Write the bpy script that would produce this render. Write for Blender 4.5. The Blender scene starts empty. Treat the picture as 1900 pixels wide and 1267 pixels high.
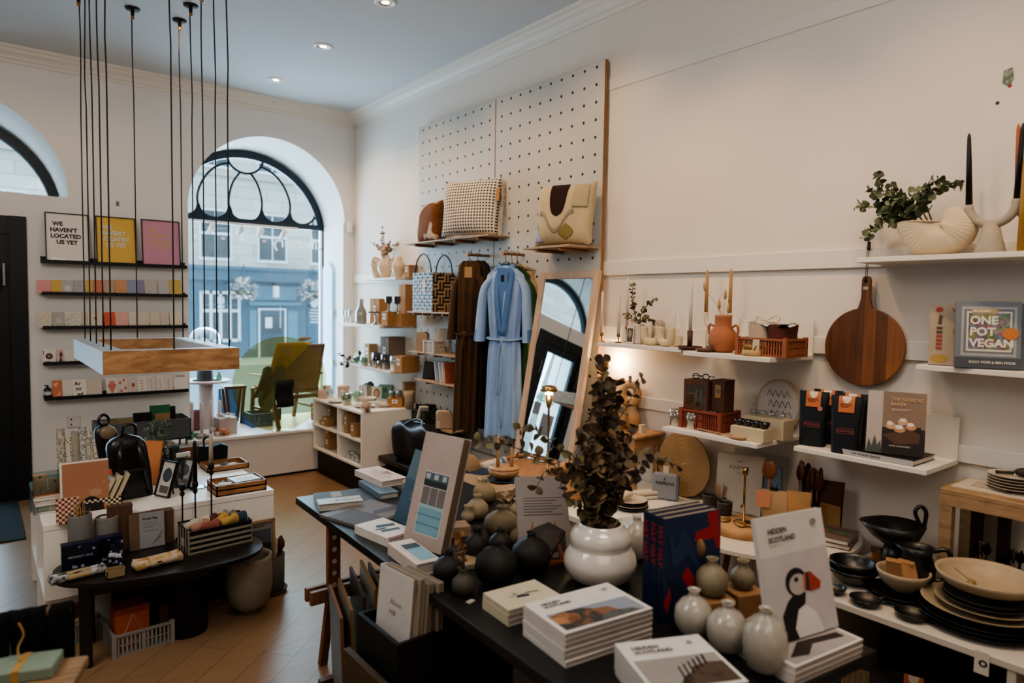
import bpy, bmesh, math, random
from mathutils import Vector, Matrix, Euler
from mathutils.geometry import tessellate_polygon
random.seed(7)
PI=math.pi; R=math.radians
S=bpy.context.scene; COL=S.collection
# ---------------------------------------------------------------- camera model (full frame 1900x1267)
FP=1257.0; YAW,PIT,ROL=R(38.55),R(3.215),R(0.935); CAM=Vector((0,0,1.72))
_f=Vector((math.sin(YAW)*math.cos(PIT),math.cos(YAW)*math.cos(PIT),-math.sin(PIT)))
_r=Vector((math.cos(YAW),-math.sin(YAW),0)); _u=_r.cross(_f)
_r2=_r*math.cos(ROL)+_u*math.sin(ROL); _u2=_u*math.cos(ROL)-_r*math.sin(ROL)
def P(px,py,X=None,Y=None,Z=None):
    """world point seen at a photo pixel on a known plane (a shelf, the floor, a wall)"""
    d=_f+_r2*((px-950)/FP)-_u2*((py-633.5)/FP)
    if X is not None: t=(X-CAM.x)/d.x
    elif Y is not None: t=(Y-CAM.y)/d.y
    else: t=(Z-CAM.z)/d.z
    return CAM+d*t
# ---------------------------------------------------------------- materials
def lin(c):
    if isinstance(c,str):
        c=c.lstrip('#'); c=[int(c[i:i+2],16)/255 for i in (0,2,4)]
        c=[x/12.92 if x<=.04045 else ((x+.055)/1.055)**2.4 for x in c]; y=.3*c[0]+.59*c[1]+.11*c[2]; c=[x*.87+y*.13 for x in c]
    return (c[0],c[1],c[2],1)
_MC={}
class NT:
    def __init__(s,name):
        s.m=bpy.data.materials.new(name); s.m.use_nodes=True; s.t=s.m.node_tree; s.n=s.t.nodes
        s.b=s.n['Principled BSDF']; s.out=s.n['Material Output']
    def a(s,k,**kw):
        n=s.n.new('ShaderNode'+k)
        for q,v in kw.items():
            if q in n.inputs.keys(): n.inputs[q].default_value=v
            else: setattr(n,q,v)
        return n
    def l(s,a,b): s.t.links.new(a,b)
    def coord(s,kind='Object',scale=(1,1,1),rot=(0,0,0)):
        tc=s.a('TexCoord'); mp=s.a('Mapping'); mp.inputs['Scale'].default_value=scale; mp.inputs['Rotation'].default_value=rot
        s.l(tc.outputs[kind],mp.inputs[0]); return mp.outputs[0]
    def mix(s,fac,a,b,blend='MIX'):
        n=s.a('Mix',data_type='RGBA',blend_type=blend)
        for i,v in ((0,fac),(6,a),(7,b)):
            if hasattr(v,'links'): s.l(v,n.inputs[i])
            else: n.inputs[i].default_value=v
        return n.outputs[2]
    def math(s,op,a,b=0.,c=0.):
        n=s.a('Math',operation=op)
        for i,v in enumerate((a,b,c)):
            if hasattr(v,'links'): s.l(v,n.inputs[i])
            else: n.inputs[i].default_value=v
        return n.outputs[0]
def sb(b,**kw):
    for k,v in kw.items(): b.inputs[k].default_value=v
def M(color,rough=.6,metal=0.,var=.08,scale=12.,bump=0.,spec=.4,emit=0.,sub=0.,coat=0.):
    """plain surface with a little procedural tone variation"""
    key=('M',str(color),rough,metal,var,scale,bump,spec,emit,sub,coat)
    if key in _MC: return _MC[key]
    t=NT('surface_%s'%str(color).strip('#()').replace(', ','_')[:18]); c=lin(color)
    v=t.coord(); nz=t.a('TexNoise',Scale=scale,Detail=3.); t.l(v,nz.inputs['Vector'])
    d=tuple(x*(1-var*2) for x in c[:3])+(1,); h=tuple(min(1,x*(1+var)) for x in c[:3])+(1,)
    t.l(t.mix(nz.outputs[0],d,h),t.b.inputs['Base Color'])
    sb(t.b,Roughness=rough,Metallic=metal); t.b.inputs['Specular IOR Level'].default_value=spec
    if sub: t.b.inputs['Subsurface Weight'].default_value=sub; t.b.inputs['Subsurface Scale'].default_value=.02
    if coat: t.b.inputs['Coat Weight'].default_value=coat; t.b.inputs['Coat Roughness'].default_value=.1
    if bump:
        n2=t.a('TexNoise',Scale=scale*8,Detail=2.); t.l(v,n2.inputs['Vector'])
        bp=t.a('Bump',Strength=bump,Distance=.004); t.l(n2.outputs[0],bp.inputs['Height']); t.l(bp.outputs[0],t.b.inputs['Normal'])
    if emit: t.b.inputs['Emission Color'].default_value=c; t.b.inputs['Emission Strength'].default_value=emit
    _MC[key]=t.m; return t.m
def wood(light,dark,rough=.5,scale=(1,14,14),rings=3.,bump=.05,axis=None,key=None):
    k=('W',light,dark,rough,scale,rings)
    if k in _MC: return _MC[k]
    t=NT('wood_'+light.strip('#')); v=t.coord(scale=scale)
    n=t.a('TexNoise',Scale=rings,Detail=6.,Distortion=1.2); t.l(v,n.inputs['Vector'])
    r=t.a('ValToRGB'); r.color_ramp.elements[0].position=.3; r.color_ramp.elements[1].position=.7
    r.color_ramp.elements[0].color=lin(dark); r.color_ramp.elements[1].color=lin(light); t.l(n.outputs[0],r.inputs[0])
    t.l(r.outputs[0],t.b.inputs['Base Color']); sb(t.b,Roughness=rough)
    bp=t.a('Bump',Strength=bump,Distance=.002); t.l(n.outputs[0],bp.inputs['Height']); t.l(bp.outputs[0],t.b.inputs['Normal'])
    _MC[k]=t.m; return t.m
def glass(tint='#eef4f4',gloss=.12,op=0.,rough=.02):
    """clear sheet or vessel: tinted see-through with a reflecting skin"""
    k=('G',tint,gloss,op)
    if k in _MC: return _MC[k]
    t=NT('glass_'+tint.strip('#')); t.n.remove(t.b)
    tr=t.a('BsdfTransparent',Color=lin(tint)); gl=t.a('BsdfGlossy',Roughness=rough,Color=(1,1,1,1))
    lw=t.a('LayerWeight',Blend=.35); f=t.math('MULTIPLY_ADD',lw.outputs['Facing'],gloss*3,gloss*.35)
    mx=t.a('MixShader'); t.l(f,mx.inputs[0]); t.l(tr.outputs[0],mx.inputs[1]); t.l(gl.outputs[0],mx.inputs[2]); last=mx
    if op:
        df=t.a('BsdfDiffuse',Color=lin(tint)); m2=t.a('MixShader'); m2.inputs[0].default_value=op
        t.l(mx.outputs[0],m2.inputs[1]); t.l(df.outputs[0],m2.inputs[2]); last=m2
    t.l(last.outputs[0],t.out.inputs[0]); _MC[k]=t.m; return t.m
def pattern(kind,a,b,scale=20.,rough=.8,c='#888888',bump=.3):
    """dots / checks / stripes / weave / speckle / basket drawn by nodes in object space"""
    k=('P',kind,a,b,scale,rough,c)
    if k in _MC: return _MC[k]
    t=NT('pattern_'+kind); v=t.coord(scale=(scale,)*3); sp=t.a('SeparateXYZ'); t.l(v,sp.inputs[0])
    A,B=lin(a),lin(b); x,y,z=sp.outputs
    if kind=='dots':   # rows of blocks on x,z
        fx=t.math('FRACT',x); fz=t.math('FRACT',z)
        m=t.math('MULTIPLY',t.math('LESS_THAN',fx,.55),t.math('LESS_THAN',fz,.5)); col=t.mix(m,A,B)
    elif kind=='checks':
        s=t.math('ADD',t.math('ADD',t.math('FLOOR',x),t.math('FLOOR',y)),t.math('FLOOR',z))
        m=t.math('ABSOLUTE',t.math('MODULO',s,2.)); col=t.mix(m,A,B)
    elif kind=='stripes_z':
        m=t.math('LESS_THAN',t.math('FRACT',z),.45); col=t.mix(m,A,B)
    elif kind=='stripes_x':
        m=t.math('LESS_THAN',t.math('FRACT',x),.45); col=t.mix(m,A,B)
    elif kind=='speckle':
        vo=t.a('TexVoronoi',Scale=1.); t.l(v,vo.inputs['Vector']); m=t.math('LESS_THAN',vo.outputs['Distance'],.28); col=t.mix(m,A,B)
    elif kind=='parquet':   # blocks of three strips alternating direction
        bx=t.math('FLOOR',x); bz=t.math('FLOOR',z); par=t.math('ABSOLUTE',t.math('MODULO',t.math('ADD',bx,bz),2.))
        sx=t.math('LESS_THAN',t.math('FRACT',t.math('MULTIPLY',x,2.)),.5); sz=t.math('LESS_THAN',t.math('FRACT',t.math('MULTIPLY',z,2.)),.5)
        n=t.a('Mix',data_type='FLOAT'); t.l(par,n.inputs[0]); t.l(sx,n.inputs[2]); t.l(sz,n.inputs[3]); m=n.outputs[0]; col=t.mix(m,A,B)
    elif kind=='weave':
        w=t.a('TexWave',Scale=1.,Distortion=2.,bands_direction='DIAGONAL'); t.l(v,w.inputs['Vector']); m=w.outputs['Fac']; col=t.mix(m,A,B)
    elif kind=='rings_y':
        w=t.a('TexWave',Scale=1.,Distortion=1.2,wave_type='RINGS',rings_direction='Y'); t.l(v,w.inputs['Vector']); m=w.outputs['Fac']; col=t.mix(m,A,B)
    elif kind=='rings':
        w=t.a('TexWave',Scale=1.,Distortion=.6,wave_type='RINGS',rings_direction='Z'); t.l(v,w.inputs['Vector']); m=w.outputs['Fac']; col=t.mix(m,A,B)
    elif kind=='cloud':
        n=t.a('TexNoise',Scale=1.,Detail=4.); t.l(v,n.inputs['Vector']); r=t.a('ValToRGB'); r.color_ramp.elements[0].position=.42; r.color_ramp.elements[1].position=.58
        t.l(n.outputs[0],r.inputs[0]); m=r.outputs[0]; col=t.mix(m,A,B)
    elif kind=='veg':
        vo=t.a('TexVoronoi',Scale=1.); t.l(v,vo.inputs['Vector']); hs=t.a('HueSaturation',Saturation=.8,Value=.35); t.l(vo.outputs['Color'],hs.inputs['Color']); col=t.mix(.35,hs.outputs[0],A); m=vo.outputs['Distance']
    t.l(col,t.b.inputs['Base Color']); sb(t.b,Roughness=rough)
    if bump and kind not in('checks','veg'):
        bp=t.a('Bump',Strength=bump,Distance=.003); t.l(m,bp.inputs['Height']); t.l(bp.outputs[0],t.b.inputs['Normal'])
    _MC[k]=t.m; return t.m
# ---------------------------------------------------------------- mesh builder
class MB:
    def __init__(s): s.v=[];s.f=[];s.fm=[];s.fs=[];s.mats=[];s.cur=0;s.X=Matrix.Identity(4)
    def mat(s,m):
        if m not in s.mats: s.mats.append(m)
        s.cur=s.mats.index(m); return s
    def at(s,loc=(0,0,0),rot=(0,0,0),sc=(1,1,1)):
        s.X=Matrix.Translation(loc)@Euler(rot).to_matrix().to_4x4()@Matrix.Diagonal((*sc,1)); return s
    def _add(s,vs,fs,smooth=False):
        o=len(s.v); s.v+=[tuple(s.X@Vector(p)) for p in vs]
        for f in fs: s.f.append([i+o for i in f]); s.fm.append(s.cur); s.fs.append(smooth)
        return s
    def box(s,x0,x1,y0,y1,z0,z1,bev=0.):
        if bev>0:
            b=bev; vs=[];fs=[]
            poly=[(x0+b,y0),(x1-b,y0),(x1,y0+b),(x1,y1-b),(x1-b,y1),(x0+b,y1),(x0,y1-b),(x0,y0+b)]
            n=8
            ins=lambda p:((min(max(p[0],x0+b),x1-b)),(min(max(p[1],y0+b),y1-b)))
            rings=[([ins(p) for p in poly],z0),(poly,z0+b),(poly,z1-b),([ins(p) for p in poly],z1)]
            for pl,z in rings: vs+=[(p[0],p[1],z) for p in pl]
            for k in range(3):
                for i in range(n): fs.append([k*n+i,k*n+(i+1)%n,(k+1)*n+(i+1)%n,(k+1)*n+i])
            fs.append(list(range(n))[::-1]); fs.append([3*n+i for i in range(n)])
            return s._add(vs,fs)
        vs=[(x,y,z) for z in(z0,z1) for y in(y0,y1) for x in(x0,x1)]
        return s._add(vs,[[0,2,3,1],[4,5,7,6],[0,1,5,4],[2,6,7,3],[0,4,6,2],[1,3,7,5]])
    def cb(s,c,sz,bev=0.):
        return s.box(c[0]-sz[0]/2,c[0]+sz[0]/2,c[1]-sz[1]/2,c[1]+sz[1]/2,c[2],c[2]+sz[2],bev)
    def lathe(s,prof,n=24,c=(0,0,0),cap=True,smooth=True,mod=None,sx=1.,sy=1.):
        vs=[];fs=[]
        for k,(r,z) in enumerate(prof):
            for i in range(n):
                a=2*PI*i/n; q=r*(mod(a,k) if mod else 1)
                vs.append((c[0]+q*math.cos(a)*sx,c[1]+q*math.sin(a)*sy,c[2]+z))
        for k in range(len(prof)-1):
            for i in range(n): fs.append([k*n+i,k*n+(i+1)%n,(k+1)*n+(i+1)%n,(k+1)*n+i])
        s._add(vs,fs,smooth)
        if cap:
            m=len(prof)-1
            if prof[0][0]>1e-5: s._add([vs[i] for i in range(n)],[list(range(n))[::-1]])
            if prof[m][0]>1e-5: s._add([vs[m*n+i] for i in range(n)],[list(range(n))])
        return s
    def cyl(s,r,z0,z1,c=(0,0),n=20,r2=None):
        return s.lathe([(r,z0),(r if r2 is None else r2,z1)],n,(c[0],c[1],0))
    def tube(s,pts,r,n=8,closed=False,cap=True,flat=None):
        pts=[Vector(p) for p in pts]; m=len(pts); vs=[];fs=[]; up=None
        for k,p in enumerate(pts):
            if closed: d=pts[(k+1)%m]-pts[k-1]
            else: d=pts[min(k+1,m-1)]-pts[max(k-1,0)]
            d.normalize()
            if up is None:
                up=Vector((0,0,1)) if abs(d.z)<.9 else Vector((1,0,0))
            a=d.cross(up)
            if a.length<1e-4: a=d.orthogonal()
            a.normalize(); b=a.cross(d); b.normalize(); up=b
            rr=r[k] if isinstance(r,(list,tuple)) else r
            for i in range(n):
                t=2*PI*i/n; vs.append(p+a*math.cos(t)*rr+b*math.sin(t)*rr*(flat or 1))
        e=m if closed else m-1
        for k in range(e):
            for i in range(n): fs.append([k*n+i,k*n+(i+1)%n,((k+1)%m)*n+(i+1)%n,((k+1)%m)*n+i])
        if cap and not closed: fs.append(list(range(n))[::-1]); fs.append([(m-1)*n+i for i in range(n)])
        return s._add(vs,fs,True)
    def bar(s,p,q,w,h=None):
        """square bar from p to q"""
        p,q=Vector(p),Vector(q); d=(q-p).normalized(); h=h or w
        up=Vector((0,0,1)) if abs(d.z)<.95 else Vector((0,1,0)); a=d.cross(up).normalized(); b=a.cross(d)
        vs=[]
        for c in (p,q):
            for i,j in((-1,-1),(1,-1),(1,1),(-1,1)): vs.append(c+a*i*w/2+b*j*h/2)
        return s._add(vs,[[3,2,1,0],[4,5,6,7],[0,1,5,4],[1,2,6,5],[2,3,7,6],[3,0,4,7]])
    def poly(s,pts,z0=0.,z1=None,plane='xy'):
        mp={'xy':lambda a,b,c:(a,b,c),'xz':lambda a,b,c:(a,c,b),'yz':lambda a,b,c:(c,a,b)}[plane]; n=len(pts)
        if z1 is None: return s._add([mp(a,b,z0) for a,b in pts],[list(range(n))])
        vs=[mp(a,b,z0) for a,b in pts]+[mp(a,b,z1) for a,b in pts]
        return s._add(vs,[list(range(n))[::-1],[n+i for i in range(n)]]+[[i,(i+1)%n,n+(i+1)%n,n+i] for i in range(n)])
    def grid(s,fn,nu,nv,closed_u=False,smooth=True):
        vs=[fn(i/(nu if closed_u else nu-1),j/(nv-1)) for j in range(nv) for i in range(nu)]; fs=[]
        for j in range(nv-1):
            for i in range(nu if closed_u else nu-1):
                fs.append([j*nu+i,j*nu+(i+1)%nu,(j+1)*nu+(i+1)%nu,(j+1)*nu+i])
        return s._add(vs,fs,smooth)
    def ball(s,c,r,n=16,m=10,sc=(1,1,1)):
        prof=[(max(1e-6,r*math.sin(PI*k/m)),-r*math.cos(PI*k/m)) for k in range(m+1)]
        X=s.X; s.X=X@Matrix.Translation(c)@Matrix.Diagonal((*sc,1)); s.lathe(prof,n,cap=False); s.X=X; return s
    def leaf(s,c,d,nrm,w,l):
        d=Vector(d).normalized(); nrm=Vector(nrm); a=d.cross(nrm)
        if a.length<1e-3: a=d.orthogonal()
        a.normalize(); c=Vector(c); k=[]; up=a.cross(d)
        for t,ww in((0,.1),(.3,.85),(.6,1),(.85,.6),(1,.08)): k.append((t,ww))
        vs=[];fs=[]
        for t,ww in k:
            base=c+d*l*t+up*(l*.12*math.sin(t*PI)); vs+= [base-a*w/2*ww+up*w*.1*ww,base+a*w/2*ww+up*w*.1*ww]
        for i in range(4): fs.append([2*i,2*i+1,2*i+3,2*i+2])
        return s._add(vs,fs,True)
    def mesh(s,name):
        me=bpy.data.meshes.new(name); me.from_pydata(s.v,[],s.f)
        for m in s.mats or [M('#cccccc')]: me.materials.append(m)
        me.polygons.foreach_set('material_index',s.fm); me.polygons.foreach_set('use_smooth',s.fs); me.update()
        bm=bmesh.new(); bm.from_mesh(me); bmesh.ops.remove_doubles(bm,verts=bm.verts,dist=1e-6); bmesh.ops.recalc_face_normals(bm,faces=bm.faces); bm.to_mesh(me); bm.free()
        return me
    def build(s,name,parent=None,bevel=0.,solid=0.,subd=0):
        o=bpy.data.objects.new(name,s.mesh(name)); COL.objects.link(o)
        if parent: o.parent=parent
        if solid: md=o.modifiers.new('s','SOLIDIFY'); md.thickness=solid; md.offset=0
        if subd: md=o.modifiers.new('d','SUBSURF'); md.levels=subd; md.render_levels=subd
        if bevel: md=o.modifiers.new('b','BEVEL'); md.width=bevel; md.segments=2; md.limit_method='ANGLE'
        return o
# ---------------------------------------------------------------- things
def tag(o,label,cat,group=None,kind=None):
    o['label']=label; o['category']=cat
    if group: o['group']=group
    if kind: o['kind']=kind
    return o
def thing(name,label,cat,loc=(0,0,0),rz=0.,group=None,rx=0.,ry=0.,sc=1.):
    o=bpy.data.objects.new(name,None); COL.objects.link(o); o.empty_display_size=.05
    o.location=loc; o.rotation_euler=(rx,ry,rz); o.scale=(sc,)*3; return tag(o,label,cat,group)
def solo(mb,name,label,cat,loc=(0,0,0),rz=0.,group=None,rx=0.,ry=0.,sc=1.,kind=None,**kw):
    o=mb.build(name,**kw); o.location=loc; o.rotation_euler=(rx,ry,rz); o.scale=(sc,)*3; return tag(o,label,cat,group,kind)
def struct(mb,name,parent=None,**kw):
    o=mb.build(name,parent,**kw)
    if not parent: o['kind']='structure'
    return o
def dup(root,label,loc,rz=None,group=None,sc=None):
    c=root.copy(); COL.objects.link(c); c.location=loc; c['label']=label
    if rz is not None: c.rotation_euler=(root.rotation_euler.x,root.rotation_euler.y,rz)
    if group: c['group']=group
    if sc: c.scale=(sc,)*3
    for ch in [o for o in root.children]:
        d=ch.copy(); COL.objects.link(d); d.parent=c
        for g in [o for o in ch.children]:
            e=g.copy(); COL.objects.link(e); e.parent=d
    return c
_TM={}
def textmesh(txt,size,bold=0.,ext=.0,align='LEFT',mirror=False,space=1.):
    cu=bpy.data.curves.new('t','FONT'); cu.body=txt; cu.size=size; cu.offset=bold*size; cu.extrude=ext; cu.align_x=align; cu.align_y='BOTTOM_BASELINE'; cu.space_line=space; cu.resolution_u=3
    o=bpy.data.objects.new('t',cu); COL.objects.link(o); dg=bpy.context.evaluated_depsgraph_get(); dg.update()
    me=bpy.data.meshes.new_from_object(o.evaluated_get(dg)); bpy.data.objects.remove(o)
    if mirror:
        for v in me.vertices: v.co.x=-v.co.x
    return me
def text(txt,size,mat,parent,loc=(0,0,0),rot=(0,0,0),bold=.02,name='lettering',align='LEFT',mirror=False,space=1.,ext=.0,sx=1.):
    me=textmesh(txt,size,bold,ext,align,mirror,space); me.materials.clear(); me.materials.append(mat)
    o=bpy.data.objects.new(name,me); COL.objects.link(o); o.parent=parent; o.location=loc; o.rotation_euler=rot; o.scale=(sx,1,1); return o
FRONT=(PI/2,0,0)   # sheet drawn in xy, stood up so that it faces local -y
def art(items,w,h,parent,z=.0006,name='cover_picture',x0=None,y0=0.,rot=(0,0,0),loc=(0,0,0)):
    """flat printed shapes on a sheet w x h (fractions of it); 't' entries become lettering"""
    x0=-w/2 if x0 is None else x0; mb=MB(); k=0; texts=[]
    for it in items:
        k+=1; zz=z+k*.0003
        if it[0]=='r': _,a,b,c,d,col=it; pts=[(a,b),(c,b),(c,d),(a,d)]
        elif it[0]=='e': _,a,b,c,d,col=it; pts=[(a+c*math.cos(t*PI/12),b+d*math.sin(t*PI/12)) for t in range(24)]
        elif it[0]=='p': _,pts,col=it
        elif it[0]=='t': texts.append((it,zz)); continue
        mb.mat(col if not isinstance(col,str) else M(col,.6)).poly([(x0+p[0]*w,y0+p[1]*h) for p in pts],zz)
    if mb.v:
        o=mb.build(name,parent); o.location=loc; o.rotation_euler=rot
    for it,zz in texts:
        _,a,b,size,s_,col=it[:6]; al=it[6] if len(it)>6 else 'LEFT'; bo=it[7] if len(it)>7 else .02
        me=textmesh(s_,size*h,bo,0,al); me.materials.clear(); me.materials.append(M(col,.6))
        o=bpy.data.objects.new('lettering',me); COL.objects.link(o); o.parent=parent
        q=Euler(rot).to_matrix()@Vector((x0+a*w,y0+b*h,zz)); o.location=Vector(loc)+q; o.rotation_euler=rot
def book(w,h,t,label,loc,rz=0.,cover='#e8e4dd',pages='#d9d2c4',items=(),stand=None,group=None,cat='book',spine=None,soft=False,center=True,name='book',rough=.45,pw=0.):
    """bound book lying flat (or stood up leaning back by `stand` degrees); bottom edge on local y=0"""
    rx=0 if stand is None else R(90-stand)
    o=thing(name,label,cat,loc,rz,group,rx=rx)
    c=.003 if not soft else .0008; y0=-h/2 if (center and stand is None) else 0
    mb=MB().mat(M(cover,rough))
    mb.box(-w/2,w/2,y0,y0+h,0,c); mb.box(-w/2,w/2,y0,y0+h,t-c,t)
    mb.mat(M(spine or cover,rough)).box(-w/2,-w/2+c,y0,y0+h,c,t-c); mb.build('cover',o)
    e=.004 if not soft else .0012
    MB().mat(M(pages,.8,var=.12,scale=60)).box(-w/2+c,w/2-e,y0+e,y0+h-e,c,t-c).build('pages',o)
    if items: art(items,w,h,o,z=t+.0002,y0=y0)
    return o
def crate(w,d,h,color,label,loc,rz=0.,cat='crate',group=None,th=.006,nb=14,name='plastic_crate'):
    """slotted folding crate: rim, floor and ribbed sides"""
    o=thing(name,label,cat,loc,rz,group); m=M(color,.5)
    body=MB().mat(m).box(-w/2,w/2,-d/2,d/2,0,.012)
    for sx,sy,L,ax in((0,-1,w,0),(0,1,w,0),(-1,0,d,1),(1,0,d,1)):
        for z0,z1 in((.012,.12*h),(.48*h,.53*h),(.86*h,h)):
            if ax==0: body.box(-w/2,w/2,sy*d/2-th/2,sy*d/2+th/2,z0,z1)
            else: body.box(sx*w/2-th/2,sx*w/2+th/2,-d/2,d/2,z0,z1)
        n=max(6,int(nb*L/w))
        for i in range(n+1):
            q=-L/2+L*i/n; bw=L/n*.24 if i not in(0,n,n//2) else L/n*.5
            if ax==0: body.box(q-bw,q+bw,sy*d/2-th/2,sy*d/2+th/2,.012,h)
            else: body.box(sx*w/2-th/2,sx*w/2+th/2,q-bw,q+bw,.012,h)
    body.build('basket',o)
    rim=MB().mat(m)
    for sx in(-1,1): rim.box(sx*w/2-.007,sx*w/2+.007,-d/2-.007,d/2+.007,h-.008,h+.002)
    for sy in(-1,1): rim.box(-w/2-.007,w/2+.007,sy*d/2-.007,sy*d/2+.007,h-.008,h+.002)
    for sx in(-1,1):
        for sy in(-1,1): rim.box(sx*w/2-.009,sx*w/2+.009,sy*d/2-.009,sy*d/2+.009,0,h+.008)
    rim.build('rim',o); return o
def carton(w,d,h,label,loc,rz=0.,color='#a97f4f',tagc='#e8e2d6',group=None,cat='box',faces=('f','r'),name='cardboard_box',lid=True,seed=0):
    o=thing(name,label,cat,loc,rz,group)
    MB().mat(M(color,.8,var=.06)).box(-w/2,w/2,-d/2,d/2,0,h,bev=.002).build('carton_body',o)
    if lid: MB().mat(M(color,.8,var=.12)).box(-w/2-.001,w/2+.001,-d/2-.001,d/2+.001,h*.97,h+.001).box(-.0008,.0008,-d/2-.0015,d/2+.0015,h*.5,h+.0015).build('flap',o)
    if tagc:
        tw,thh=min(w*.45,.05),min(h*.4,.07)
        mb=MB().mat(M(tagc,.6))
        if 'f' in faces: mb.box(-tw/2,tw/2,-d/2-.002,-d/2-.0005,h*.45,h*.45+thh)
        if 'l' in faces: mb.box(-w/2-.002,-w/2-.0005,-tw/2,tw/2,h*.45,h*.45+thh)
        mb.mat(M('#6d655c',.6))
        if 'f' in faces: mb.box(-tw*.3,tw*.3,-d/2-.0026,-d/2-.002,h*.45+thh*.35,h*.45+thh*.7)
        if 'l' in faces: mb.box(-w/2-.0026,-w/2-.002,-tw*.3,tw*.3,h*.45+thh*.35,h*.45+thh*.7)
        mb.build('sticker',o)
    return o
def vessel(prof,label,cat,loc,mat,name='vase',rz=0.,group=None,n=28,th=.004,sc=1.,rx=0.,extra=None,mod=None):
    """thin-walled turned vessel: outer profile, then back down the inside"""
    zt=prof[-1][1]; inner=[(max(r-th,.002),max(z,prof[0][1]+th)) for r,z in prof[::-1]]
    mb=MB().mat(mat).lathe([(.0005,prof[0][1])]+prof+inner+[(.0005,prof[0][1]+th)],n,cap=False,mod=mod)
    if extra is None: return solo(mb,name,label,cat,loc,rz,group,rx=rx,sc=sc)
    o=thing(name,label,cat,loc,rz,group,rx=rx,sc=sc); mb.build('body',o); extra(o); return o
def candle(h,r,label,loc,color,taper=.8,group=None,rx=0.,ry=0.,rz=0.):
    o=thing('taper_candle',label,'candle',loc,rz,group,rx=rx,ry=ry)
    MB().mat(M(color,.45,sub=0.)).lathe([(r,0),(r*(1+taper)/2,h*.6),(r*taper,h*.93),(r*taper*.7,h*.975),(.0015,h)],14).build('wax',o)
    MB().mat(M('#d8d0c0',.9)).cyl(.0008,h,h+.01,n=6).build('wick',o); return o
def sprig(label,loc,stems,leafcol,stemcol='#5c4a33',lw=.03,ll=.035,name='dried_foliage',cat='foliage',group=None,extra=None,seed=1,step=.03,pair=True,leafmats=None):
    """branches with leaves; stems = list of polylines in local space"""
    rnd=random.Random(seed); o=thing(name,label,cat,loc,0,group); st=MB().mat(M(stemcol,.8)); lf=MB(); mats=leafmats or [M(leafcol,.75,var=.2)]
    for pts in stems:
        pts=[Vector(p) for p in pts]; n=len(pts); st.tube(pts,[.0035-.0022*i/max(1,n-1) for i in range(n)],5)
        L=sum((pts[i+1]-pts[i]).length for i in range(n-1)); s=L*.28
        while s<L:
            q=s; i=0
            while i<n-2 and q>(pts[i+1]-pts[i]).length: q-=(pts[i+1]-pts[i]).length; i+=1
            d=(pts[i+1]-pts[i]).normalized(); c=pts[i]+d*q
            side=d.cross(Vector((rnd.uniform(-1,1),rnd.uniform(-1,1),rnd.uniform(-1,1)))).normalized()
            for sg in ((1,-1) if pair else (rnd.choice((1,-1)),)):
                lf.mat(rnd.choice(mats)); k=rnd.uniform(.7,1.15)*(1-.35*s/L)
                lf.leaf(c,side*sg+d*.5+Vector((0,0,rnd.uniform(-.3,.3))),Vector((rnd.uniform(-1,1),rnd.uniform(-1,1),rnd.uniform(-.5,1))),lw*k,ll*k)
            s+=step*rnd.uniform(.8,1.2)
    st.build('stems',o); lf.build('leaves',o)
    if extra: extra(o)
    return o
ORD=['leftmost','second','third','fourth','fifth','sixth','seventh','eighth','ninth','tenth','eleventh','twelfth','thirteenth','fourteenth']
WALLW='#d6cfc6'
# ================================================================ SETTING
D=3.30; B=6.95; GY=7.50; CZ=3.72
wallm=M('#dcd3c8',.85,var=.015,scale=3,bump=.05,spec=.2); wallb=M('#dedbd6',.85,var=.015,scale=3,bump=.05,spec=.2)
ceilm=M('#c6c8c9',.9,var=.01,scale=2,spec=.1); trimm=M('#dcd5ca',.55,var=.01)
blackp=M('#0c0d10',.45,var=.05); blackm=M('#08080a',.55,var=.05)
def floor_mat():
    t=NT('oak_planks'); v=t.coord(scale=(1,1,1),rot=(0,0,R(-43)))
    br=t.a('TexBrick',offset=.5,Scale=1.0); br.inputs['Brick Width'].default_value=1.5; br.inputs['Row Height'].default_value=.165; br.inputs['Mortar Size'].default_value=.0022
    br.inputs['Color1'].default_value=lin('#866848'); br.inputs['Color2'].default_value=lin('#957452'); br.inputs['Mortar'].default_value=lin('#3c2c1e'); t.l(v,br.inputs[0])
    v2=t.coord(scale=(1.2,14,1),rot=(0,0,R(-43))); n=t.a('TexNoise',Scale=3.,Detail=6.,Distortion=.8); t.l(v2,n.inputs[0])
    t.l(t.mix(.45,br.outputs[0],t.mix(n.outputs[0],lin('#5e3f24'),lin('#a88257')),'MIX'),t.b.inputs['Base Color']); sb(t.b,Roughness=.36)
    bp=t.a('Bump',Strength=.25,Distance=.002); t.l(br.outputs['Fac'],bp.inputs['Height']); bp.invert=True; t.l(bp.outputs[0],t.b.inputs['Normal']); return t.m
struct(MB().mat(floor_mat()).box(-3,D+.2,-2.6,GY+.1,-.1,0),'floor')
struct(MB().mat(ceilm).box(-3,D+.2,-2.6,B+.1,CZ,CZ+.1),'ceiling')
struct(MB().mat(wallm).box(D,D+.2,-2.6,GY+.4,0,CZ),'wall_right')
struct(MB().mat(wallb).box(-3.2,-3,-2.6,B+.4,0,CZ),'wall_left')
struct(MB().mat(wallb).box(-3,D,-2.8,-2.6,0,CZ),'wall_front')
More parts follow.
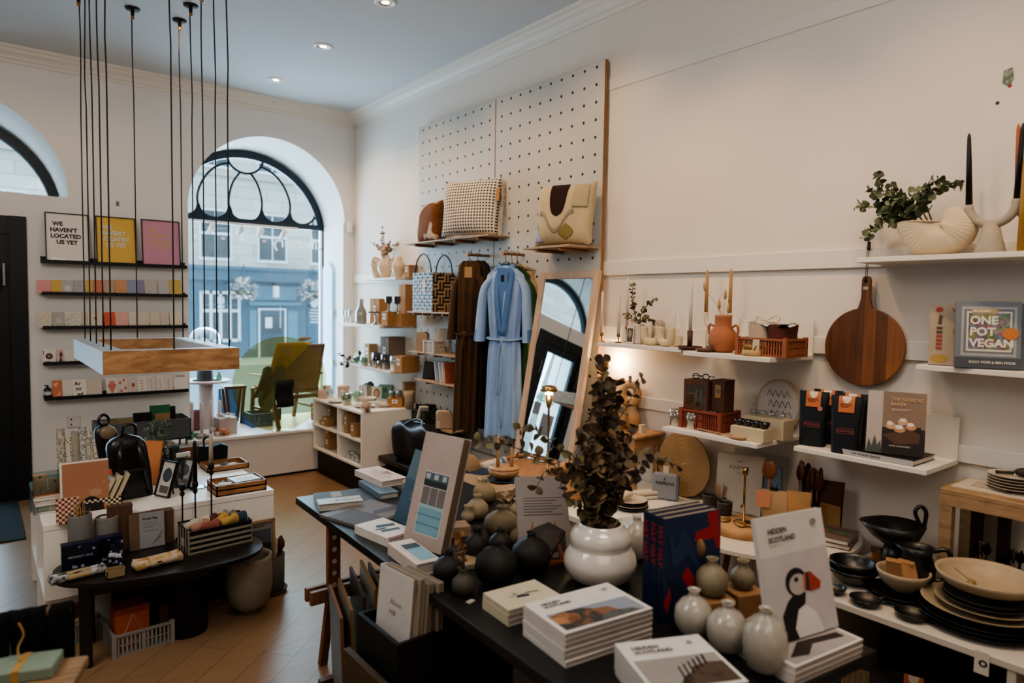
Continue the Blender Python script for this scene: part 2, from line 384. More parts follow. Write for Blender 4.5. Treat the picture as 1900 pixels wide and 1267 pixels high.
# back wall with the arched window, the fanlight and the doorway
WX=2.395; AR=.79; ZS=2.56; LX=-.125; N=28
def arc(cx,r,z,a0=0,a1=PI,n=N): return [(cx+r*math.cos(a0+(a1-a0)*i/n),z+r*math.sin(a0+(a1-a0)*i/n)) for i in range(n+1)]
outer=[(-3,0),(-.62,0),(-.62,2.37),(.365,2.37),(.365,0),(D,0),(D,CZ),(-3,CZ)]
hole1=[(3.17,.40),(3.17,ZS),]+arc(WX,AR,ZS)+[(1.61,ZS),(1.61,.40)]
hole2=arc(LX,AR,ZS)
wb=MB().mat(wallb)
def flat(polys,y):
    tri=tessellate_polygon([[Vector((a,b,0)) for a,b in p] for p in polys]); pts=[q for p in polys for q in p]
    wb._add([(a,y,b) for a,b in pts],[list(t) for t in tri])
flat([outer,hole1,hole2],B)
def reveal(pts,y0,y1,closed=True):
    n=len(pts); wb._add([(a,y0,b) for a,b in pts]+[(a,y1,b) for a,b in pts],[[i,(i+1)%n,n+(i+1)%n,n+i] for i in range(n if closed else n-1)],False)
GC=-.085; SR=.875; SA=math.asin(.15/SR)
def segarc(cx,r=SR,n=N,dz=-.15):
    a0=math.asin(min(1,-dz/r)); return [(cx+GC+r*math.cos(a0+(PI-2*a0)*i/n),ZS+dz+r*math.sin(a0+(PI-2*a0)*i/n)) for i in range(n+1)]
def splay(p0,p1):
    n=len(p0); wb._add([(a,B,b) for a,b in p0]+[(a,GY+.12,b) for a,b in p1],[[i,(i+1)%n,n+(i+1)%n,n+i] for i in range(n)])
ga=segarc(WX); hole1g=[(ga[0][0],.40),(ga[0][0],ZS)]+ga+[(ga[-1][0],ZS),(ga[-1][0],.40)]; hole2g=segarc(LX)
splay(hole1,hole1g); splay(hole2,hole2g); reveal([(-.62,0),(-.62,2.37),(.365,2.37),(.365,0)],B,GY+.12,False)
struct(wb,'wall_back')
# masonry behind the reveals (closes the wall thickness outside)
ob=MB().mat(M('#b9b0a2',.9)); wb=ob; flat([outer,hole1g,hole2g],GY+.12); struct(ob,'wall_outer')
# cornice
def cornice(name,f):
    prof=[(0,3.60),(.015,3.60),(.02,3.625),(.035,3.63),(.04,3.65),(.06,3.665),(.085,3.675),(.09,3.695),(.12,3.70),(.125,3.72)]
    mb=MB().mat(trimm); 
    for i in range(len(prof)-1): mb._add([f(0,*prof[i]),f(1,*prof[i]),f(1,*prof[i+1]),f(0,*prof[i+1])],[[0,1,2,3]])
    struct(mb,name)
cornice('trim_1',lambda t,d,z:(-3+t*(D+3),B-d,z)); cornice('trim_2',lambda t,d,z:(D-d,-2.6+t*(B+2.6),z))
# rails along the right wall that carry the shelves
for i,(z0,z1,t) in enumerate(((1.075,1.15,.02),(1.495,1.58,.02),(1.915,2.005,.02),(3.12,3.20,.006))):
    struct(MB().mat(trimm).box(D-t,D,-2.6,B,z0,z1,bev=.003),'trim_%d'%(i+3))
# window joinery (black steel): outer arch, tracery, transom, mullions, glazing
tealk=M('#0d1d26',.4,var=.05)
def smooth(pts,k=5):
    pts=[Vector(p) for p in pts]; out=[]
    for i in range(len(pts)-1):
        p0=pts[max(i-1,0)];p1=pts[i];p2=pts[i+1];p3=pts[min(i+2,len(pts)-1)]
        for j in range(k):
            t=j/k; out.append(.5*((2*p1)+(p2-p0)*t+(2*p0-5*p1+4*p2-p3)*t*t+(3*p1-p0-3*p2+p3)*t**3))
    return out+[pts[-1]]
FR=.75
def arched_window(cx,zb,name,traced=True,xl=None,xr=None):
    fr=MB().mat(tealk); a=segarc(cx); b=segarc(cx,SR-.075); n=len(a); cx+=GC; FR=SR*math.cos(SA)
    for y0,y1 in((GY-.03,GY+.05),):
        vs=[(p[0],y0,p[1]) for p in a]+[(p[0],y0,p[1]) for p in b]+[(p[0],y1,p[1]) for p in a]+[(p[0],y1,p[1]) for p in b]
        fs=[]
        for i in range(n-1): fs+= [[i,i+1,n+i+1,n+i],[2*n+i,2*n+i+1,3*n+i+1,3*n+i],[i,i+1,2*n+i+1,2*n+i],[n+i,n+i+1,3*n+i+1,3*n+i]]
        fr._add(vs,fs)
    fr.box(cx-FR,cx+FR,GY-.03,GY+.05,ZS-.045,ZS+.01)
    if zb<ZS-.1:
        for s in(-1,1): fr.box(cx+s*FR-.02,cx+s*FR+.02,GY-.02,GY+.04,zb,ZS)
        fr.box(cx-FR,cx+FR,GY-.02,GY+.04,zb,zb+.04)
    o=fr.build(name); o['kind']='structure'
    if not traced:
        MB().mat(glass('#dfeef4',.08,.10)).poly(segarc(cx-GC,SR-.05),GY+.015,None,'xz').build('pane',o); return o  # diffuse share in the pane imitates whitish haze on the glass
    tr=MB().mat(tealk)
    c0=lambda u,v:(cx+u,GY+.01,ZS+v*.97)
    th=.014
    halfc=[c0(.19*math.cos(PI+PI*i/12),.70+.19*math.sin(PI+PI*i/12)*1.) for i in range(13)]
    tr.tube(halfc,th,6)
    for s in(-1,1):
        tr.tube(smooth([c0(s*.055,.52),c0(s*.13,.40),c0(s*.17,.24),c0(s*.165,.12),c0(s*.12,.03),c0(s*.07,.005)]),th,6)
        tr.tube(smooth([c0(s*.17,.60),c0(s*.30,.545),c0(s*.41,.42),c0(s*.475,.26),c0(s*.475,.13),c0(s*.42,.04),c0(s*.34,.005)]),th,6)
        tr.tube(smooth([c0(s*.165,.15),c0(s*.20,.06),c0(s*.28,.005)]),th,6)
        tr.tube(smooth([c0(s*.475,.15),c0(s*.50,.06),c0(s*.58,.01),c0(s*.68,.02),c0(s*.755,.09),c0(s*.75,.18),c0(s*.68,.32)]),th,6)
        for u in(.165,.475):
            tr.poly([(cx+s*u-.012,ZS+.13),(cx+s*u+.012,ZS+.13),(cx+s*u+.035,ZS+.05),(cx+s*u+.10,ZS),(cx+s*u-.10,ZS),(cx+s*u-.035,ZS+.05)],GY-.005,GY+.02,'xz')
    tr.build('tracery',o)
    g=MB().mat(glass('#dfeef4',.08,.10)); pts=[(cx+FR,zb),]+segarc(cx-GC,SR-.04)+[(cx-FR,zb)]  # milky diffuse share painted in as reflected haze over the street
    g.poly(pts,GY+.015,None,'xz').build('pane',o); return o
win=arched_window(WX,.40,'window_1')
arched_window(LX,ZS-.04,'window_2',False)
text('Lifestory',.175,M('#e9f2f4',.5,emit=.25),win,(2.40+.80,GY+.006,2.30),FRONT,bold=.0,name='window_lettering',mirror=True)
# entrance door: black frame, glazed leaf with a green greeting
dr=MB().mat(blackp); dr.box(-.62,-.50,GY-.55,GY-.42,0,2.37).box(.245,.365,B-.02,B+.10,0,2.37).box(-.62,.365,B,B+.10,2.22,2.37)
dr.box(-.62,-.42,B+.02,B+.07,0,2.22).box(.10,.245,B+.02,B+.07,0,2.22).box(-.42,.10,B+.02,B+.07,0,.22).box(-.42,.10,B+.02,B+.07,2.12,2.22)
dr=dr.build('door_1'); dr['kind']='structure'
MB().mat(glass('#e4f0f4',.08)).box(-.42,.10,B+.04,B+.048,.22,2.12).build('pane',dr)
hd=MB().mat(M('#8c8a86',.3,1.)); hd.box(.155,.175,B-.045,B-.03,1.75,1.95).box(.20,.215,B-.03,B-.02,1.80,1.98); hd.build('handle',dr)
text('HELLO',.12,M('#58c9a0',.5,emit=.4),dr,(.08,B+.035,1.45),FRONT,bold=.04,mirror=True)
nt=MB().mat(M('#a8a6ad',.8)); nt.poly([(-.35,1.0),(-.12,1.0),(-.12,1.3),(-.35,1.3)],B+.034,None,'xz'); nt.poly([(-.05,1.25),(.08,1.25),(.08,1.42),(-.05,1.42)],B+.034,None,'xz'); nt.build('notice',dr)
struct(MB().mat(M('#d9d3ca',.6)).box(-3,-.62,B-.02,B,0,.16).box(.365,1.45,B-.02,B,0,.16),'baseboard_back')
struct(MB().mat(M('#d9d3ca',.6)).box(D-.02,D,-2.6,5.2,0,.16),'baseboard_right')
# window seat
ws=thing('window_seat','wide white painted window seat below the arched window','seat',(0,0,0))
MB().mat(M('#dcd6cf',.5,var=.01)).box(1.40,D-.02,6.50,GY-.03,.025,.415).build('front_panel',ws)
MB().mat(M('#e6e2dc',.35,var=.01)).box(1.38,D-.005,6.475,B-.002,.415,.44).box(1.615,3.165,B-.002,GY-.025,.415,.44).build('seat_top',ws)
MB().mat(blackm).box(1.42,D-.03,6.53,6.6,.0,.026).build('plinth',ws)  # black strip painted as the shade in the gap below the seat
# white alarm sensor, sockets and small marks on the walls
p=P(658,423,Y=B); o=solo(MB().mat(M('#dcd8d2',.4)).box(-.03,.03,-.045,0,-.06,.06,bev=.012),'motion_sensor','small white motion sensor on the wall beside the arched window','sensor',(3.235,B,p.z))
p=P(218,378,Y=B); solo(MB().mat(M('#7b7772',.6)).box(-.012,.012,-.012,0,-.02,.02,bev=.003),'wall_hook','tiny grey hook high on the wall above the framed prints','hook',(p.x,B,p.z))
p=P(137,782,Y=B); o=thing('wall_socket','white double wall socket low between card ledges and paper rolls','socket',(p.x,B,p.z)); mb=MB().mat(M('#d9d4cc',.4)).box(-.05,.05,-.01,0,-.05,.05,bev=.004).mat(M('#333333',.6))
for z in(-.022,.022): mb.at((-.02,-.0105,z),FRONT).cyl(.008,0,.002,n=10)
mb.build('plate',o)
p=P(1873,143,X=D); mb=MB().mat(pattern('cloud','#8d9a86','#5e6e60',60)); mb.poly([(p.y-.0,p.z-.035),(p.y+.022,p.z-.02),(p.y+.02,p.z+.03),(p.y-.01,p.z+.036),(p.y-.016,p.z-.01)],D-.004,D-.001,'yz'); o=mb.build('wall_patch'); tag(o,'small grey green chip mark high on the right wall','mark')
for k,(x,y,c,l) in enumerate(((1874,159,'#a8392c','tiny red dot just below the grey green chip mark'),(1851,191,'#4a3a30','tiny dark screw hole high on the right wall above the candles'))):
    p=P(x,y,X=D); mb=MB().mat(M(c,.7)).at((D,p.y,p.z),(0,-PI/2,0)).cyl(.007,0,.003,n=12); tag(mb.build('wall_dot'),l,'mark')
# entrance mat
a=P(0,1008,Z=0); b=P(44,925,Z=0)
solo(MB().mat(M('#26343a',.95,var=.3,scale=80,bump=.6)).box(-.75,.262,5.80,6.93,0,.012,bev=.004),'door_mat','dark teal bristle entrance mat just inside the black door','mat')
# ---------------------------------------------------------------- downlights
ringm=M('#e2ddd6',.4); em=M('#ffe2bd',.5,emit=8.)
rows=[(2.21,y) for y in(6.29,5.225,4.193,3.15,2.1,1.05,0.)]
wh={0:'farthest of the ceiling downlights, near the cornice corner',1:'middle of the ceiling downlights in view',2:'nearest ceiling downlight, at the top edge of view'}
for i,(x,y) in enumerate(rows):
    if i<3:
        o=thing('downlight','recessed white %s'%wh[i],'ceiling light',(x,y,CZ),group='recessed downlights')
        MB().mat(ringm).lathe([(.045,-.001),(.045,-.006),(.066,-.009),(.076,-.004),(.076,0)],24,cap=False).build('bezel',o)
        MB().mat(em).lathe([(.0005,-.003),(.028,-.003)],20,cap=False).build('lamp',o)
        MB().mat(M('#8a8078',.3,.8)).lathe([(.028,-.0025),(.0455,-.006)],20,cap=False).build('reflector',o)
# spots for the downlight row, plus added fill spots without fixtures
def spot(x,y,z,tx,ty,tz,w,ang=75,col=(1,.62,.32),size=.04,blend=.6,name='downlight_and_fill_spot'):
    l=bpy.data.lights.new(name,'SPOT'); l.energy=w; l.spot_size=R(ang); l.spot_blend=blend; l.color=col; l.shadow_soft_size=size
    o=bpy.data.objects.new(name,l); COL.objects.link(o); o.location=(x,y,z); o.rotation_euler=(Vector((tx,ty,tz))-Vector((x,y,z))).to_track_quat('-Z','Y').to_euler(); return o
LW=.92
for (x,y),pw in zip(rows,(85,75,62,60,66,56,40)):
    spot(x,y,CZ-.02,D-.1,y+.1,1.15 if y<2.5 else 1.6,pw*LW,82 if y<2.5 else 98,blend=.8)
for y in(5.2,4.2,3.1): spot(.9,y,CZ-.02,.9,y,0,14,80)  # added fill spots over the left side, no fixtures modelled
for x in(.2,1.2): spot(x,5.3,CZ-.02,x,B,1.6,14,95)  # added spots washing the back wall, no fixtures of their own
def area(loc,to,w,sx,sy,col,name='area_light'):
    l=bpy.data.lights.new(name,'AREA'); l.shape='RECTANGLE'; l.size=sx; l.size_y=sy; l.energy=w; l.color=col
    o=bpy.data.objects.new(name,l); COL.objects.link(o); o.location=loc; o.rotation_euler=(Vector(to)-Vector(loc)).to_track_quat('-Z','Y').to_euler(); return o
area((WX,GY+.35,1.9),(WX-.3,0,1.0),175,1.5,2.6,(.62,.82,1.),'window_sky_fill')  # added lamp outside the glass, boosts the skylight coming in
area((LX,GY+.35,1.4),(LX+.2,0,.6),90,1.1,2.6,(.62,.82,1.),'door_sky_fill')  # added lamp beyond the doorway, strengthens the sky light there
area((0.2,-.6,3.66),(.6,1.6,0),52,3.2,2.6,(1,.80,.62),'shop_fill_light'); area((-.9,2.7,3.6),(2.2,6.2,.5),75,1.6,2.2,(1,.95,.89),'shop_fill_light'); area((1.35,.7,3.66),(1.5,1.2,0),30,1.,1.,(1,.93,.86),'shop_fill_light')  # added unseen fill lamps under the ceiling, not real fittings
w=bpy.data.worlds.new('overcast'); S.world=w; w.use_nodes=True; bg=w.node_tree.nodes['Background']
sky=w.node_tree.nodes.new('ShaderNodeTexSky'); sky.sky_type='HOSEK_WILKIE'; sky.turbidity=6; sky.sun_direction=(.2,-.5,.8)
mixn=w.node_tree.nodes.new('ShaderNodeMix'); mixn.data_type='RGBA'; mixn.inputs[0].default_value=.8; mixn.inputs[7].default_value=(.66,.84,1,1)
w.node_tree.links.new(sky.outputs[0],mixn.inputs[6]); w.node_tree.links.new(mixn.outputs[2],bg.inputs[0]); bg.inputs[1].default_value=4.6
# camera
cd=bpy.data.cameras.new('camera'); cd.sensor_width=36; cd.lens=36*FP/1900; cd.clip_start=.05
cd.dof.use_dof=True; cd.dof.focus_distance=3.7; cd.dof.aperture_fstop=1.7
co=bpy.data.objects.new('camera',cd); COL.objects.link(co)
co.matrix_world=Matrix.Translation(CAM)@Matrix((_r2,_u2,-_f)).transposed().to_4x4(); S.camera=co
S.view_settings.view_transform='AgX'; S.view_settings.look='AgX - Medium High Contrast'; S.view_settings.exposure=0.08
# ================================================================ STREET
FY=26.0
stone=NT('sandstone'); v=stone.coord(scale=(1,1,1),rot=(PI/2,0,0)); br=stone.a('TexBrick',Scale=1.); br.inputs['Brick Width'].default_value=1.1; br.inputs['Row Height'].default_value=.42; br.inputs['Mortar Size'].default_value=.012
br.inputs['Color1'].default_value=lin('#c9c3b6'); br.inputs['Color2'].default_value=lin('#b4ab9b'); br.inputs['Mortar'].default_value=lin('#93897a'); stone.l(v,br.inputs[0]); stone.l(br.outputs[0],stone.b.inputs['Base Color']); stone=stone.m
GZ=-.45
bd=thing('building','pale sandstone terrace across the street with teal shopfront','building',(0,FY,GZ))
MB().mat(stone).box(-30,34,.0,8,0,17).build('stone_wall',bd)
teal=M('#2c5d72',.5,var=.06,scale=2); white=M('#dfe6e8',.4); dark=M('#2c3b42',.15,var=.3,scale=3)
def fx(px,py): q=P(px,py,Y=FY); return q.x,q.z-GZ
z1=fx(400,520)[1]; z2=fx(400,500)[1]
sf=MB().mat(teal).box(-6,13,-.35,-.01,0,z1).build('shopfront',bd)
MB().mat(teal).box(-6.1,13.1,-.6,-.35,z1,z2).box(-6.2,13.2,-.7,-.0,z2,z2+.12).box(-6.0,13.,-.42,-.35,z1-.9,z1-.84).build('fascia',sf)
xw=[fx(400,430)[0]+k*(fx(505,430)[0]-fx(400,430)[0]) for k in range(-7,5)]
zb,zt=fx(400,478)[1],fx(400,388)[1]; hw=.50
for fl,(a,b) in enumerate(((zb,zt),(zb+3.3,zt+3.3))):
    for x in xw:
        m=MB().mat(white).box(x-hw-.08,x+hw+.08,-.06,.02,a-.1,a).box(x-hw-.06,x-hw,-.04,.02,a,b).box(x+hw,x+hw+.06,-.04,.02,a,b).box(x-hw,x+hw,-.04,.02,b-.06,b).box(x-hw,x+hw,-.04,.02,(a+b)/2-.04,(a+b)/2+.04).box(x-.02,x+.02,-.035,.02,a,b)
        o=m.build('sash_window',bd); MB().mat(dark).box(x-hw,x+hw,-.02,-.005,a,b).build('pane',o)
MB().mat(M('#b8ae9d',.8)).box(-30,34,-.12,-.0,zt+1.2,zt+1.4).build('string_course',bd)
# white shop window
x0,za=fx(368,634); x1,zc=fx(437,541)
m=MB().mat(white).box(x0,x1,-.45,-.36,za,za+.1).box(x0,x1,-.45,-.36,zc-.1,zc).box(x0,x1,-.44,-.36,zc-.75,zc-.65)
for k in(0,.25,.5,.75,1.): xx=x0+(x1-x0)*k; m.box(xx-.045,xx+.045,-.45,-.36,za,zc)
o=m.build('shop_window',bd); MB().mat(dark).box(x0,x1,-.40,-.37,za,zc).build('pane',o)
MB().mat(white).box((x0+x1)/2-.13,(x0+x1)/2+.13,-.42,-.405,zc-.6,zc-.2).build('notice',o)
# shop door and its panelled surround
x0,za=fx(476,652); x1,zc=fx(521,575)
o=MB().mat(white).box(x0-.06,x0,-.42,-.36,0,zc+.06).box(x1,x1+.06,-.42,-.36,0,zc+.06).box(x0,x1,-.42,-.36,zc,zc+.06).build('shop_door',bd)
MB().mat(M('#26485a',.3)).box(x0,x1,-.40,-.37,0,zc).build('door_leaf',o); 
m=MB().mat(dark).box(x0+.12,x1-.12,-.41,-.40,.9,zc-.2).mat(white).box(x0+.2,x0+.45,-.415,-.41,1.1,1.5).box(x0+.75,x1-.15,-.415,-.41,1.1,1.9).build('door_pane',o)
m=MB().mat(M('#4b8096',.5)); 
for a,b in((457,470),(527,545)):
    u0,_=fx(a,600); u1,_=fx(b,600); m.box(u0,u1,-.40,-.36,.3,fx(460,575)[1])
u0,_=fx(455,500); u1,_=fx(552,500); m.box(u0,u1,-.48,-.36,fx(460,566)[1],fx(460,560)[1]); m.box(u0+.2,u1-.2,-.40,-.36,fx(460,556)[1],fx(460,530)[1]); m.build('door_surround',bd)
# sign board with white lettering
x0,za=fx(563,632); x1,zc=fx(588,552)
o=MB().mat(M('#345f70',.5)).box(x0,x1,-.42,-.36,za,zc).build('sign_board',bd)
m=MB().mat(white)
for k,(a,b) in enumerate(((.2,.8),(.12,.88),(.15,.85),(.25,.75),(.2,.8))): m.box(x0+(x1-x0)*a,x0+(x1-x0)*b,-.428,-.42,zc-(zc-za)*(.30+.07*k),zc-(zc-za)*(.275+.07*k))
m.at(((x0+x1)/2,-.42,zc-(zc-za)*.14),FRONT).cyl(.16,0,.01,n=16); m.build('sign_marks',o)
# lantern, flower baskets
q=P(512,540,Y=FY-.9); solo(MB().mat(white).box(-.1,.1,-.1,.1,-.25,.2,bev=.03).mat(blackp).cyl(.14,.2,.26,n=10).box(-.015,.015,-.015,.5,.26,.29),'wall_lantern','white lantern above the shop door across the street','lantern',q)
def basket(px,py,label,r):
    q=P(px,py,Y=FY-1.2); o=thing('hanging_basket',label,'hanging basket',q,group='hanging flower baskets on the shopfront'); rnd=random.Random(px)
    MB().mat(M('#5d5a46',.9)).lathe([(.01,-r*.7),(r*.5,-r*.5),(r*.8,0)],14).build('bowl',o)
    m=MB(); 
    for k in range(220):
        m.mat(M('#e9e2dc',.8) if k%3 else (M('#7f9a7a',.8) if k%2 else M('#d8b0a8',.8))); a=rnd.uniform(0,2*PI); e=rnd.uniform(-.9,1.2); d=Vector((math.cos(a)*math.cos(e),math.sin(a)*math.cos(e),math.sin(e)*.8)); m.leaf(d*r*rnd.uniform(.7,1.2),d,(0,0,1),.12,.14)
    m.build('flowers',o); m=MB().mat(blackp)
    for a in(0,2.1,4.2): m.tube([(r*.8*math.cos(a),r*.8*math.sin(a),0),(0,0,r*2.2)],.008,4)
    m.build('chains',o)
basket(452,538,'white flower basket hanging left of the shop door across the street',.42)
basket(580,541,'white flower basket hanging over the sign board across the street',.42)
st=MB().mat(M('#8fa2ab',.6,var=.1,scale=.5)).box(-30,34,GY+.2,FY-3,GZ-.1,GZ-.02).mat(M('#c3ccd0',.7,var=.05,scale=.6)).box(-30,34,FY-3,FY+.1,GZ-.1,GZ).box(-30,34,GY+.13,GY+2.2,GZ-.1,GZ)
struct(st,'ground')
# ================================================================ BACK WALL: BLACK LEDGES, PRINTS, CARDS
LY=B-.10
ledges=[((75,484),(345,496),'top'),((73,543),(343,550),'second'),((76,608),(346,606),'third'),((78,676),(346,665),'fourth'),((79,742),(348,723),'lowest')]
LZ=[]
for i,(a,b,nm) in enumerate(ledges):
    A=P(a[0],a[1],Y=LY); Bq=P(b[0],b[1],Y=LY); z=(A.z+Bq.z)/2; x0,x1=.455,1.575; LZ.append(z)
    o=thing('picture_ledge','%s of the five black ledges on the white back wall'%nm,'shelf',((x0+x1)/2,B,z),group='black picture ledges'); h=(x1-x0)/2
    MB().mat(blackp).box(-h,h,-.10,0,-.012,0,bev=.001).build('ledge_base',o)
    MB().mat(blackp).box(-h,h,-.012,0,0,.045 if i==0 else .03).build('back_rail',o); MB().mat(blackp).box(-h,h,-.108,-.10,-.014,.016).build('front_lip',o)
def onledge(i,px,dy=.07): q=P(px,600,Y=B-dy); return Vector((q.x,B-dy,LZ[i]+.0005))
def lean(name,label,cat,w,h,loc,deg,front,items=(),group=None,th=.002,edge=None,rz=0.):
    o=thing(name,label,cat,loc,rz,group,rx=R(90-deg))
    MB().mat(M(front,.6,var=.03)).box(-w/2,w/2,0,h,0,th).mat(M(edge or '#cfc8bb',.7)).box(-w/2,w/2,0,h,-.0008,0).build('card_sheet' if th<.01 else 'panel',o)
    if items: art(items,w,h,o,z=th+.0002,name='printed_picture')
    return o
def framed(label,w,h,loc,deg,paper,frame='#15130f',items=(),rz=0.,fw=.008,ft=.018,cat='framed print',group=None):
    o=thing('framed_print',label,cat,loc,rz,group,rx=R(90-deg)); m=M(frame,.4)
    MB().mat(m).box(-w/2,-w/2+fw,0,h,0,ft).box(w/2-fw,w/2,0,h,0,ft).box(-w/2,w/2,0,fw,0,ft).box(-w/2,w/2,h-fw,h,0,ft).build('frame',o)
    MB().mat(M(paper,.6,var=.02)).box(-w/2+fw,w/2-fw,fw,h-fw,.002,.008).build('print_sheet',o)
    if items: art(items,w,h,o,z=.0085,name='printed_picture')
    MB().mat(glass('#ffffff',.05)).poly([(-w/2+fw,fw),(w/2-fw,fw),(w/2-fw,h-fw),(-w/2+fw,h-fw)],.0125).build('glazing',o)
    return o
def wehavent(c): return [('t',.17,.74,.115,'WE',c,'LEFT',.045),('t',.11,.615,.115,"HAVEN'T",c,'LEFT',.045),('t',.12,.49,.115,'LOCATED',c,'LEFT',.045),('t',.25,.365,.115,'US YET',c,'LEFT',.045)]
for px,x0,x1,yt,paper,ink,lb in((125,84,165,396,'#ded8cd','#17120f','black framed white print with bold black lettering on top ledge'),(216,178,252,403,'#d9ae35','#c9cfc9','black framed mustard yellow print with pale lettering on top ledge'),(298,263,334,409,'#c98ba3','#c9a074','black framed pink print with tan lettering on top ledge')):
    l=onledge(0,px,.085); xa=P(x0,450,Y=B-.07).x; xb=P(x1,450,Y=B-.07).x; zt=P(px,yt,Y=B-.03).z
    framed(lb,xb-xa,(zt-l.z),(( xa+xb)/2,l.y,l.z),7,paper,items=wehavent(ink))
def cards(row,spec,yt,nm):
    for k,(a,b,col,lb,items) in enumerate(spec):
        x0=P(a,600,Y=B-.08).x; x1=P(b,600,Y=B-.08).x; zt=P((a+b)/2,yt if not isinstance(yt,list) else yt[k],Y=B-.05).z
        w=(x1-x0); h=zt-LZ[row]; rnd=random.Random(a*7)
        lean('greeting_card','%s on the %s black ledge'%(lb,nm),'card',w,h/math.cos(R(14)),((x0+x1)/2,B-.075-.004*(k%2),LZ[row]+.0005),13+rnd.uniform(-2,2),col,items,group='greeting cards on the %s black ledge'%nm)
u=lambda v,s=3.958,o=0:o+v/s
c2=[(275,378,'#d98f8e','salmon pink card, leftmost',()),(380,462,'#c9a440','mustard card, second from the left',()),(463,545,'#a9a9ab','pale grey patterned card, third from the left',[('e',.5,.4,.3,.2,'#c9c7c4')]),(547,632,'#a2a1a2','plain grey card, fourth from the left',[('r',.15,.55,.85,.6,'#8b8a8a')]),(634,685,'#c7a544','narrow mustard card tucked fifth',()),(687,768,'#c9714f','burnt coral card, sixth from the left',()),(771,848,'#b99a80','beige tan card, seventh from the left',()),(851,936,'#c9905c','light orange card, eighth from the left',()),(938,1012,'#8a94ac','dusty blue card, ninth from the left',()),(1014,1066,'#8d83a3','narrow lilac card, tenth from the left',()),(1069,1163,'#b8b0a5','warm grey card, eleventh from the left',()),(1167,1248,'#b5b2b2','cool grey card, twelfth from the left',()),(1252,1340,'#c9aa4a','yellow card at the right hand end',())]
cards(1,[(u(a),u(b),c,l,i) for a,b,c,l,i in c2],360+632/3.958,'second')
dots=[('e',random.uniform(.06,.94),random.uniform(.05,.95),.022,.016,'#4d4a46') for _ in range(60)]
cr='#cdc2ae'
c3=[(280,383,cr,'black speckled cream card, leftmost',dots[:30]),(386,478,'#a9a49b','grey card with pale label, second',[('r',.3,.3,.75,.6,'#bfb9ae')]),(481,600,'#d3cbbb','densely speckled white card, third',dots),(602,648,'#bdb19c','narrow beige card, fourth',()),(650,760,cr,'cream card with a small red heart',[('p',[(.5,.42),(.62,.58),(.56,.66),(.5,.6),(.44,.66),(.38,.58)],'#a03026')]),(770,848,'#d4512e','bright red orange card',[('e',.1,.1,.06,.04,'#f0e0d0')]),(852,945,'#d9a595','light pink card beside the red one',()),(948,1020,'#cfc3b6','white card dotted with pink',[('e',.6,.8,.05,.03,'#d07a6a'),('e',.7,.5,.05,.03,'#d07a6a'),('e',.6,.25,.05,.03,'#d07a6a')]),(1023,1100,cr,'plain cream card, first after the dotted one',()),(1103,1178,'#cabfa9','plain cream card, second after the dotted one',()),(1181,1246,'#c8bca8','plain cream card, third after the dotted one',()),(1252,1350,'#d6c9b0','taller cream card at the right hand end',())]
cards(2,[(u(a),u(b),c,l,i) for a,b,c,l,i in c3],360+868/3.958,'third')
ring=[('e',.5,.5,.27,.22,'#5a2f25'),('e',.5,.5,.07,.055,'#d9b0a0'),('r',.15,.1,.6,.14,'#5a2f25'),('r',.06,.6,.12,.9,'#5a2f25')]
c4=[(40+148/3.958,40+250/3.958,'#d4cfc6','white card with a dark brown ring',ring),(40+253/3.958,40+306/3.958,'#c9a9a1','pink card with a brown figure',[('p',[(.3,.1),(.8,.1),(.7,.4),(.9,.6),(.6,.9),(.4,.6),(.5,.4)],'#5c302a')])]+[(40+a/3.958,40+(a+78)/3.958,c,'off white card, number %d right of the brown figure card'%(k+1),()) for k,(a,c) in enumerate(((309,'#d2cac0'),(390,'#cfc8bd')))]
cards(3,c4,600+190/3.958,'fourth')
T=lambda v:40+v/3.958
berry=[('e',x,y,.13,.09,'#c4573d') for x,y in((.2,.7),(.6,.85),(.75,.35),(.3,.2))]
num=[('r',.35,y,.6,y+.06,'#d98370') for y in(.2,.36,.52,.68)]
c5=[(217,288,'#cb6a3c','orange card with pale triangles',[('p',[(.1,.8),(.6,.9),(.4,.6)],'#e0b090'),('p',[(.3,.1),(.9,.15),(.8,.4)],'#d99a70')]),(291,366,'#d2cabd','plain off white card left of the black lettered one',()),(368,472,'#ddd6ca','white card with scattered black letters',[('t',.12,.66,.3,'Ar','#1b1713','LEFT',.03),('t',.2,.36,.3,'ivr','#1b1713','LEFT',.03),('t',.3,.05,.3,'ed','#1b1713','LEFT',.03)]),(474,584,'#c6bba9','cream card right of the black lettered one',()),
 (616,704,'#d9cfc4','white card with a pink ice cream cone',[('p',[(.5,.02),(.85,.5),(.15,.5)],'#cc7a63'),('e',.5,.55,.36,.14,'#c96f5b'),('e',.5,.72,.26,.12,'#cf8570')]),(706,775,'#d8c9bb','white card with large red berries',berry),(777,843,'#c9beb1','beige card with one red cherry',[('e',.6,.5,.18,.13,'#b5392b')]),(845,918,'#d9d2c8','white card with first column of pink marks',num),(920,984,'#cfc9c0','white card with second column of pink marks',num),(986,1046,'#d5cec4','white card with third column of pink marks',num),(1048,1112,'#d0c8bd','white card with fourth column of pink marks',num),(1116,1220,'#dad3c8','plain white card at the right hand end',[('r',.1,.8,.8,.95,'#a7a39c')])]
ys=[600+v/3.958 for v in(420,418,412,405,402,400,392,385,380,378,375,372)]
cards(4,[(T(a),T(b),c,l,i) for a,b,c,l,i in c5],ys,'lowest')
l=onledge(4,T(180),.06); o=thing('pump_bottle','black pump bottle standing at the left end of the lowest ledge','bottle',l)
MB().mat(M('#101214',.3)).lathe([(.026,0),(.028,.004),(.028,.075),(.02,.088),(.009,.092)],18).build('bottle_body',o)
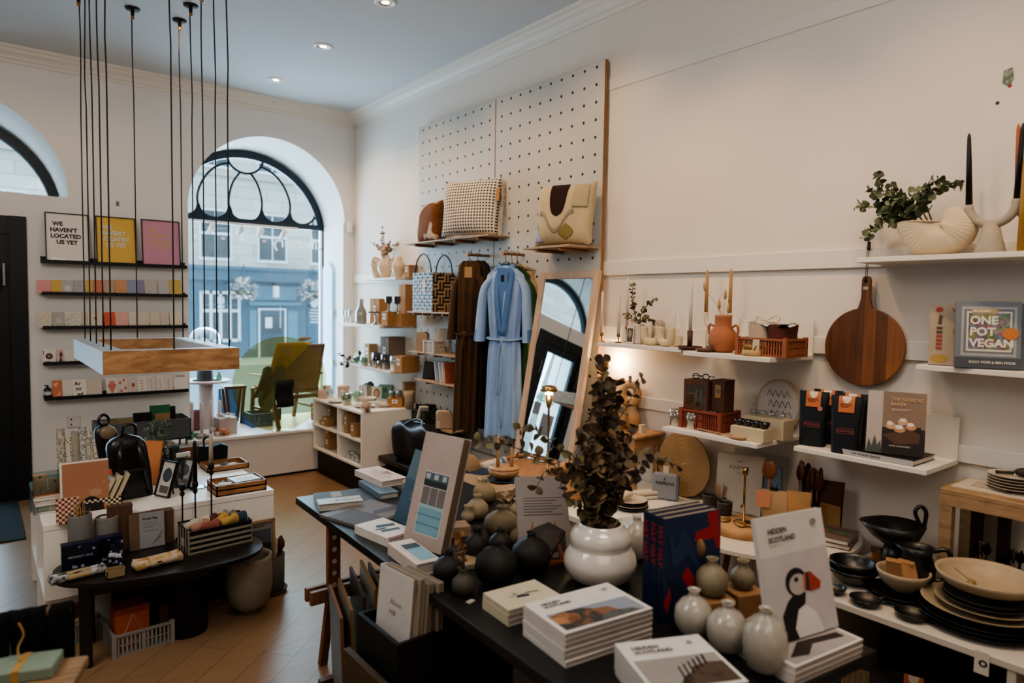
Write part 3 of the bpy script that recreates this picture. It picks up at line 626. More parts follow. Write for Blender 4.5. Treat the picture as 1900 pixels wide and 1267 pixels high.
MB().mat(M('#c9cbc8',.6)).lathe([(.0286,.03),(.0286,.06)],18,cap=False).build('label_band',o)
MB().mat(blackm).cyl(.008,.09,.105,n=10).box(-.022,.006,-.005,.005,.105,.113).build('pump',o)
# ================================================================ HANGING TIMBER FRAME LAMP
zt=1.43; zb=1.305; x0,x1,y0,y1=.535,1.235,4.15,5.45; bw=.105
lp=thing('frame_lamp','square birch timber lamp frame hung low on twelve black cords','pendant lamp',((x0+x1)/2,(y0+y1)/2,zb))
cx,cy=(x0+x1)/2,(y0+y1)/2; birch=wood('#c08f58','#8a5a2e',.5,(3.,9,9),2.2); pale=M('#b9bcc0',.45)  # pale: window light painted onto the side faces of the frame
def beam(a,b,c,d,nm,front=False):
    m=MB().mat(birch).box(a-cx,b-cx,c-cy,d-cy,0,zt-zb,bev=.001); m.mat(M('#9aa3aa',.5)).box(a-cx+.002,b-cx-.002,c-cy+.002,d-cy-.002,zt-zb,zt-zb+.0015)  # grey top skin, window light put into the colour
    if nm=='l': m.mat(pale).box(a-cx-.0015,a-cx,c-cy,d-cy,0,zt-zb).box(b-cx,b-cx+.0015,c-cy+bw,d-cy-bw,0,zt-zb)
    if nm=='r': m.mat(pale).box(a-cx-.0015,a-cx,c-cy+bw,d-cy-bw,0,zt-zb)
    m.build('beam',lp)
beam(x0,x0+bw,y0+.001,y1-.001,'l'); beam(x1-bw,x1,y0+.001,y1-.001,'r'); beam(x0+bw,x1-bw,y0,y0+bw,'f'); beam(x0+bw,x1-bw,y1-bw,y1,'b')
MB().mat(birch).box(x0-cx,x1-cx,y0-cy-.004,y0-cy,0,zt-zb).build('front_veneer',lp)
cord=M('#17110f',.6)
for px,py in((157,628.5),(168,633),(179,638),(192,643.5),(206,650),(254,627),(323,648),(342,625.5),(360,630),(380,634),(404,638.5),(429,643)):
    q=P(px,py,Z=zt); q.x=min(max(q.x,x0+.02),x1-.02); q.y=min(max(q.y,y0+.02),y1-.02)
    rnd=random.Random(px); w=lambda t:.006*math.sin(t*9+px)
    pts=[(q.x-cx+w(t/12)*(t>8),q.y-cy,zt-zb+(CZ-zt-.06)*t/12) for t in range(13)]
    c=MB().mat(cord).tube(pts,.0042,6).build('cord',lp)
    g=MB().mat(M('#9a6f35',.35,.9)).lathe([(.006,CZ-zb-.075),(.011,CZ-zb-.07),(.011,CZ-zb-.045)],12,(q.x-cx,q.y-cy,0)).mat(blackm).lathe([(.012,CZ-zb-.045),(.013,CZ-zb-.012),(.045,CZ-zb-.01),(.048,CZ-zb-.001)],18,(q.x-cx,q.y-cy,0)); g.build('ceiling_rose',lp)
# ================================================================ WHITE DISPLAY UNIT (left)
UX0,UX1,UY0,UY1,UZ=.245,1.37,3.95,4.95,.60
whp=M('#e8e1d6',.45,var=.02); un=thing('display_unit','low white display unit behind the dark oval table','display unit',((UX0+UX1)/2,(UY0+UY1)/2,0)); hx,hy=(UX1-UX0)/2,(UY1-UY0)/2
MB().mat(whp).box(-hx,hx,-hy,hy,UZ-.03,UZ,bev=.002).build('top_board',un)
MB().mat(whp).box(-hx+.002,hx-.002,-hy+.003,-hy+.025,.22,UZ-.03).build('front_panel',un)
MB().mat(whp).box(hx-.025,hx-.002,-hy+.025,hy-.003,.0,UZ-.03).build('side_panel',un)
MB().mat(whp).box(-hx+.002,hx-.025,hy-.025,hy-.003,0,UZ-.03).build('back_panel',un)
for yy in(-hy+.003,-.01,hy-.06): MB().mat(whp).box(-hx+.002,-hx+.3,yy+.024,yy+.045,0,UZ-.03).build('upright',un)
MB().mat(whp).box(-hx+.003,-hx+.3,-hy+.03,hy-.03,.20,.22).build('shelf',un); MB().mat(M('#5a3f28',.7)).box(-hx+.3,-hx+.31,-hy+.03,hy-.03,0,.56).build('divider',un)
# stock in the side bays of the unit
for k in range(10):
    y=UY0+.10+.085*k; rnd=random.Random(k); c=['#b9b7b4','#8a9299','#cfc7bb','#6c6a6b','#b8aca0'][k%5]
    if k!=5: book(.15+rnd.random()*.03,.20+rnd.random()*.06,.03,'%s paperback slotted in the side of the white unit, %s from the front'%(['pale grey','slate blue','cream','dark grey','taupe'][k%5],ORD[k] if k else 'first'),(UX0+.11,y+.03,.222),rz=0,cover=c,stand=2,group='paperbacks in the side of the white unit')
def U(px,py,z=None): return P(px,py,Z=UZ if z is None else z)
# paper rolls in a wire bin behind
bx,by=.56,5.22; o=thing('paper_bin','grey wire bin holding the patterned paper rolls','bin',(bx,by,0))
m=MB().mat(M('#4a4b4d',.4,.7))
for z in(.01,.25,.5): m.tube([(.2*math.cos(a*PI/10),.10*math.sin(a*PI/10),z) for a in range(20)],.004,5,closed=True)
for a in range(10): m.tube([(.2*math.cos(a*PI/5),.10*math.sin(a*PI/5),0),(.2*math.cos(a*PI/5),.10*math.sin(a*PI/5),.5)],.003,5)
m.build('wire_basket',o)
rp=[pattern('cloud','#c9bda6','#8f8673',60),pattern('speckle','#cfc2a8','#6b604d',55),pattern('weave','#c2b49b','#84786a',50),pattern('cloud','#d2cbbd','#7d786f',80)]
for k,(x0,x1,yt,l) in enumerate(((103,112,795,'pale cloud patterned paper roll, leftmost in the wire bin'),(119,127,812,'speckled tan paper roll, second in the wire bin'),(131,139,800,'diagonal patterned paper roll, third in the wire bin'),(142,152,793,'tall grey flecked paper roll, fourth in the wire bin'),(152,164,800,'cloud patterned paper roll leaning, fifth in the wire bin'),(160,172,815,'brown speckled paper roll leaning, rightmost in the wire bin'))):
    b=Vector((.43+.05*k,by-.03+.03*(k%2),.02)); t=P(x1,yt,Y=by+.05); m=MB().mat(rp[k%4])
    m.tube([b,t],.024,12,cap=False); m.tube([b,t],.016,12,cap=False); tag(m.build('paper_roll'),l,'paper roll','paper rolls in the wire bin')
# big books
q=U(158,948); book(.215,.265,.022,'large ochre brown book with black mound on white unit',q,cover='#a9704d',stand=5,spine='#d6d2cb',items=[('r',0,.965,1,1,'#d8d4cd'),('r',0,0,.04,1,'#d8d4cd'),('p',[(.2,0),(.3,.06),(.42,.19),(.5,.26),(.6,.29),(.7,.27),(.8,.22),(.86,.15),(.9,0)],'#191310'),('e',.72,.36,.13,.07,'#b58663')])
q=U(212,905); o=book(.165,.25,.02,'rust and orange book leaning behind the checked notebook tray',(q.x+.03,q.y+.05,UZ),cover='#9a6236',stand=6,items=[('r',.0,0,.17,1,'#b9b9bb'),('r',.55,.0,1,1,'#c9683e'),('t',.13,.55,.13,'SWNG','#2c2b2e','LEFT',.02)])
# clear box with kraft packets
q=U(90,950); o=thing('acrylic_box','clear acrylic box of kraft seed packets at the unit corner','box',(q.x,q.y+.03,UZ),.1)
MB().mat(glass('#dfe9ea',.15)).box(-.07,.07,-.05,-.047,0,.2).box(-.07,.07,.047,.05,0,.2).box(-.07,-.067,-.05,.05,0,.2).box(.067,.07,-.05,.05,0,.2).build('box_walls',o)
for k,(dx,l) in enumerate(((-.032,'left'),(.032,'right'))):
    lean('paper_packet','kraft seed packet, %s one of the two inside the acrylic box'%l,'packet',.062,.2-.03*k,(q.x+dx,q.y,UZ+.001),8,'#b08a62',[('r',.2,.12,.8,.17,'#5d4630'),('p',[(.4,.4),(.6,.6),(.7,.75),(.5,.6)],'#7b5a35'),('e',.5,.92,.1,.03,'#3a2e24')],th=.006)
# paper stack with orange folder
q=U(108,950); pz=UZ
for k,(w,d,h,c,l) in enumerate(((.20,.14,.012,'#a98a52','tan notebook, bottom of the paper stack on the unit'),(.17,.12,.03,'#59626d','slate box with white lid in the paper stack'),(.19,.14,.014,'#c8bfae','cream notebook in the middle of the paper stack'),(.2,.15,.016,'#cfd2d4','white ream in the paper stack'),(.2,.16,.012,'#d3cdc7','off white folder under the orange one'),(.21,.15,.010,'#b8642b','burnt orange folder topmost of the paper stack'))):
    book(w,d,h,l,(q.x-.005+.006*(k%2),q.y+.07,pz),rz=.05*(k%3-1),cover=c,soft=True,group='stationery stack at the unit front'); pz+=h+.0006
def tray(name,label,cat,loc,w,d,h,mat,rz=0,floor=True,th=.005,group=None,rx=0):
    m=MB().mat(mat).box(-w/2,w/2,-d/2,-d/2+th,0,h).box(-w/2,w/2,d/2-th,d/2,0,h).box(-w/2,-w/2+th,-d/2,d/2,0,h).box(w/2-th,w/2,-d/2,d/2,0,h).box(-w/2,w/2,-d/2,d/2,0,th)
    return solo(m,name,label,cat,loc,rz,group,rx=rx)
chk=pattern('checks','#cdb496','#7d1f17',80,.6); chb=pattern('checks','#cbb68f','#141110',80,.6)
q=U(128,975); lean('notebook','upright notebook with red and cream checks at the unit front edge','notebook',.095,.125,(q.x,q.y+.05,UZ),6,'#bb9988',(),th=.012).children[0].data.materials[0]=chk
q=U(190,945); tray('notebook_tray','black and cream checked tray full of slanting notebooks','tray',(q.x,q.y+.06,UZ),.185,.12,.06,chb)
tx=q.x; ty=q.y+.06
for k,(c,l) in enumerate((('#aeb6bd','grey blue'),('#c9ccd0','speckled white'),('#c3bba9','cream edged'),('#cdbf9f','pale tan'),('#b7a88a','tan'))):
    o=thing('notebook','%s notebook, %s of the slanting row in the checked tray'%(c and l,ORD[k]),'notebook',(tx-.085+.032*k,ty,UZ+.007),0,'notebooks in the checked tray',ry=R(24))
    MB().mat(M(c,.6)).box(0,.003,-.05,.05,0,.15+.008*k).build('cover',o); MB().mat(M('#cbb994',.8,var=.15,scale=90)).box(.003,.016,-.048,.048,.002,.148+.008*k).build('pages',o); MB().mat(M(c,.6)).box(.016,.019,-.05,.05,0,.15+.008*k).build('back_cover',o)
q=U(216,935); solo(MB().mat(chk).box(-.017,.017,-.03,.03,0,.13),'pencil_box','tall narrow red checked box beside the notebook tray','box',(q.x,q.y+.05,UZ)); lean('price_card','small neon pink card topping the red checked box','card',.05,.05,(q.x,q.y+.06,UZ+.131),5,'#d8543f')
m=MB().mat(M('#a6793f',.7))
q=U(140,978)
for k in range(12): a=k*.52; m.tube([(.008*math.cos(a),.008*math.sin(a),.0),(.03*math.cos(a),.02*math.sin(a),.16+.01*(k%3))],.0013,4)
# black backpack & tote
q=U(255,930); o=thing('backpack','tall black leather backpack standing on the white display unit','bag',(q.x,q.y+.12,UZ),.15)
lt=M('#0b0a0b',.32,bump=.15,spec=.6)
def bagbody(w,d,h,tip,lx=0.):
    m=MB().mat(lt); return m.grid(lambda a,b:(lambda k,s:(w/2*s*(abs(math.cos(2*PI*a))**.6)*(1 if math.cos(2*PI*a)>0 else -1)+lx*b,d/2*s*(abs(math.sin(2*PI*a))**.6)*(1 if math.sin(2*PI*a)>0 else -1),h*b))(b,(1-.12*abs(b-.35))*(1 if b<.8 else math.sqrt(max(.02,1-((b-.8)/.2)**2)))),28,16,closed_u=True)
bagbody(.21,.11,.36,0,-.04).build('bag_body',o)
m=MB().mat(lt); m.tube(smooth([(.02,-.055,.33),(.0,-.11,.28),(.02,-.12,.18),(.06,-.07,.04)]),.011,8,flat=.4).tube(smooth([(-.07,-.05,.33),(-.10,-.11,.27),(-.09,-.11,.16),(-.07,-.06,.04)]),.011,8,flat=.4); m.build('strap',o)
MB().mat(lt).tube(smooth([(-.06,-.02,.355),(-.05,-.03,.41),(.0,-.03,.41),(.01,-.02,.355)]),.008,8).build('grab_handle',o)
MB().mat(M('#171514',.28,spec=.7)).box(-.09,.05,-.075,-.05,.05,.17,bev=.01).build('front_pocket',o)
q=U(222,915); o=thing('shoulder_bag','slim black and tan saddle bag leaning left of the backpack','bag',(q.x+.015,q.y+.18,UZ),.2,rx=-.08)
bagbody(.13,.06,.38,0,-.06).build('bag_body',o); MB().mat(M('#7d6a4d',.35)).ball((-.045,-.022,.325),.045,sc=(1,.5,.9)).build('tan_flap',o); MB().mat(lt).tube([(-.06+.026*math.cos(k*PI/8),-.012,.40+.03*math.sin(k*PI/8)) for k in range(16)],.009,8,closed=True).build('buckle_ring',o)
# orange book, framed prints, foliage in black vase
q=U(277,920); book(.15,.26,.012,'bright orange book propped up beside the black backpack',(q.x+.03,q.y+.28,UZ),rz=-.75,cover='#cf7d3b',stand=16)
def easel(label,px,py,w,h,rz,paper,dx=0,dy=0.):
    q=U(px,py); o=framed(label,w,h,(q.x+dx,q.y+dy,UZ+.002),18,paper,rz=rz,fw=.006,items=[('e',.5,.6,.3,.2,'#4b5257'),('r',.2,.1,.8,.3,'#6b6258')]); MB().mat(blackm).tube([(0,h*.7,0),(0,.0,-h*.36)],.004,6).build('strut',o); return o
easel('small black framed print on strut, front of the black backpack',318,925,.12,.20,-1.15,'#cfc9bf',dx=-.03,dy=.06)
easel('narrow dark framed print leaning beside the foliage vase',345,912,.12,.17,-1.05,'#a7adb0',dx=.0,dy=.10)
q=U(303,880); vp=Vector((q.x,q.y+.08,UZ)); vessel([(.03,0),(.045,.03),(.048,.08),(.03,.12),(.022,.14),(.026,.155)],'black vase with green foliage on the white unit','vase',vp,M('#0d0e0f',.35,spec=.6))
gm=[M('#6f8578',.8,var=.25),M('#8b9a8c',.8,var=.2),M('#58705f',.8,var=.2)]
rnd=random.Random(3)
sprig('grey green eucalyptus bunch standing in the black vase',vp+Vector((0,0,.03)),[[(0,0,0),(.01*k-.03,rnd.uniform(-.02,.02),.1),(.018*k-.07,rnd.uniform(-.04,.04),.2+.02*(k%3)),(.022*k-.08,rnd.uniform(-.05,.05),.27+.02*(k%3))] for k in range(7)],'#6f8578',leafmats=gm,lw=.026,ll=.03,name='eucalyptus_bunch',step=.014)
q=U(330,870); vessel([(.035,0),(.038,.01),(.038,.13)],'black cylinder pot right of the foliage vase','pot',(q.x,q.y+.1,UZ),M('#15171a',.5),name='black_pot')
q=U(352,860); carton(.12,.09,.11,'brown box behind the dark candle on the white unit',(q.x,q.y+.05,UZ),color='#7c4f28',tagc=None)
q=U(335,910); m=MB().mat(glass('#8f9696',.35)).grid(lambda a,b:((.07-.03*b)*math.cos(2*PI*a)*(1+.1*math.sin(9*PI*a+5*b)),(.04-.02*b)*math.sin(2*PI*a)*(1+.12*math.cos(7*PI*a+9*b)),.18*b),24,10,closed_u=True)
o=thing('cellophane_bag','crumpled grey cellophane gift bag on the white unit','bag',(q.x+.03,q.y+.10,UZ),.3); m.build('bag_film',o); MB().mat(M('#1d1c1c',.6)).box(-.05,.05,-.025,.025,.002,.05).build('contents',o); MB().mat(M('#c9c5be',.5)).box(-.03,.05,-.008,.008,.17,.2).build('bag_clip',o)
# black paper carriers with rope handles
q=U(393,862); o=thing('paper_carrier','black paper carrier bag with curly rope handles','bag',(q.x+.02,q.y+.06,UZ),-.1)
MB().mat(M('#0f0f10',.7)).poly([(-.09,0),(.09,0),(.095,.11),(.05,.13),(-.0,.115),(-.085,.125)],-.03,.03,'xz').build('bag_body',o); m=MB().mat(blackm)
for s in(-.02,0,.02): m.tube(smooth([(-.05,s,.12),(-.055,s,.16),(-.03,s,.18),(-.01,s,.16),(-.015,s,.12)]),.0035,6)
m.build('rope_handle',o)
# wooden trays of stationery
wd=wood('#a8753f','#7a4d24',.5,(3,12,12),3.)
q0=U(376,868);q1=U(460,878); ca=Vector(((q0.x+q1.x)/2+.02,(q0.y+q1.y)/2+.09,UZ)); tray('wooden_tray','farther wooden tray of pins and tape on the white unit','tray',ca,.26,.20,.035,wd,th=.007)
for k,(dx,dy,c,l) in enumerate(((-.05,-.02,'#b9b7b6','grey tape roll in the farther wooden tray'),(.05,0,'#c9b9a5','cream card bundle in the farther wooden tray'),(.01,.04,'#6a5c66','dark clips in the farther wooden tray'))):
    solo(MB().mat(M(c,.6)).lathe([(.018,0),(.024,.002),(.024,.016),(.018,.018)],14) if k==0 else MB().mat(M(c,.6)).box(-.03,.03,-.02,.02,0,.014,bev=.003),['tape_roll','card_bundle','clip_tin'][k],l,['tape','card','tin'][k],ca+Vector((dx,dy,.008)),.4*k)
q=U(445,915); cb=Vector((q.x+.01,q.y+.09,UZ)); tray('wooden_tray','nearer wooden tray stack with a blue card on the white unit','tray',cb,.28,.20,.03,wd,th=.007); tray('wooden_tray','upper wooden tray holding watercolour blue card','tray',cb+Vector((0,0,.031)),.28,.20,.03,wd,th=.007)
book(.15,.13,.02,'pale blue watercolour card box in the nearer wooden tray',cb+Vector((.045,.01,.04)),.1,cover='#a9c3cc',items=[('p',[(.1,.2),(.5,.1),(.9,.4),(.6,.8),(.2,.6)],'#cfdad8')])
solo(MB().mat(M('#c5b59c',.6)).box(-.035,.035,-.025,.025,0,.022,bev=.002),'eraser_block','small beige block in front corner of the nearer tray','block',cb+Vector((-.08,-.05,.039)),-.3)
solo(MB().mat(M('#8aa3b5',.5)).tube([(0,0,.004),(.02,.02,.008),(.035,.0,.01),(.01,-.02,.01),(.03,.03,.012)],.003,5),'ribbon_curl','curl of blue ribbon inside the nearer tray','ribbon',cb+Vector((-.09,.03,.039)))
q=U(380,905); solo(MB().mat(glass('#c4d8de',.2)).box(-.05,.05,-.03,.03,0,.006,bev=.002),'glass_tray','small clear glass dish lying on the white unit','dish',(q.x,q.y+.03,UZ),.5)
solo(MB().mat(blackm).box(-.012,.012,-.02,.02,0,.02,bev=.004),'stapler','tiny black tin next to the clear glass dish','tin',(q.x-.07,q.y+.0,UZ))
# grey metal bin on legs by the wall
a=P(184,822,Y=6.2); gz0=a.z+.0; o=thing('record_bin','grey metal bin on legs holding cards against the back wall','bin',(1.08,6.25,0)); gm_=M('#5b5e60',.5,.2)
zb0=P(260,822,Y=6.1).z; zt0=P(260,783,Y=6.1).z; hw=.34
m=MB().mat(gm_).box(-hw,hw,-.15,-.143,zb0,zt0).box(-hw,hw,.143,.15,zb0,zt0).box(-hw,-hw+.007,-.15,.15,zb0,zt0).box(hw-.007,hw,-.15,.15,zb0,zt0).box(-hw,hw,-.15,.15,zb0,zb0+.01); m.build('bin_body',o)
for sx in(-1,1):
    for sy in(-1,1): MB().mat(gm_).tube([(sx*(hw-.03),sy*.12,0),(sx*(hw-.03),sy*.12,zb0)],.009,8).build('leg',o)
cdz=[(200,205,'#8a7652','tan'),(228,235,'#9b8159','kraft'),(246,276,'#101012','black'),(276,306,'#23754a','bright green'),(297,316,'#a9622d','rust'),(318,326,'#141414','slim black')]
for k,(a,b,c,l) in enumerate(((188,214,'#7d6a49','tan record sleeve with letter S, leftmost in the grey bin'),(216,246,'#8f7a58','kraft record sleeve, second in the grey bin'),(247,282,'#0f0f10','black record sleeve with white disc in the grey bin'),(280,318,'#1f7046','bright green box file standing in the grey bin'),(285,312,'#a5794f','wooden toy sleeve in front of the green box file'),(318,332,'#141416','slim black tablet card at the right of the grey bin'))):
    x0=P(a,780,Y=6.2).x; x1=P(b,780,Y=6.2).x; zt_=P((a+b)/2,(778,775,766,753,765,757)[k],Y=6.2).z
    it=[('e',.5,.45,.12,.22,'#cfcac2')] if k==2 else ([('t',.3,.3,.4,'S','#3b2c1c','LEFT',.03)] if k==0 else ())
    lean('record_sleeve',l,'sleeve',x1-x0,zt_-zb0-.01,((x0+x1)/2,6.13+.035*k if k!=4 else 6.125,zb0+.012),4,c,it,th=.008,rz=.15 if k==5 else 0)
# ================================================================ DARK OVAL TABLE AND WHAT STANDS ON AND UNDER IT
OZ=.42; OC=(.725,3.69); ox,oy=.47,.245
ot=thing('oval_table','dark stained low oval table in front of the white display unit','table',(OC[0],OC[1],0),R(-9))
dk=wood('#1c1613','#0d0a09',.4,(2,10,10),3.); n=48
pts=[(ox*math.copysign(abs(math.cos(2*PI*i/n))**.8,math.cos(2*PI*i/n)),oy*math.copysign(abs(math.sin(2*PI*i/n))**.8,math.sin(2*PI*i/n))) for i in range(n)]
MB().mat(dk).poly([(a*.985,b*.98) for a,b in pts],OZ-.025,OZ-.015).poly(pts,OZ-.018,OZ).build('tabletop',ot,bevel=.003)
for sy in(-1,1): MB().mat(dk).box(-.355,-.305,sy*.13-.025,sy*.13+.025,0,OZ-.025,bev=.003).build('leg',ot)
MB().mat(M('#0b0b0c',.7)).lathe([(.10,0),(.105,.01),(.105,OZ-.03),(.10,OZ-.025)],28,(.10,.04,0)).build('drum_base',ot)
MB().mat(dk).box(-.33,.2,-.14,-.12,OZ-.085,OZ-.025).box(-.33,.0,.12,.14,OZ-.085,OZ-.025).build('apron',ot)
def O(px,py): return P(px,py,Z=OZ)
stone_=M('#6b6964',.85,var=.1,scale=40,bump=.2)
def cylpot(q,r,h,label): return vessel([(r*.98,0),(r,.006),(r,h-.004),(r-.003,h)],label,'vase',q,stone_,name='stoneware_vase',th=.007)
q=O(152,1042); q.y+=.05; cylpot(q,.052,.225,'grey cylinder vase holding incense sticks, taller of the pair'); va=q
q=O(203,1032); q.y+=.06; cylpot(q,.052,.19,'shorter grey cylinder vase right of the incense vase')
m=MB().mat(M('#8f6b3a',.8)); rnd=random.Random(5)
for k in range(16):
    a,r=rnd.uniform(0,6.28),rnd.uniform(0,.035); m.tube([(r*math.cos(a),r*math.sin(a),0),(r*1.2*math.cos(a)+rnd.uniform(-.02,.02),r*1.2*math.sin(a),rnd.uniform(.24,.29))],.0013,4)
solo(m,'incense_sticks','bundle of thin incense sticks in the taller grey vase','incense',va+Vector((0,0,.008)),kind='stuff')
star=pattern('speckle','#0d1122','#8790a8',34,.35,bump=0)
def starbox(x0,x1,yb,yt,label,d=.05,dy=0):
    a=O(x0,yb); b=O(x1,yb); h=P((x0+x1)/2,yt,Y=(a.y+b.y)/2).z-OZ; w=(b-a).length
    o=thing('gift_box',label,'box',((a.x+b.x)/2,(a.y+b.y)/2+d/2+dy,OZ),0,'starry gift boxes')
    MB().mat(star).box(-w/2,w/2,-d/2,d/2,0,h*.9).build('box_body',o); MB().mat(M('#141a3a',.3)).box(-w/2-.001,w/2+.001,-d/2-.001,d/2+.001,h*.9,h).build('lid',o); return o
o=starbox(120,180,1054,1008,'navy gift box with white stars and lilac lid on the oval table'); text('MIDNIGHT ZINE',.014,M('#9aa2b5',.5),o,(0,-.0262,.055),FRONT,align='CENTER')
starbox(182,226,1040,996,'starry navy gift box under the shorter grey vase rim',dy=.0)
for k,(x,y,hh,l) in enumerate(((212,1062,.11,'tall starry sachet box standing in the small kraft holder, back left'),(222,1058,.12,'tall starry sachet box standing in the small kraft holder, back right'),(209,1066,.075,'short starry sachet box with white top, front left of the holder'),(221,1067,.075,'short starry sachet box with white top, front right of the holder'))):
    q=O(x,y-6); q.y+=.02; o=thing('sachet_box',l,'box',(q.x,q.y,OZ+.004)); MB().mat(star).box(-.015,.015,-.012,.012,0,hh*.85).build('box_body',o); MB().mat(M('#b9bcc4',.4) if k>1 else star).box(-.012,.012,-.01,.01,hh*.85,hh).build('box_top',o)
q=O(215,1072); tray('kraft_holder','small kraft holder with black cord keeping the sachet boxes','holder',(q.x+.003,q.y+.03,OZ),.075,.06,.035,M('#8f7852',.8),th=.003)
# rolled bandana with kraft band
def bundle(q,w,label,col,band,rz,r=.022,ends=None,mat=None):
    o=thing('fabric_roll',label,'textile',(q.x,q.y,OZ),rz); m=MB().mat(mat or M(col,.85,bump=.3))
    for s,zz in((-1,0),(1,0)): m.at((0,s*r*.8,r),(0,PI/2,0)).lathe([(.004,-w/2),(r*1.05,-w/2+.01),(r*.85,-w*.3),(r*.95,0),(r*.85,w*.3),(r*1.05,w/2-.01),(.004,w/2)],14,mod=lambda a,k:1+.08*math.sin(5*a+k))
    m.build('cloth',o); MB().mat(M(band,.7)).at((0,0,r),(0,PI/2,0)).lathe([(r*1.02,-w*.2),(r*1.02,w*.2)],20,cap=False,sy=1.9).build('paper_band',o); return o
nv=pattern('cloud','#10121d','#a8a7a4',30,.8)
q=O(145,1072); bundle(q,.235,'rolled navy patterned bandana in a kraft band at the table tip','#10121d','#a0875c',.17,.019,mat=nv)
yl=pattern('cloud','#a87a2c','#b7a78c',26,.85)
q=O(293,1048); o=bundle(Vector((q.x,q.y,OZ)),.225,'folded ochre patterned tea towel with cream band','#a87a2c','#b09a74',.16,.024,mat=yl); MB().mat(M('#1d1713',.8)).box(-.02,.0,-.052,-.05,.03,.036).box(-.01,.015,-.052,-.05,.018,.022).build('band_print',o)
# wheat bag box
q=O(265,1014); o=book(.165,.185,.035,'wheat bag gift box leaning on the white unit front',(q.x+.015,UY0-.055,OZ),cover='#6d5540',pages='#4c3a2a',stand=4,items=[('r',.28,.02,.98,1,'#8d8b90'),('t',.36,.8,.085,'Wheat Bag','#1d1a19','LEFT',.03),('r',.38,.7,.8,.72,'#77757a'),('r',.38,.64,.85,.655,'#77757a'),('r',.38,.58,.7,.6,'#77757a'),('r',.38,.48,.8,.5,'#77757a'),('p',[(.7,.15),(.72,.15),(.95,.45),(.93,.45)],'#5a4a3a'),('p',[(.6,.1),(.62,.1),(.9,.3),(.88,.3)],'#5a4a3a')],name='gift_box',cat='box')
q=O(297,1000); carton(.10,.06,.175,'brown carton behind the wheat bag gift box',(q.x,UY0-.034,OZ),color='#5f432c',tagc=None)
q=O(205,985); carton(.11,.045,.235,'brown carton behind the two grey vases',(q.x-.005,UY0-.026,OZ),color='#5a3c26',tagc=None)
# striped basket with rolled socks
a=O(352,1031); b=O(467,1004); L=(b-a).length; an=math.atan2(b.y-a.y,b.x-a.x)
mid=(a+b)/2; nd=Vector((-math.sin(an),math.cos(an),0)); bd_=.17; bc=mid+nd*(bd_/2); bh=.115
sk=thing('striped_basket','black and cream striped woven basket full of rolled socks','basket',(bc.x,bc.y,OZ),an); w2,d2=L/2,bd_/2
sz=pattern('stripes_z','#08080a','#8d8470',36,.9); sx_=pattern('stripes_x','#08080a','#8d8470',40,.9)
MB().mat(sz).box(-w2,w2,-d2,-d2+.006,0,bh).box(-w2,w2,d2-.006,d2,0,bh+.012).box(-w2,w2,-d2,d2,0,.005).build('long_side',sk)
for s,nm in((-1,'l'),(1,'r')):
    m=MB(); m.mat(pattern('stripes_x','#08080a','#8d8470',40,.9)); 
    for k in range(9): m.mat(M('#08080a',.9) if k%2 else M('#8d8470',.9)).box(s*w2-.003,s*w2+.003,-d2+bd_*k/9,-d2+bd_*(k+1)/9,0,bh+.006)
    m.build('end_panel',sk)
MB().mat(M('#0a0a0b',.9)).tube([(-w2,-d2,bh),(w2,-d2,bh),(w2,d2,bh+.012),(-w2,d2,bh+.012)],.005,6,closed=True).build('rim',sk)
MB().mat(M('#a39a88',.7)).box(-w2-.006,-w2-.0035,-.02,.02,.03,.07).build('side_tag',sk)
socks=[(-.10,.03,'#b0a38c','cream'),(-.085,-.03,'#a3705f','dusty pink'),(-.045,-.045,'#8b4a3b','rust'),(-.02,.045,'#5a2c21','dark brown'),(.02,.0,'#b58a2f','mustard'),(.045,.05,'#857a6b','taupe'),(.075,.03,'#6e665a','grey brown'),(.06,-.03,'#b18f3f','pale yellow'),(.115,.0,'#2c3f57','navy blue'),(-.06,.055,'#c1b49c','ivory')]
for k,(dx,dy,c,l) in enumerate(socks):
    p_=Vector((bc.x,bc.y,0))+Matrix.Rotation(an,3,'Z')@Vector((dx,dy*.9,0)); o=thing('rolled_socks','%s rolled socks heaped in the striped basket'%l,'socks',(p_.x,p_.y,OZ+bh-.028),an+.3*math.sin(k*2),'rolled socks in the striped basket')
    m=MB().mat(M(c,.95,bump=.5)).at((0,0,.032),(0,1.35+.2*math.sin(k),0)).lathe([(.004,-.05),(.022,-.045),(.026,-.02),(.023,.01),(.028,.035),(.02,.045),(.006,.03)],14,mod=lambda a,k:1+.09*math.sin(3*a+k)); m.build('sock_roll',o)
    MB().mat(M(c,.95,var=.2,bump=.5)).at((0,0,.032),(0,1.35+.2*math.sin(k),0)).lathe([(.029,.028),(.031,.032),(.031,.04),(.026,.047)],14,cap=False).build('cuff',o)
# tall candlesticks
def stick(px,py,ch,ccol,label,lc,hz=.36):
    q=O(px,py); y=min(q.y,UY0-.035); x=P(px,900,Y=y).x
    o=thing('candlestick',label,'candlestick',(x,y,OZ)); m=MB().mat(blackm)
    m.lathe([(.0,0),(.035,0),(.035,.004),(.006,.01),(.0042,.02),(.0042,hz-.07),(.012,hz-.06),(.013,hz-.05),(.006,hz-.04),(.015,hz-.03),(.016,hz-.01),(.013,hz)],14); m.build('stem',o)
    if ch: candle(ch,.0125,lc,(x,y,OZ+hz+.0005),ccol,taper=.8)
zt=lambda py,y: P(336,py,Y=y).z-OZ
stick(338,985,0,None,'short black turned candlestick without candle, left of three','', .30)
stick(362,985,.225,'#110c0c','black turned candlestick holding the black candle','black tapered candle on the middle candlestick',.305)
stick(392,985,.15,'#b0a48e','tall black candlestick holding the ivory candle','ivory candle on the right hand black candlestick',.395)
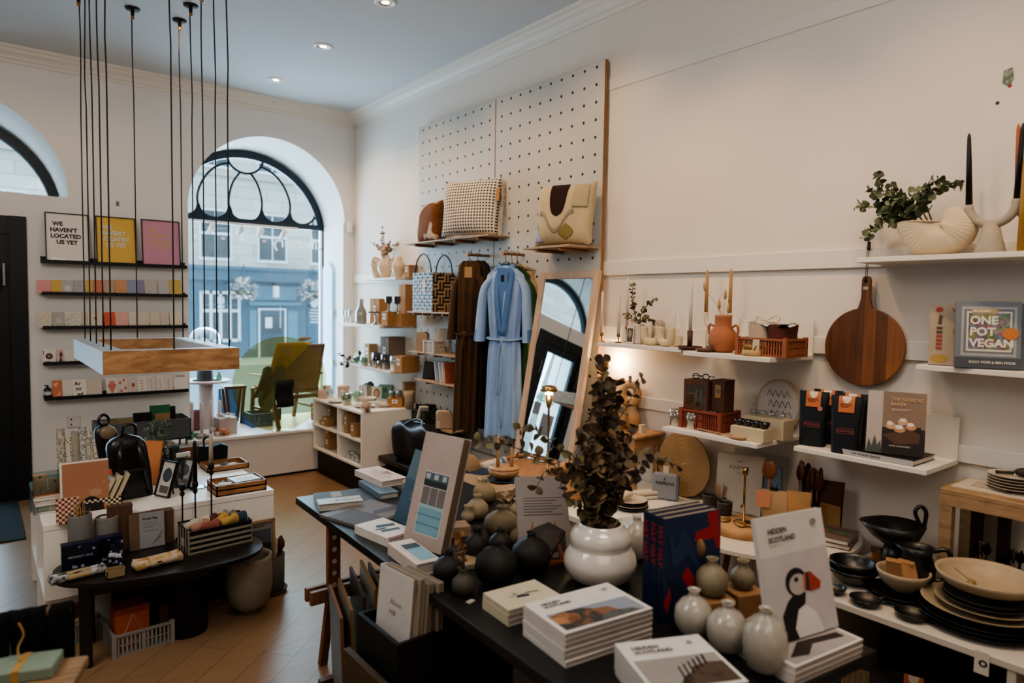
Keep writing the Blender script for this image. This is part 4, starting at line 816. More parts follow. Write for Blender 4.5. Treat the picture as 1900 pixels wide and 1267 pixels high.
# framed print leaning on the unit behind the basket
q=O(478,1000); framed('oak framed dark landscape print leaning on the white unit corner',.19,.30,(1.255,UY0-.075,P(478,1012,Y=UY0-.075).z-.16),4,'#7f7c76','#96774c',items=[('r',.12,.1,.88,.82,'#23282d'),('r',.12,.55,.88,.82,'#4a545c'),('t',.25,.87,.055,'EL MUSEUM','#4a3724','LEFT',.02)],fw=.014)
# under the table
q=P(262,1205,Z=0); white_c='#8e8a80'
a=P(212,1222,Z=0); b=P(320,1190,Z=0); an2=math.atan2(b.y-a.y,b.x-a.x); c=(a+b)/2+Vector((-math.sin(an2),math.cos(an2),0))*.09
crate((b-a).length,.18,.105,white_c,'white slotted crate with orange box on the floor under the oval table',c,an2,th=.004)
bx_=P(240,1210,Z=0); o=thing('gift_box','orange box printed with a thin white triangle in the floor crate','box',(c.x-.04,c.y+.0,.0135),an2); MB().mat(M('#b0501f',.55)).box(-.075,.075,-.055,.055,0,.20,bev=.002).build('box_body',o)
MB().mat(M('#8f3d16',.55)).box(-.0755,.0755,-.0555,.0555,.17,.2005).build('lid',o)
MB().mat(M('#d7c9bb',.5)).bar((-.05,-.0575,.045),(.0,-.0575,.165),.0045,.001).bar((.0,-.0575,.165),(.055,-.0575,.045),.0045,.001).build('triangle',o); text('VALERIE',.014,M('#d7c9bb',.5),o,(0,-.0574,.03),FRONT,align='CENTER')
o=thing('gift_box','dark slate box with white roof line behind the orange one','box',(c.x+.04,UY0-.09,0),0); MB().mat(M('#1e2426',.6)).box(-.13,.13,-.06,.06,0,.30,bev=.002).build('box_body',o); MB().mat(M('#8d8c88',.5)).bar((-.07,-.062,.24),(.0,-.062,.28),.005,.001).bar((.0,-.062,.28),(.09,-.062,.25),.005,.001).build('roof_line',o)
solo(MB().mat(M('#4a2a17',.7)).box(-.02,.02,-.05,.05,0,.17),'wooden_block','small brown wooden block beside the orange box in the crate','block',(c.x+.10,c.y,.0135),an2)
for k,px in enumerate((331,343)):
    q=P(px,1180,Z=0); solo(MB().mat(wood('#6d4222','#3d2412',.5,(12,12,2),3.)).box(-.0125,.0125,-.03,.03,0,.255,bev=.002),'timber_offcut','upright reddish timber board under the table, %s of two'%('left' if k==0 else 'right'),'board',(q.x,q.y+.04,0),0.)
a=P(128,1200,Z=0); b=P(178,1188,Z=0); an3=an2; crate(.22,.16,.10,white_c,'smaller pale crate at the left under the oval table',(b.x-.09,b.y+.09,0),an3,th=.004)
solo(MB().mat(M('#a68a63',.7)).box(-.035,.035,-.05,.05,0,.10,bev=.003),'block_box','cream block shaped box standing in the smaller pale crate','box',(b.x-.07,b.y+.08,.0135),an3)
carton(.09,.07,.06,'rust brown small box stacked on the cream block box',(b.x-.09,b.y+.09,.115),.3,color='#5e2e1b',tagc=None)
# planters
q=P(456,1130,Z=0); vessel([(.045,0),(.05,.012),(.062,.022),(.105,.06),(.122,.14),(.122,.22),(.118,.29),(.120,.315)],'large cream stoneware planter on a foot beside the oval table','planter',(q.x+.01,q.y-.03,0),M('#8f8673',.85,var=.08,scale=30,bump=.3),name='planter',th=.012)
q=P(508,1103,Z=0); q.y+=.06; qp=q
o=thing('cylinder_pot','dark grey cylinder pot on saucer beside the cream planter','pot',(q.x,q.y,0)); gp=M('#4d4a45',.8,bump=.2)
MB().mat(gp).lathe([(.0005,.012),(.075,.012),(.08,.03),(.082,.225),(.076,.225),(.072,.03),(.0005,.025)],28,cap=False).build('pot_body',o); MB().mat(gp).lathe([(.0005,0),(.085,0),(.098,.02),(.092,.02),(.08,.01),(.0005,.01)],28,cap=False).build('saucer',o)
rnd=random.Random(9)
for k in range(9):
    a=k*.7; r=.045 if k else 0; sl=rnd.uniform(.25,.31)
    o=thing('paper_flower','%s pleated paper flower in the dark grey pot'%(['white central','white front','cream right','pale left','brown back','ivory back','cream far left','white far right','brown front right'][k]),'paper flower',(q.x+r*math.cos(a),q.y+r*math.sin(a),.032),0,'paper flowers in the grey pot',rx=.12*math.sin(a),ry=.12*math.cos(a))
    c='#4c3223' if k in(4,8) else '#b9ab93'; MB().mat(M('#6b563c',.8)).cyl(.002,0,sl-.06,n=6).build('stem',o); MB().mat(M(c,.8)).lathe([(.004,sl-.09),(.022,sl-.05),(.020,sl-.02),(.006,sl+.01)],10,mod=lambda t,k:1+.18*(1 if int(t*10/PI/2+.5)%2 else -1)).build('petals',o)
# garment rail with black cloth straps and mint box, bottom-left foreground
rl=thing('wooden_rail','light wooden rail carrying black cloth straps in the bottom left corner','rail',(0,0,0)); RZ=.86
a=P(-80,1165,Z=RZ); b=P(132,1128,Z=RZ); d_=(b-a).normalized(); wl=wood('#a27f55','#79572f',.5,(3,12,12),3.)
MB().mat(wl).tube([a,b],.013,10).build('crossbar',rl)
for e in(a,b-d_*.02): MB().mat(wl).tube([(e.x,e.y,0),(e.x,e.y,RZ+.012)],.012,10).build('post',rl)
strap=M('#050507',.85,bump=.3,spec=.2)
for k,(px0,px1,l) in enumerate(((-40,16,'leftmost'),(18,52,'second from the left'),(53,86,'third from the left'),(90,130,'rightmost'))):
    p0=a+d_*((P(px0,1150,Z=RZ)-a).dot(d_)); p1=a+d_*((P(px1,1150,Z=RZ)-a).dot(d_)); w_=max(.03,(p1-p0).length); mid=(p0+p1)/2; an_=math.atan2(d_.y,d_.x)
    prof=[(-.022,-.62),(-.026,-.3),(-.022,-.05),(-.017,.008),(0,.019),(.017,.008),(.022,-.05),(.026,-.3),(.022,-.58)]
    m=MB().mat(strap).grid(lambda s,t,w_=w_,k=k:(lambda i:(-w_/2+w_*s+.004*math.sin(7*t+k),prof[i][0]+.003*math.sin(6*s+k),prof[i][1]))(min(8,int(round(t*8)))),7,9)
    solo(m,'black_strap','%s black cloth strap folded over the wooden rail'%l,'strap',(mid.x,mid.y,RZ),an_,'black straps over the wooden rail',solid=.006)
sh=.74; q0=P(55,1245,Z=sh); tb=thing('wooden_stool','small light wooden stool top at the bottom left edge','stool',(q0.x-.01,q0.y-.02,0),-.35)
MB().mat(wl).box(-.16,.125,-.1,.075,sh-.03,sh-.001,bev=.004).build('seat',tb)
for sx in(-.14,.105):
    for sy in(-.08,.055): MB().mat(wl).tube([(sx,sy,0),(sx*.9,sy*.9,sh-.03)],.012,8).build('leg',tb)
o=thing('gift_box','mint green box tied with a yellow ribbon on the stool','box',(q0.x-.02,q0.y,sh),-.35); MB().mat(M('#7e917f',.7)).box(-.125,.085,-.05,.05,0,.03,bev=.003).build('box_body',o); MB().mat(M('#b58a3f',.6)).box(-.005,.012,-.051,.051,-.0,.031).tube(smooth([(.0,.0,.031),(-.01,.02,.06),(.0,.03,.09),(-.012,.035,.12)]),.0025,5).build('ribbon',o)
# ================================================================ WINDOW SEAT DISPLAY
SZ=.44
def SW(px,py): return P(px,py,Z=SZ)
# acrylic disc
q=P(522,790,Z=SZ); dY=6.52; c=P(522,712,Y=dY); rr=c.z-SZ-.002
o=thing('acrylic_disc','large translucent yellow acrylic disc standing on the window seat','disc',(c.x,dY,SZ+.0015)); MB().mat(glass('#d5cd8c',.06,.10)).at((0,0,rr),FRONT).lathe([(.0005,0),(rr,0)],64,cap=False,smooth=False).build('disc_sheet',o)
MB().mat(glass('#e8ecea',.2)).box(-.08,.08,-.03,-.006,0,.012).box(-.08,.08,.006,.03,0,.012).build('stand',o)
# lounge chair with rattan back, seen from behind
CY=6.93; a=P(468,765,Y=CY)
ch=thing('lounge_chair','oak lounge chair with woven cane back in the arched window','chair',(2.545,CY,SZ),R(6)); oak=wood('#7c4f24','#4f2e13',.45,(2,10,10),3.)
cane=pattern('weave','#4a3016','#9c7440',110,.7)
m=MB().mat(cane).at((0,-.17,.40),(R(17),0,0)).box(-.235,.235,-.006,.006,-.03,.43); m.build('cane_back',ch)
m=MB().mat(oak).at((0,-.17,.40),(R(17),0,0)).box(-.26,.26,-.013,.013,.42,.455,bev=.004).box(-.26,-.235,-.013,.013,-.06,.44,bev=.003).box(.235,.26,-.013,.013,-.06,.44,bev=.003).box(-.25,.25,-.012,.012,-.06,-.03); m.build('back_frame',ch)
MB().mat(cane).at((0,0,0),(R(6),0,0)).box(-.24,.24,-.14,.30,.345,.36).build('seat',ch)
MB().mat(oak).box(-.26,.26,-.18,-.15,.27,.31,bev=.003).box(-.26,.26,.28,.31,.32,.36,bev=.003).box(-.26,-.235,-.16,.3,.30,.34).box(.235,.26,-.16,.3,.30,.34).build('seat_rail',ch)
for s in(-1,1):
    MB().mat(oak).bar((s*.25,-.14,.41),(s*.235,-.30,.0),.035,.028).build('leg',ch); MB().mat(oak).bar((s*.25,.26,.36),(s*.235,.33,.0),.035,.028).build('leg',ch); MB().mat(oak).bar((s*.245,-.24,.16),(s*.245,.30,.16),.025,.02).build('stretcher',ch)
    MB().mat(oak).bar((s*.275,-.2,.52),(s*.275,.28,.50),.04,.02).build('armrest',ch)
def cloth(name,label,cat,mat,pts_fn,nu,nv,loc,rz=0,th=.004,group=None): return solo(MB().mat(mat).grid(pts_fn,nu,nv),name,label,cat,loc,rz,group,solid=th)
def Rl(x,y,z): v=Matrix.Rotation(R(14),3,'Z')@Vector((x,y,z)); return v
cloth('wool_throw','ochre wool throw draped over the chair back corner','throw',M('#a98a35',.95,bump=.5,var=.12),lambda a,b:(-.28+.38*a*(1-.8*b)-.06*b,-.345-.012*math.sin(9*a)+.07*b,.86-.36*b),14,12,(2.545,CY,SZ),R(6))
cloth('green_scarf','dark green scarf hanging from the left of the lounge chair','scarf',M('#2f4a44',.95,bump=.4,var=.2),lambda a,b:(-.40+.20*a-.12*b*(1-a),-.27-.03*math.sin(8*a+2*b)-.05,.62-.30*b+.02*math.sin(9*a)),10,12,(2.545,CY,SZ),R(6))
cloth('blue_cloth','pale blue green cloth bundle below the scarf by the chair leg','textile',M('#5f8084',.95,bump=.4,var=.2),lambda a,b:(-.47+.24*a,-.30-.03*math.sin(10*a+3*b)-.05*b,.40-.20*b*math.sin(PI*min(1,a+.15))),12,10,(2.545,CY,SZ),R(6))
cloth('black_bag','black cloth tote slung on the arm of the lounge chair','bag',M('#15161a',.8,var=.2),lambda a,b:(-.31+.17*a,-.40-.03*math.sin(PI*a)-.01*math.sin(9*b),.50-.26*b),10,8,(2.545,CY,SZ),R(6),.02)
solo(MB().mat(M('#7c6a56',.95,bump=.5)).ball((0,0,.03),.035,sc=(1.6,.8,.7)).ball((.05,.0,.035),.025,sc=(1.6,.7,.6)),'wool_glove','pale wool bundle resting on the chair top rail','textile',(P(566,652,Y=6.75).x,6.80,SZ+.85))
# crates
crate(.20,.26,.13,'#2d69a0','blue slotted crate on the window seat behind the yellow disc',(P(478,785,Y=6.98).x,6.98,SZ),.0,nb=10); crate(.24,.2,.12,'#20302f','dark green slotted crate on the window seat under the chair',(P(507,775,Y=6.90).x+.04,7.25,SZ),0,nb=10)
# candle box, tealight macarons, white candles
q=SW(430,806); o=thing('gift_box','pale pink boxed candle set at the front of the window seat','box',(q.x-.03,q.y+.10,SZ),.1); MB().mat(M('#b9a7a0',.6)).box(-.085,.085,-.075,.075,0,.155,bev=.003).build('box_body',o); MB().mat(M('#d2c8c2',.5)).box(-.02,.02,-.08,.08,.155,.165).tube(smooth([(-.02,0,.165),(-.05,.01,.19),(-.02,.02,.185),(0,0,.165),(.03,.01,.19),(.05,.0,.17)]),.006,6).build('bow',o)
mac=[(352,793,'#2d6f56','deep green'),(352,783,'#2f7a5e','green'),(364,800,'#4c8a72','sage green'),(371,788,'#a2918d','mauve grey'),(383,796,'#b3a5a0','pale grey pink'),(395,788,'#c0b3ad','off white'),(388,806,'#bdb2ab','ivory'),(404,803,'#c6bab1','cream'),(407,787,'#c0654a','coral'),(414,794,'#c97b52','light orange'),(420,803,'#cf8757','apricot')]
for k,(px,py,c,l) in enumerate(mac):
    q=SW(px,806); z=SZ+ (.0 if py>798 else (.037 if py>790 else .074)); q=P(px,py+6,Y=6.60+.012*(k%3)) ; y=6.56+.05*(k%3)
    x=P(px,800,Y=y).x; o=thing('macaron_candle','%s macaron shaped candle, %s from the left on the window seat'%(l,ORD[k] if k else 'first'),'candle',(x,y,SZ+(0 if k in(0,2,4,6,7,10,3) else .036)),group='macaron candles on the window seat'); m=M(c,.6)
    MB().mat(m).lathe([(.001,0),(.026,.001),(.03,.007),(.027,.013),(.027,.021),(.03,.027),(.026,.034),(.001,.035)],18).build('wax',o); MB().mat(M('#eee8df',.9)).cyl(.001,.034,.042,n=5).build('wick',o)
for k,(px,py,yt) in enumerate(((356,800,745),(374,800,745),(391,800,743),(408,795,742))):
    y=6.74; x=P(px,780,Y=y).x; candle(P(px,yt,Y=y).z-SZ,.016,'white pillar candle, %s of four standing on the window seat'%ORD[k],(x,y,SZ),'#cfc4bf',taper=.97,group='white candles on the window seat')
# side table with pedestal, pot and glass dome lamp
px_=376; y=7.12; tz=P(395,704,Y=y).z; x=P(388,704,Y=y).x-.03
o=thing('pedestal_table','small pale pink round pedestal table on the window seat','table',(x,y,SZ)); mm=M('#c5aca6',.5)
MB().mat(mm).lathe([(.0005,tz-SZ-.02),(.22,tz-SZ-.02),(.225,tz-SZ-.012),(.225,tz-SZ-.004),(.218,tz-SZ),(.0005,tz-SZ)],36,cap=False).build('tabletop',o); MB().mat(mm).lathe([(.11,0),(.11,.012),(.07,.02),(.066,tz-SZ-.02)],24).build('pedestal',o)
solo(MB().mat(glass('#7fb7a2',.2,.3)).lathe([(.02,0),(.03,.02),(.025,.05),(.012,.07),(.014,.08)],16,cap=False),'green_bottle','small green glass bottle on the pedestal table edge','bottle',(x+.10,y-.10,tz))
lx,ly=x-.01,y-.02; zc=P(372,633,Y=ly).z-tz; r=.14; o=thing('dome_lamp','clear glass dome lamp with black base on the pedestal table','lamp',(lx,ly,tz+.0005))
MB().mat(glass('#e6eff2',.25)).lathe([(r,zc-.05),(r,zc),(r*.96,zc+.05),(r*.75,zc+.10),(r*.4,zc+.13),(.001,zc+.138)],28,cap=False).build('glass_dome',o); MB().mat(M('#17191c',.5)).lathe([(.001,0),(.12,0),(.12,.006),(.08,.012),(.075,.10),(.001,.10)],26,cap=False).build('lamp_base',o); MB().mat(M('#c9cdd0',.35,.3)).lathe([(.012,.10),(.012,zc-.06),(.10,zc-.05),(.13,zc-.04),(.001,zc-.04)],20,cap=False).build('stem',o)
crate(.16,.14,.10,'#b9b3b3','small white slotted crate behind the pink box on the window seat',(P(415,765,Y=7.2).x,7.2,SZ),0,nb=10)
q=P(428,700,Y=7.35); solo(MB().mat(M('#3f6f92',.6)).box(-.10,.10,-.02,.02,0,.34),'display_board','flat blue display board at the back of the window seat','board',(q.x-.01,7.42,SZ))
o=thing('folding_stool','dark reddish timber stool beside the lounge chair in the window','stool',(P(438,740,Y=7.2).x-.02,7.22,SZ)); MB().mat(M('#55301f',.5)).box(-.11,.11,-.08,.08,.36,.39,bev=.004).build('seat',o)
for sx in(-1,1): 
    for sy in(-1,1): MB().mat(M('#55301f',.5)).bar((sx*.09,sy*.06,.36),(sx*.055,sy*.07,0),.03,.02).build('leg',o)
q=P(352,720,Y=7.1); solo(MB().mat(M('#7a4a4f',.8)).box(-.06,.06,-.03,.03,.0,.2,bev=.02),'maroon_bag','small maroon fabric bag behind the white candles','bag',(q.x+.02,7.0,SZ))
# spotlight track below the transom
y=7.2; a=P(372,406,Y=y); b=P(552,428,Y=y); z=(a.z+b.z)/2; o=thing('spotlight_track','white track with four spotlights across the arched window','spotlights',((a.x+b.x)/2,y,z)); h=(b.x-a.x)/2; h0=WX-(a.x+b.x)/2
MB().mat(M('#e3e0dc',.4)).box(-h-.12,h,-.012,.012,-.012,.012).build('rail',o)
for px in(396,450,487,530):
    x=P(px,425,Y=y).x-(a.x+b.x)/2; hd=MB().mat(M('#e5e1dc',.4)).at((x,0,-.02),(R(25),R(18),0)).lathe([(.006,0),(.028,-.012),(.028,-.10)],16).build('spot_head',o); MB().mat(M('#ffd9b0',.5,emit=10.)).at((x,0,-.02),(R(25),R(18),0)).lathe([(.0005,-.1005),(.025,-.1005)],14,cap=False).build('lamp_face',hd)
# tall glass strip hinged on the right reveal, with pointed head
mgl=glass('#a9c4cf',.10); x=3.135; m=MB().mat(mgl); zt_=P(603,483,Y=7.3).z
m.poly([(7.16,SZ+.02),(7.42,SZ+.02),(7.42,zt_-.09),(7.30,zt_),(7.16,zt_-.10)],x,x+.006,'yz'); o=thing('glass_screen','narrow pointed glass screen hinged to the right window reveal','glass screen',(0,0,0)); m.build('glass_sheet',o)
for py in(580,672):
    q=P(612,py,Y=7.2); MB().mat(M('#9a938c',.3,.9)).box(x-.006,x+.012,7.14,7.20,q.z-.035,q.z+.035,bev=.003).build('hinge',o)
# ================================================================ CORNER: WALL SHELVES AND CUBE UNIT
shm=M('#dcd6cc',.45,var=.01); RW=-PI/2
def wallshelf(y0,y1,x0,z,label,t=.03,x1=D,group='white shelves on the right wall',mat=None,name='wall_shelf'):
    """board fixed on the right wall: z is its top"""
    return solo(MB().mat(mat or shm).box(-(y1-y0)/2,(y1-y0)/2,-(x1-x0),0,-t,0,bev=.002),name,label,'shelf',(x1,(y0+y1)/2,z),RW,group)
CS=[]
wallshelf(5.62,6.28,3.08,1.945,'small white corner shelf carrying the cream handled vases',.02); wallshelf(5.62,6.52,2.92,1.495,'white corner shelf carrying carafe and cake stand',.025); wallshelf(5.56,6.52,3.00,1.075,'white corner shelf with dark glass vases above the cube unit',.025)
def on(z,X): return lambda px,yoff=0: Vector((X,P(px,600,X=X).y,z))
v1=on(1.9455,3.19); v2=on(1.4955,3.04); v3=on(1.0755,3.10)
cerm=M('#cdb99c',.5,var=.05,coat=.3)
def handled(label,loc,s,rz,hs=2):
    def ex(o):
        for sg in((-1,1) if hs==2 else (-1,)):
            MB().mat(cerm).tube(smooth([(sg*.045*s,0,.15*s),(sg*.085*s,0,.165*s),(sg*.10*s,0,.135*s),(sg*.085*s,0,.105*s),(sg*.055*s,0,.105*s)]),.009*s,8).build('handle',o)
    return vessel([(.028*s,0),(.045*s,.03*s),(.062*s,.08*s),(.058*s,.12*s),(.040*s,.15*s),(.033*s,.165*s),(.037*s,.185*s)],label,'vase',loc,cerm,rz=rz,extra=ex,group='cream vases on the corner shelf')
handled('cream amphora vase with two ear handles, middle of the corner shelf',v1(714),1.22,-.5); q=v1(694); q.y+=.02; handled('cream vase with ring handles, left on the corner shelf',q+Vector((.04,0,0)),1.1,.6)
q=v1(742); o=handled('slim cream vase with one loop, right on the corner shelf',q+Vector((-.02,0,0)),1.05,-.3,1)
fm=[M('#8c7a66',.8,var=.3),M('#b98d6e',.8,var=.3),M('#7a6a60',.8,var=.3),M('#a39a83',.8,var=.2)]
q=v1(714); rnd=random.Random(11)
def blooms(o):
    m=MB()
    for k in range(9): m.mat(M(['#c79a7c','#b9ae96','#c9a58c'][k%3],.85,bump=.5)).ball((rnd.uniform(-.07,.08),rnd.uniform(-.05,.05),rnd.uniform(.22,.29)),rnd.uniform(.018,.028))
    m.build('flower_heads',o)
sprig('dried pink and brown bouquet in the middle cream amphora',q+Vector((0,0,.02)),[[(0,0,.0),(.0,.0,.2),(dx*.5,dy*.5,.29),(dx,dy,h)] for dx,dy,h in((-.02,.03,.50),(.16,-.10,.40),(-.10,.1,.33),(.06,.03,.34),(.12,-.05,.33),(-.06,.06,.30),(.03,-.04,.33),(.0,.08,.36))],'#8c7a66',leafmats=fm,lw=.032,ll=.035,name='dried_bouquet',extra=blooms,step=.022)
carton(.09,.10,.115,'small kraft box with label at the right of the cream vases',v1(754)+Vector((.03,-.03,0)),RW,color='#a97d4f',faces=('f',))
gl=glass('#dfe6e8',.3,.05); smoke=glass('#5b6366',.25,.15); smoke2=glass('#8b9496',.25,.12)
def tumbler(label,loc,r,h,mat,group=None,stem=False,foot=0.,name='drinking_glass'):
    o=thing(name,label,'glass',loc,0,group)
    if stem: MB().mat(mat).lathe([(r*.8,0),(r*.8,.003),(.006,.008),(.005,h*.45)],16,cap=False).build('stem',o); MB().mat(mat).lathe([(.005,h*.45),(r*.8,h*.55),(r,h*.75),(r*.9,h)],20,cap=False).build('bowl',o)
    else: MB().mat(mat).lathe([(.0005,.004),(r*.9,.004),(r*.92,0),(r,h),(r*.94,h),(r*.86,.01),(.0005,.01)],20,cap=False).build('glass_wall',o)
    return o
for k,px in enumerate((649,655,661)): q=v2(px); q.x-=.06; tumbler('clear ribbed wine tumbler, %s of three beside the grey carafe'%ORD[k],q,.028,.13,gl,'clear tumblers beside the carafe',True)
q=v2(675); vessel([(.05,0),(.055,.01),(.055,.12),(.03,.165),(.024,.18),(.024,.245)],'frosted grey glass carafe on the upper corner shelf','carafe',q+Vector((-.03,0,0)),glass('#b3babb',.3,.45),name='carafe')
q=v2(682); tumbler('small clear tumbler behind the grey carafe',q+Vector((.1,0,0)),.03,.15,gl)
kb=lambda px,w,d,h,l,X=3.12,z=1.4955,tagc='#ddd6c9',c='#a5763f',dz=0: carton(w,d,h,l,(X,P(px,600,X=X).y,z+dz),RW,color=c,tagc=tagc,group='cardboard boxes on the corner shelves')
kb(705,.20,.12,.25,'upright cardboard box with white label behind the dark cake stand',X=3.16)
kb(722,.12,.10,.13,'small cardboard box below the smoky wine glasses',X=3.00)
kb(752,.14,.16,.11,'low cardboard box at the right end of the upper corner shelf',X=3.1,tagc=None); kb(757,.12,.13,.27,'tall cardboard box stacked at the right end of the upper corner shelf',X=3.14,tagc=None,dz=.112)
for k,px in enumerate((721,733)): q=Vector((2.99,P(px,600,X=2.99).y,1.6275)); q.x+=.02*k; tumbler('smoky grey wine glass, %s of the pair on the small box'%('left' if k==0 else 'right'),q,.035,.14,smoke,'smoky wine glasses on the small box',True)
q=v2(708); q.x-=.06; q.y-=.0; o=thing('cake_stand','low dark glass cake stand on the upper corner shelf','cake stand',q); MB().mat(smoke).lathe([(.001,.115),(.085,.115),(.09,.125),(.085,.127),(.001,.12)],24,cap=False).build('plate',o); MB().mat(gl).lathe([(.045,0),(.04,.01),(.012,.03),(.014,.10),(.03,.115)],18,cap=False).build('stem',o)
kb(688,.11,.09,.20,'narrow white faced box standing at the back of the middle corner shelf',X=3.24,z=1.0755); kb(697,.08,.08,.13,'small white faced box in front of the narrow one',X=3.14,z=1.0755)
kb(728,.17,.17,.30,'large grey faced cardboard box at the back of the middle corner shelf',X=3.2,z=1.0755,c='#8a7460')
for k,(px,r,h,mt,l,X) in enumerate(((699,.042,.15,smoke,'ribbed smoky vase on the middle corner shelf, left',3.04),(715,.04,.14,smoke,'dark smoky vase on the middle corner shelf, right',3.06),(706,.028,.08,smoke2,'short grey tumbler between the two smoky vases',3.03),(734,.05,.14,gl,'clear glass cylinder vase right of the smoky pair',3.07))):
    q=Vector((X,P(px,600,X=X).y,1.0755)); tumbler(l,q,r,h,mt,name='glass_vase' if h>.1 else 'drinking_glass')
kb(752,.13,.14,.15,'cardboard box with label right of the clear cylinder vase',X=3.08,z=1.0755); kb(764,.10,.12,.15,'last cardboard box at the right end of the middle corner shelf',X=3.15,z=1.0755,tagc=None)
grn=glass('#9fd0b4',.3,.25)
q=Vector((3.04,P(660,600,X=3.04).y,1.0755)); o=thing('glass_candleholder','green glass dish stood on edge beside a green tumbler','glass',q); MB().mat(grn).at((0,0,.045),(0,PI/2,.4)).lathe([(.001,0),(.03,.0),(.045,.012),(.03,.018),(.001,.012)],20,cap=False).build('dish',o)
q=Vector((3.04,P(676,600,X=3.04).y,1.0755)); tumbler('short green glass tumbler beside the upright green dish',q,.04,.085,grn)
sprig('single dark leafed sprig drooping left off the middle corner shelf',Vector((3.04,P(656,600,X=3.04).y,1.085)),[[(0,0,0),(-.04,.1,.05),(-.1,.18,.09)],[(0,0,0),(-.09,.03,.01),(-.16,.05,-.03)],[(0,0,0),(.02,-.1,.08),(.02,-.14,.12)]],'#4c4a3c',lw=.055,ll=.07,name='dried_sprig',step=.07)
# cube unit --------------------------------------------------
CX,CY0,CY1,CZ0,CZ1=2.63,5.38,6.46,.25,.75
cu=thing('cube_unit','white cube shelving unit with four bays on a black base','shelving unit',(3.0-.04,(CY0+CY1)/2,0)); ox_,oy_=3.0-.04,(CY0+CY1)/2
X=lambda a:a-ox_; Yy=lambda a:a-oy_; bm_=M('#ece5da',.45,var=.01)
MB().mat(bm_).box(X(CX),X(D-.005),Yy(CY0),Yy(CY1),CZ1-.022,CZ1,bev=.002).build('top_board',cu)
MB().mat(bm_).box(X(CX),X(D-.005),Yy(CY0),Yy(CY0)+.022,CZ0,CZ1-.022).build('side_panel',cu); MB().mat(bm_).box(X(CX),X(D-.005),Yy(CY1)-.022,Yy(CY1),CZ0,CZ1-.022).build('side_panel',cu)
MB().mat(bm_).box(X(CX),X(D-.005),Yy(CY0)+.022,Yy(CY1)-.022,CZ0,CZ0+.02).build('bottom_board',cu)
ym=P(626,780,X=CX).y; MB().mat(bm_).box(X(CX)+.001,X(CX+.38),Yy(ym)-.01,Yy(ym)+.01,CZ0+.02,CZ1-.022).build('divider',cu)
zm=.49; MB().mat(bm_).box(X(CX)+.002,X(CX+.38),Yy(CY0)+.022,Yy(CY1)-.022,zm-.01,zm+.01).build('shelf',cu); MB().mat(M('#8f857a',.7)).box(X(CX+.38),X(CX+.39),Yy(CY0)+.022,Yy(CY1)-.022,CZ0,CZ1-.022).build('back_panel',cu)
MB().mat(blackm).box(X(CX)+.05,X(D-.005),Yy(CY0)+.03,Yy(CY1)-.003,0,CZ0-.001).build('base',cu)
def cub(px,py,w,d,h,l,z,X_=2.74,c='#a87b47'): return carton(w,d,h,l,(X_,P(px,py,X=X_).y,z),RW,color=c,group='kraft boxes in the cube unit')
zt1,zt2=zm+.0105,CZ0+.0205
cub(591,770,.11,.12,.17,'tall kraft box with white label, upper left bay of the cube unit',zt1); cub(608,775,.07,.1,.17,'narrow kraft box, middle of the upper left bay',zt1,2.80); cub(619,775,.07,.1,.16,'narrow kraft box, right of the upper left bay',zt1,2.80)
cub(607,790,.17,.09,.045,'flat kraft box lying front of the upper left bay',zt1,2.69); cub(609,785,.13,.07,.04,'smaller flat kraft box on top of the flat one',zt1+.0465,2.69)
cub(592,820,.20,.14,.11,'wide kraft box with label, lower left bay bottom',zt2); cub(596,800,.15,.13,.10,'kraft box stacked on the wide one, lower left bay',zt2+.1115); cub(617,820,.10,.12,.11,'kraft box with label at the right of the lower left bay, bottom',zt2); cub(617,800,.09,.12,.10,'kraft box with label at the right of the lower left bay, top',zt2+.1115)
for k,(px,h,l) in enumerate(((634,.12,'clear stacking glass, leftmost in the upper right bay'),(641,.16,'stacked clear glasses in the middle of the upper right bay'))):
    q=Vector((2.70,P(px,800,X=2.70).y,zt1)); tumbler(l,q,.035,h,gl)
cub(650,790,.07,.1,.18,'tall white faced kraft box, centre of the upper right bay',zt1,2.72,c='#b08654'); cub(664,790,.08,.11,.12,'low white faced kraft box, right of the upper right bay',zt1,2.70)
for k,(px,r,h,mt,l) in enumerate(((637,.04,.12,smoke,'dark ribbed glass tumbler, back left of the lower right bay'),(644,.03,.12,smoke,'second dark glass tumbler in the lower right bay'),(650,.028,.07,gl,'short clear glass at the front of the lower right bay'),(658,.028,.08,gl,'clear glass, second from the right in the lower right bay'),(665,.028,.07,gl,'clear glass, rightmost in the lower right bay'))):
    q=Vector((2.69 if k>1 else 2.76,P(px,850,X=2.69 if k>1 else 2.76).y,zt2)); tumbler(l,q,r,h,mt)
cub(661,840,.12,.10,.17,'white faced kraft box at the back of the lower right bay',zt2,2.86)
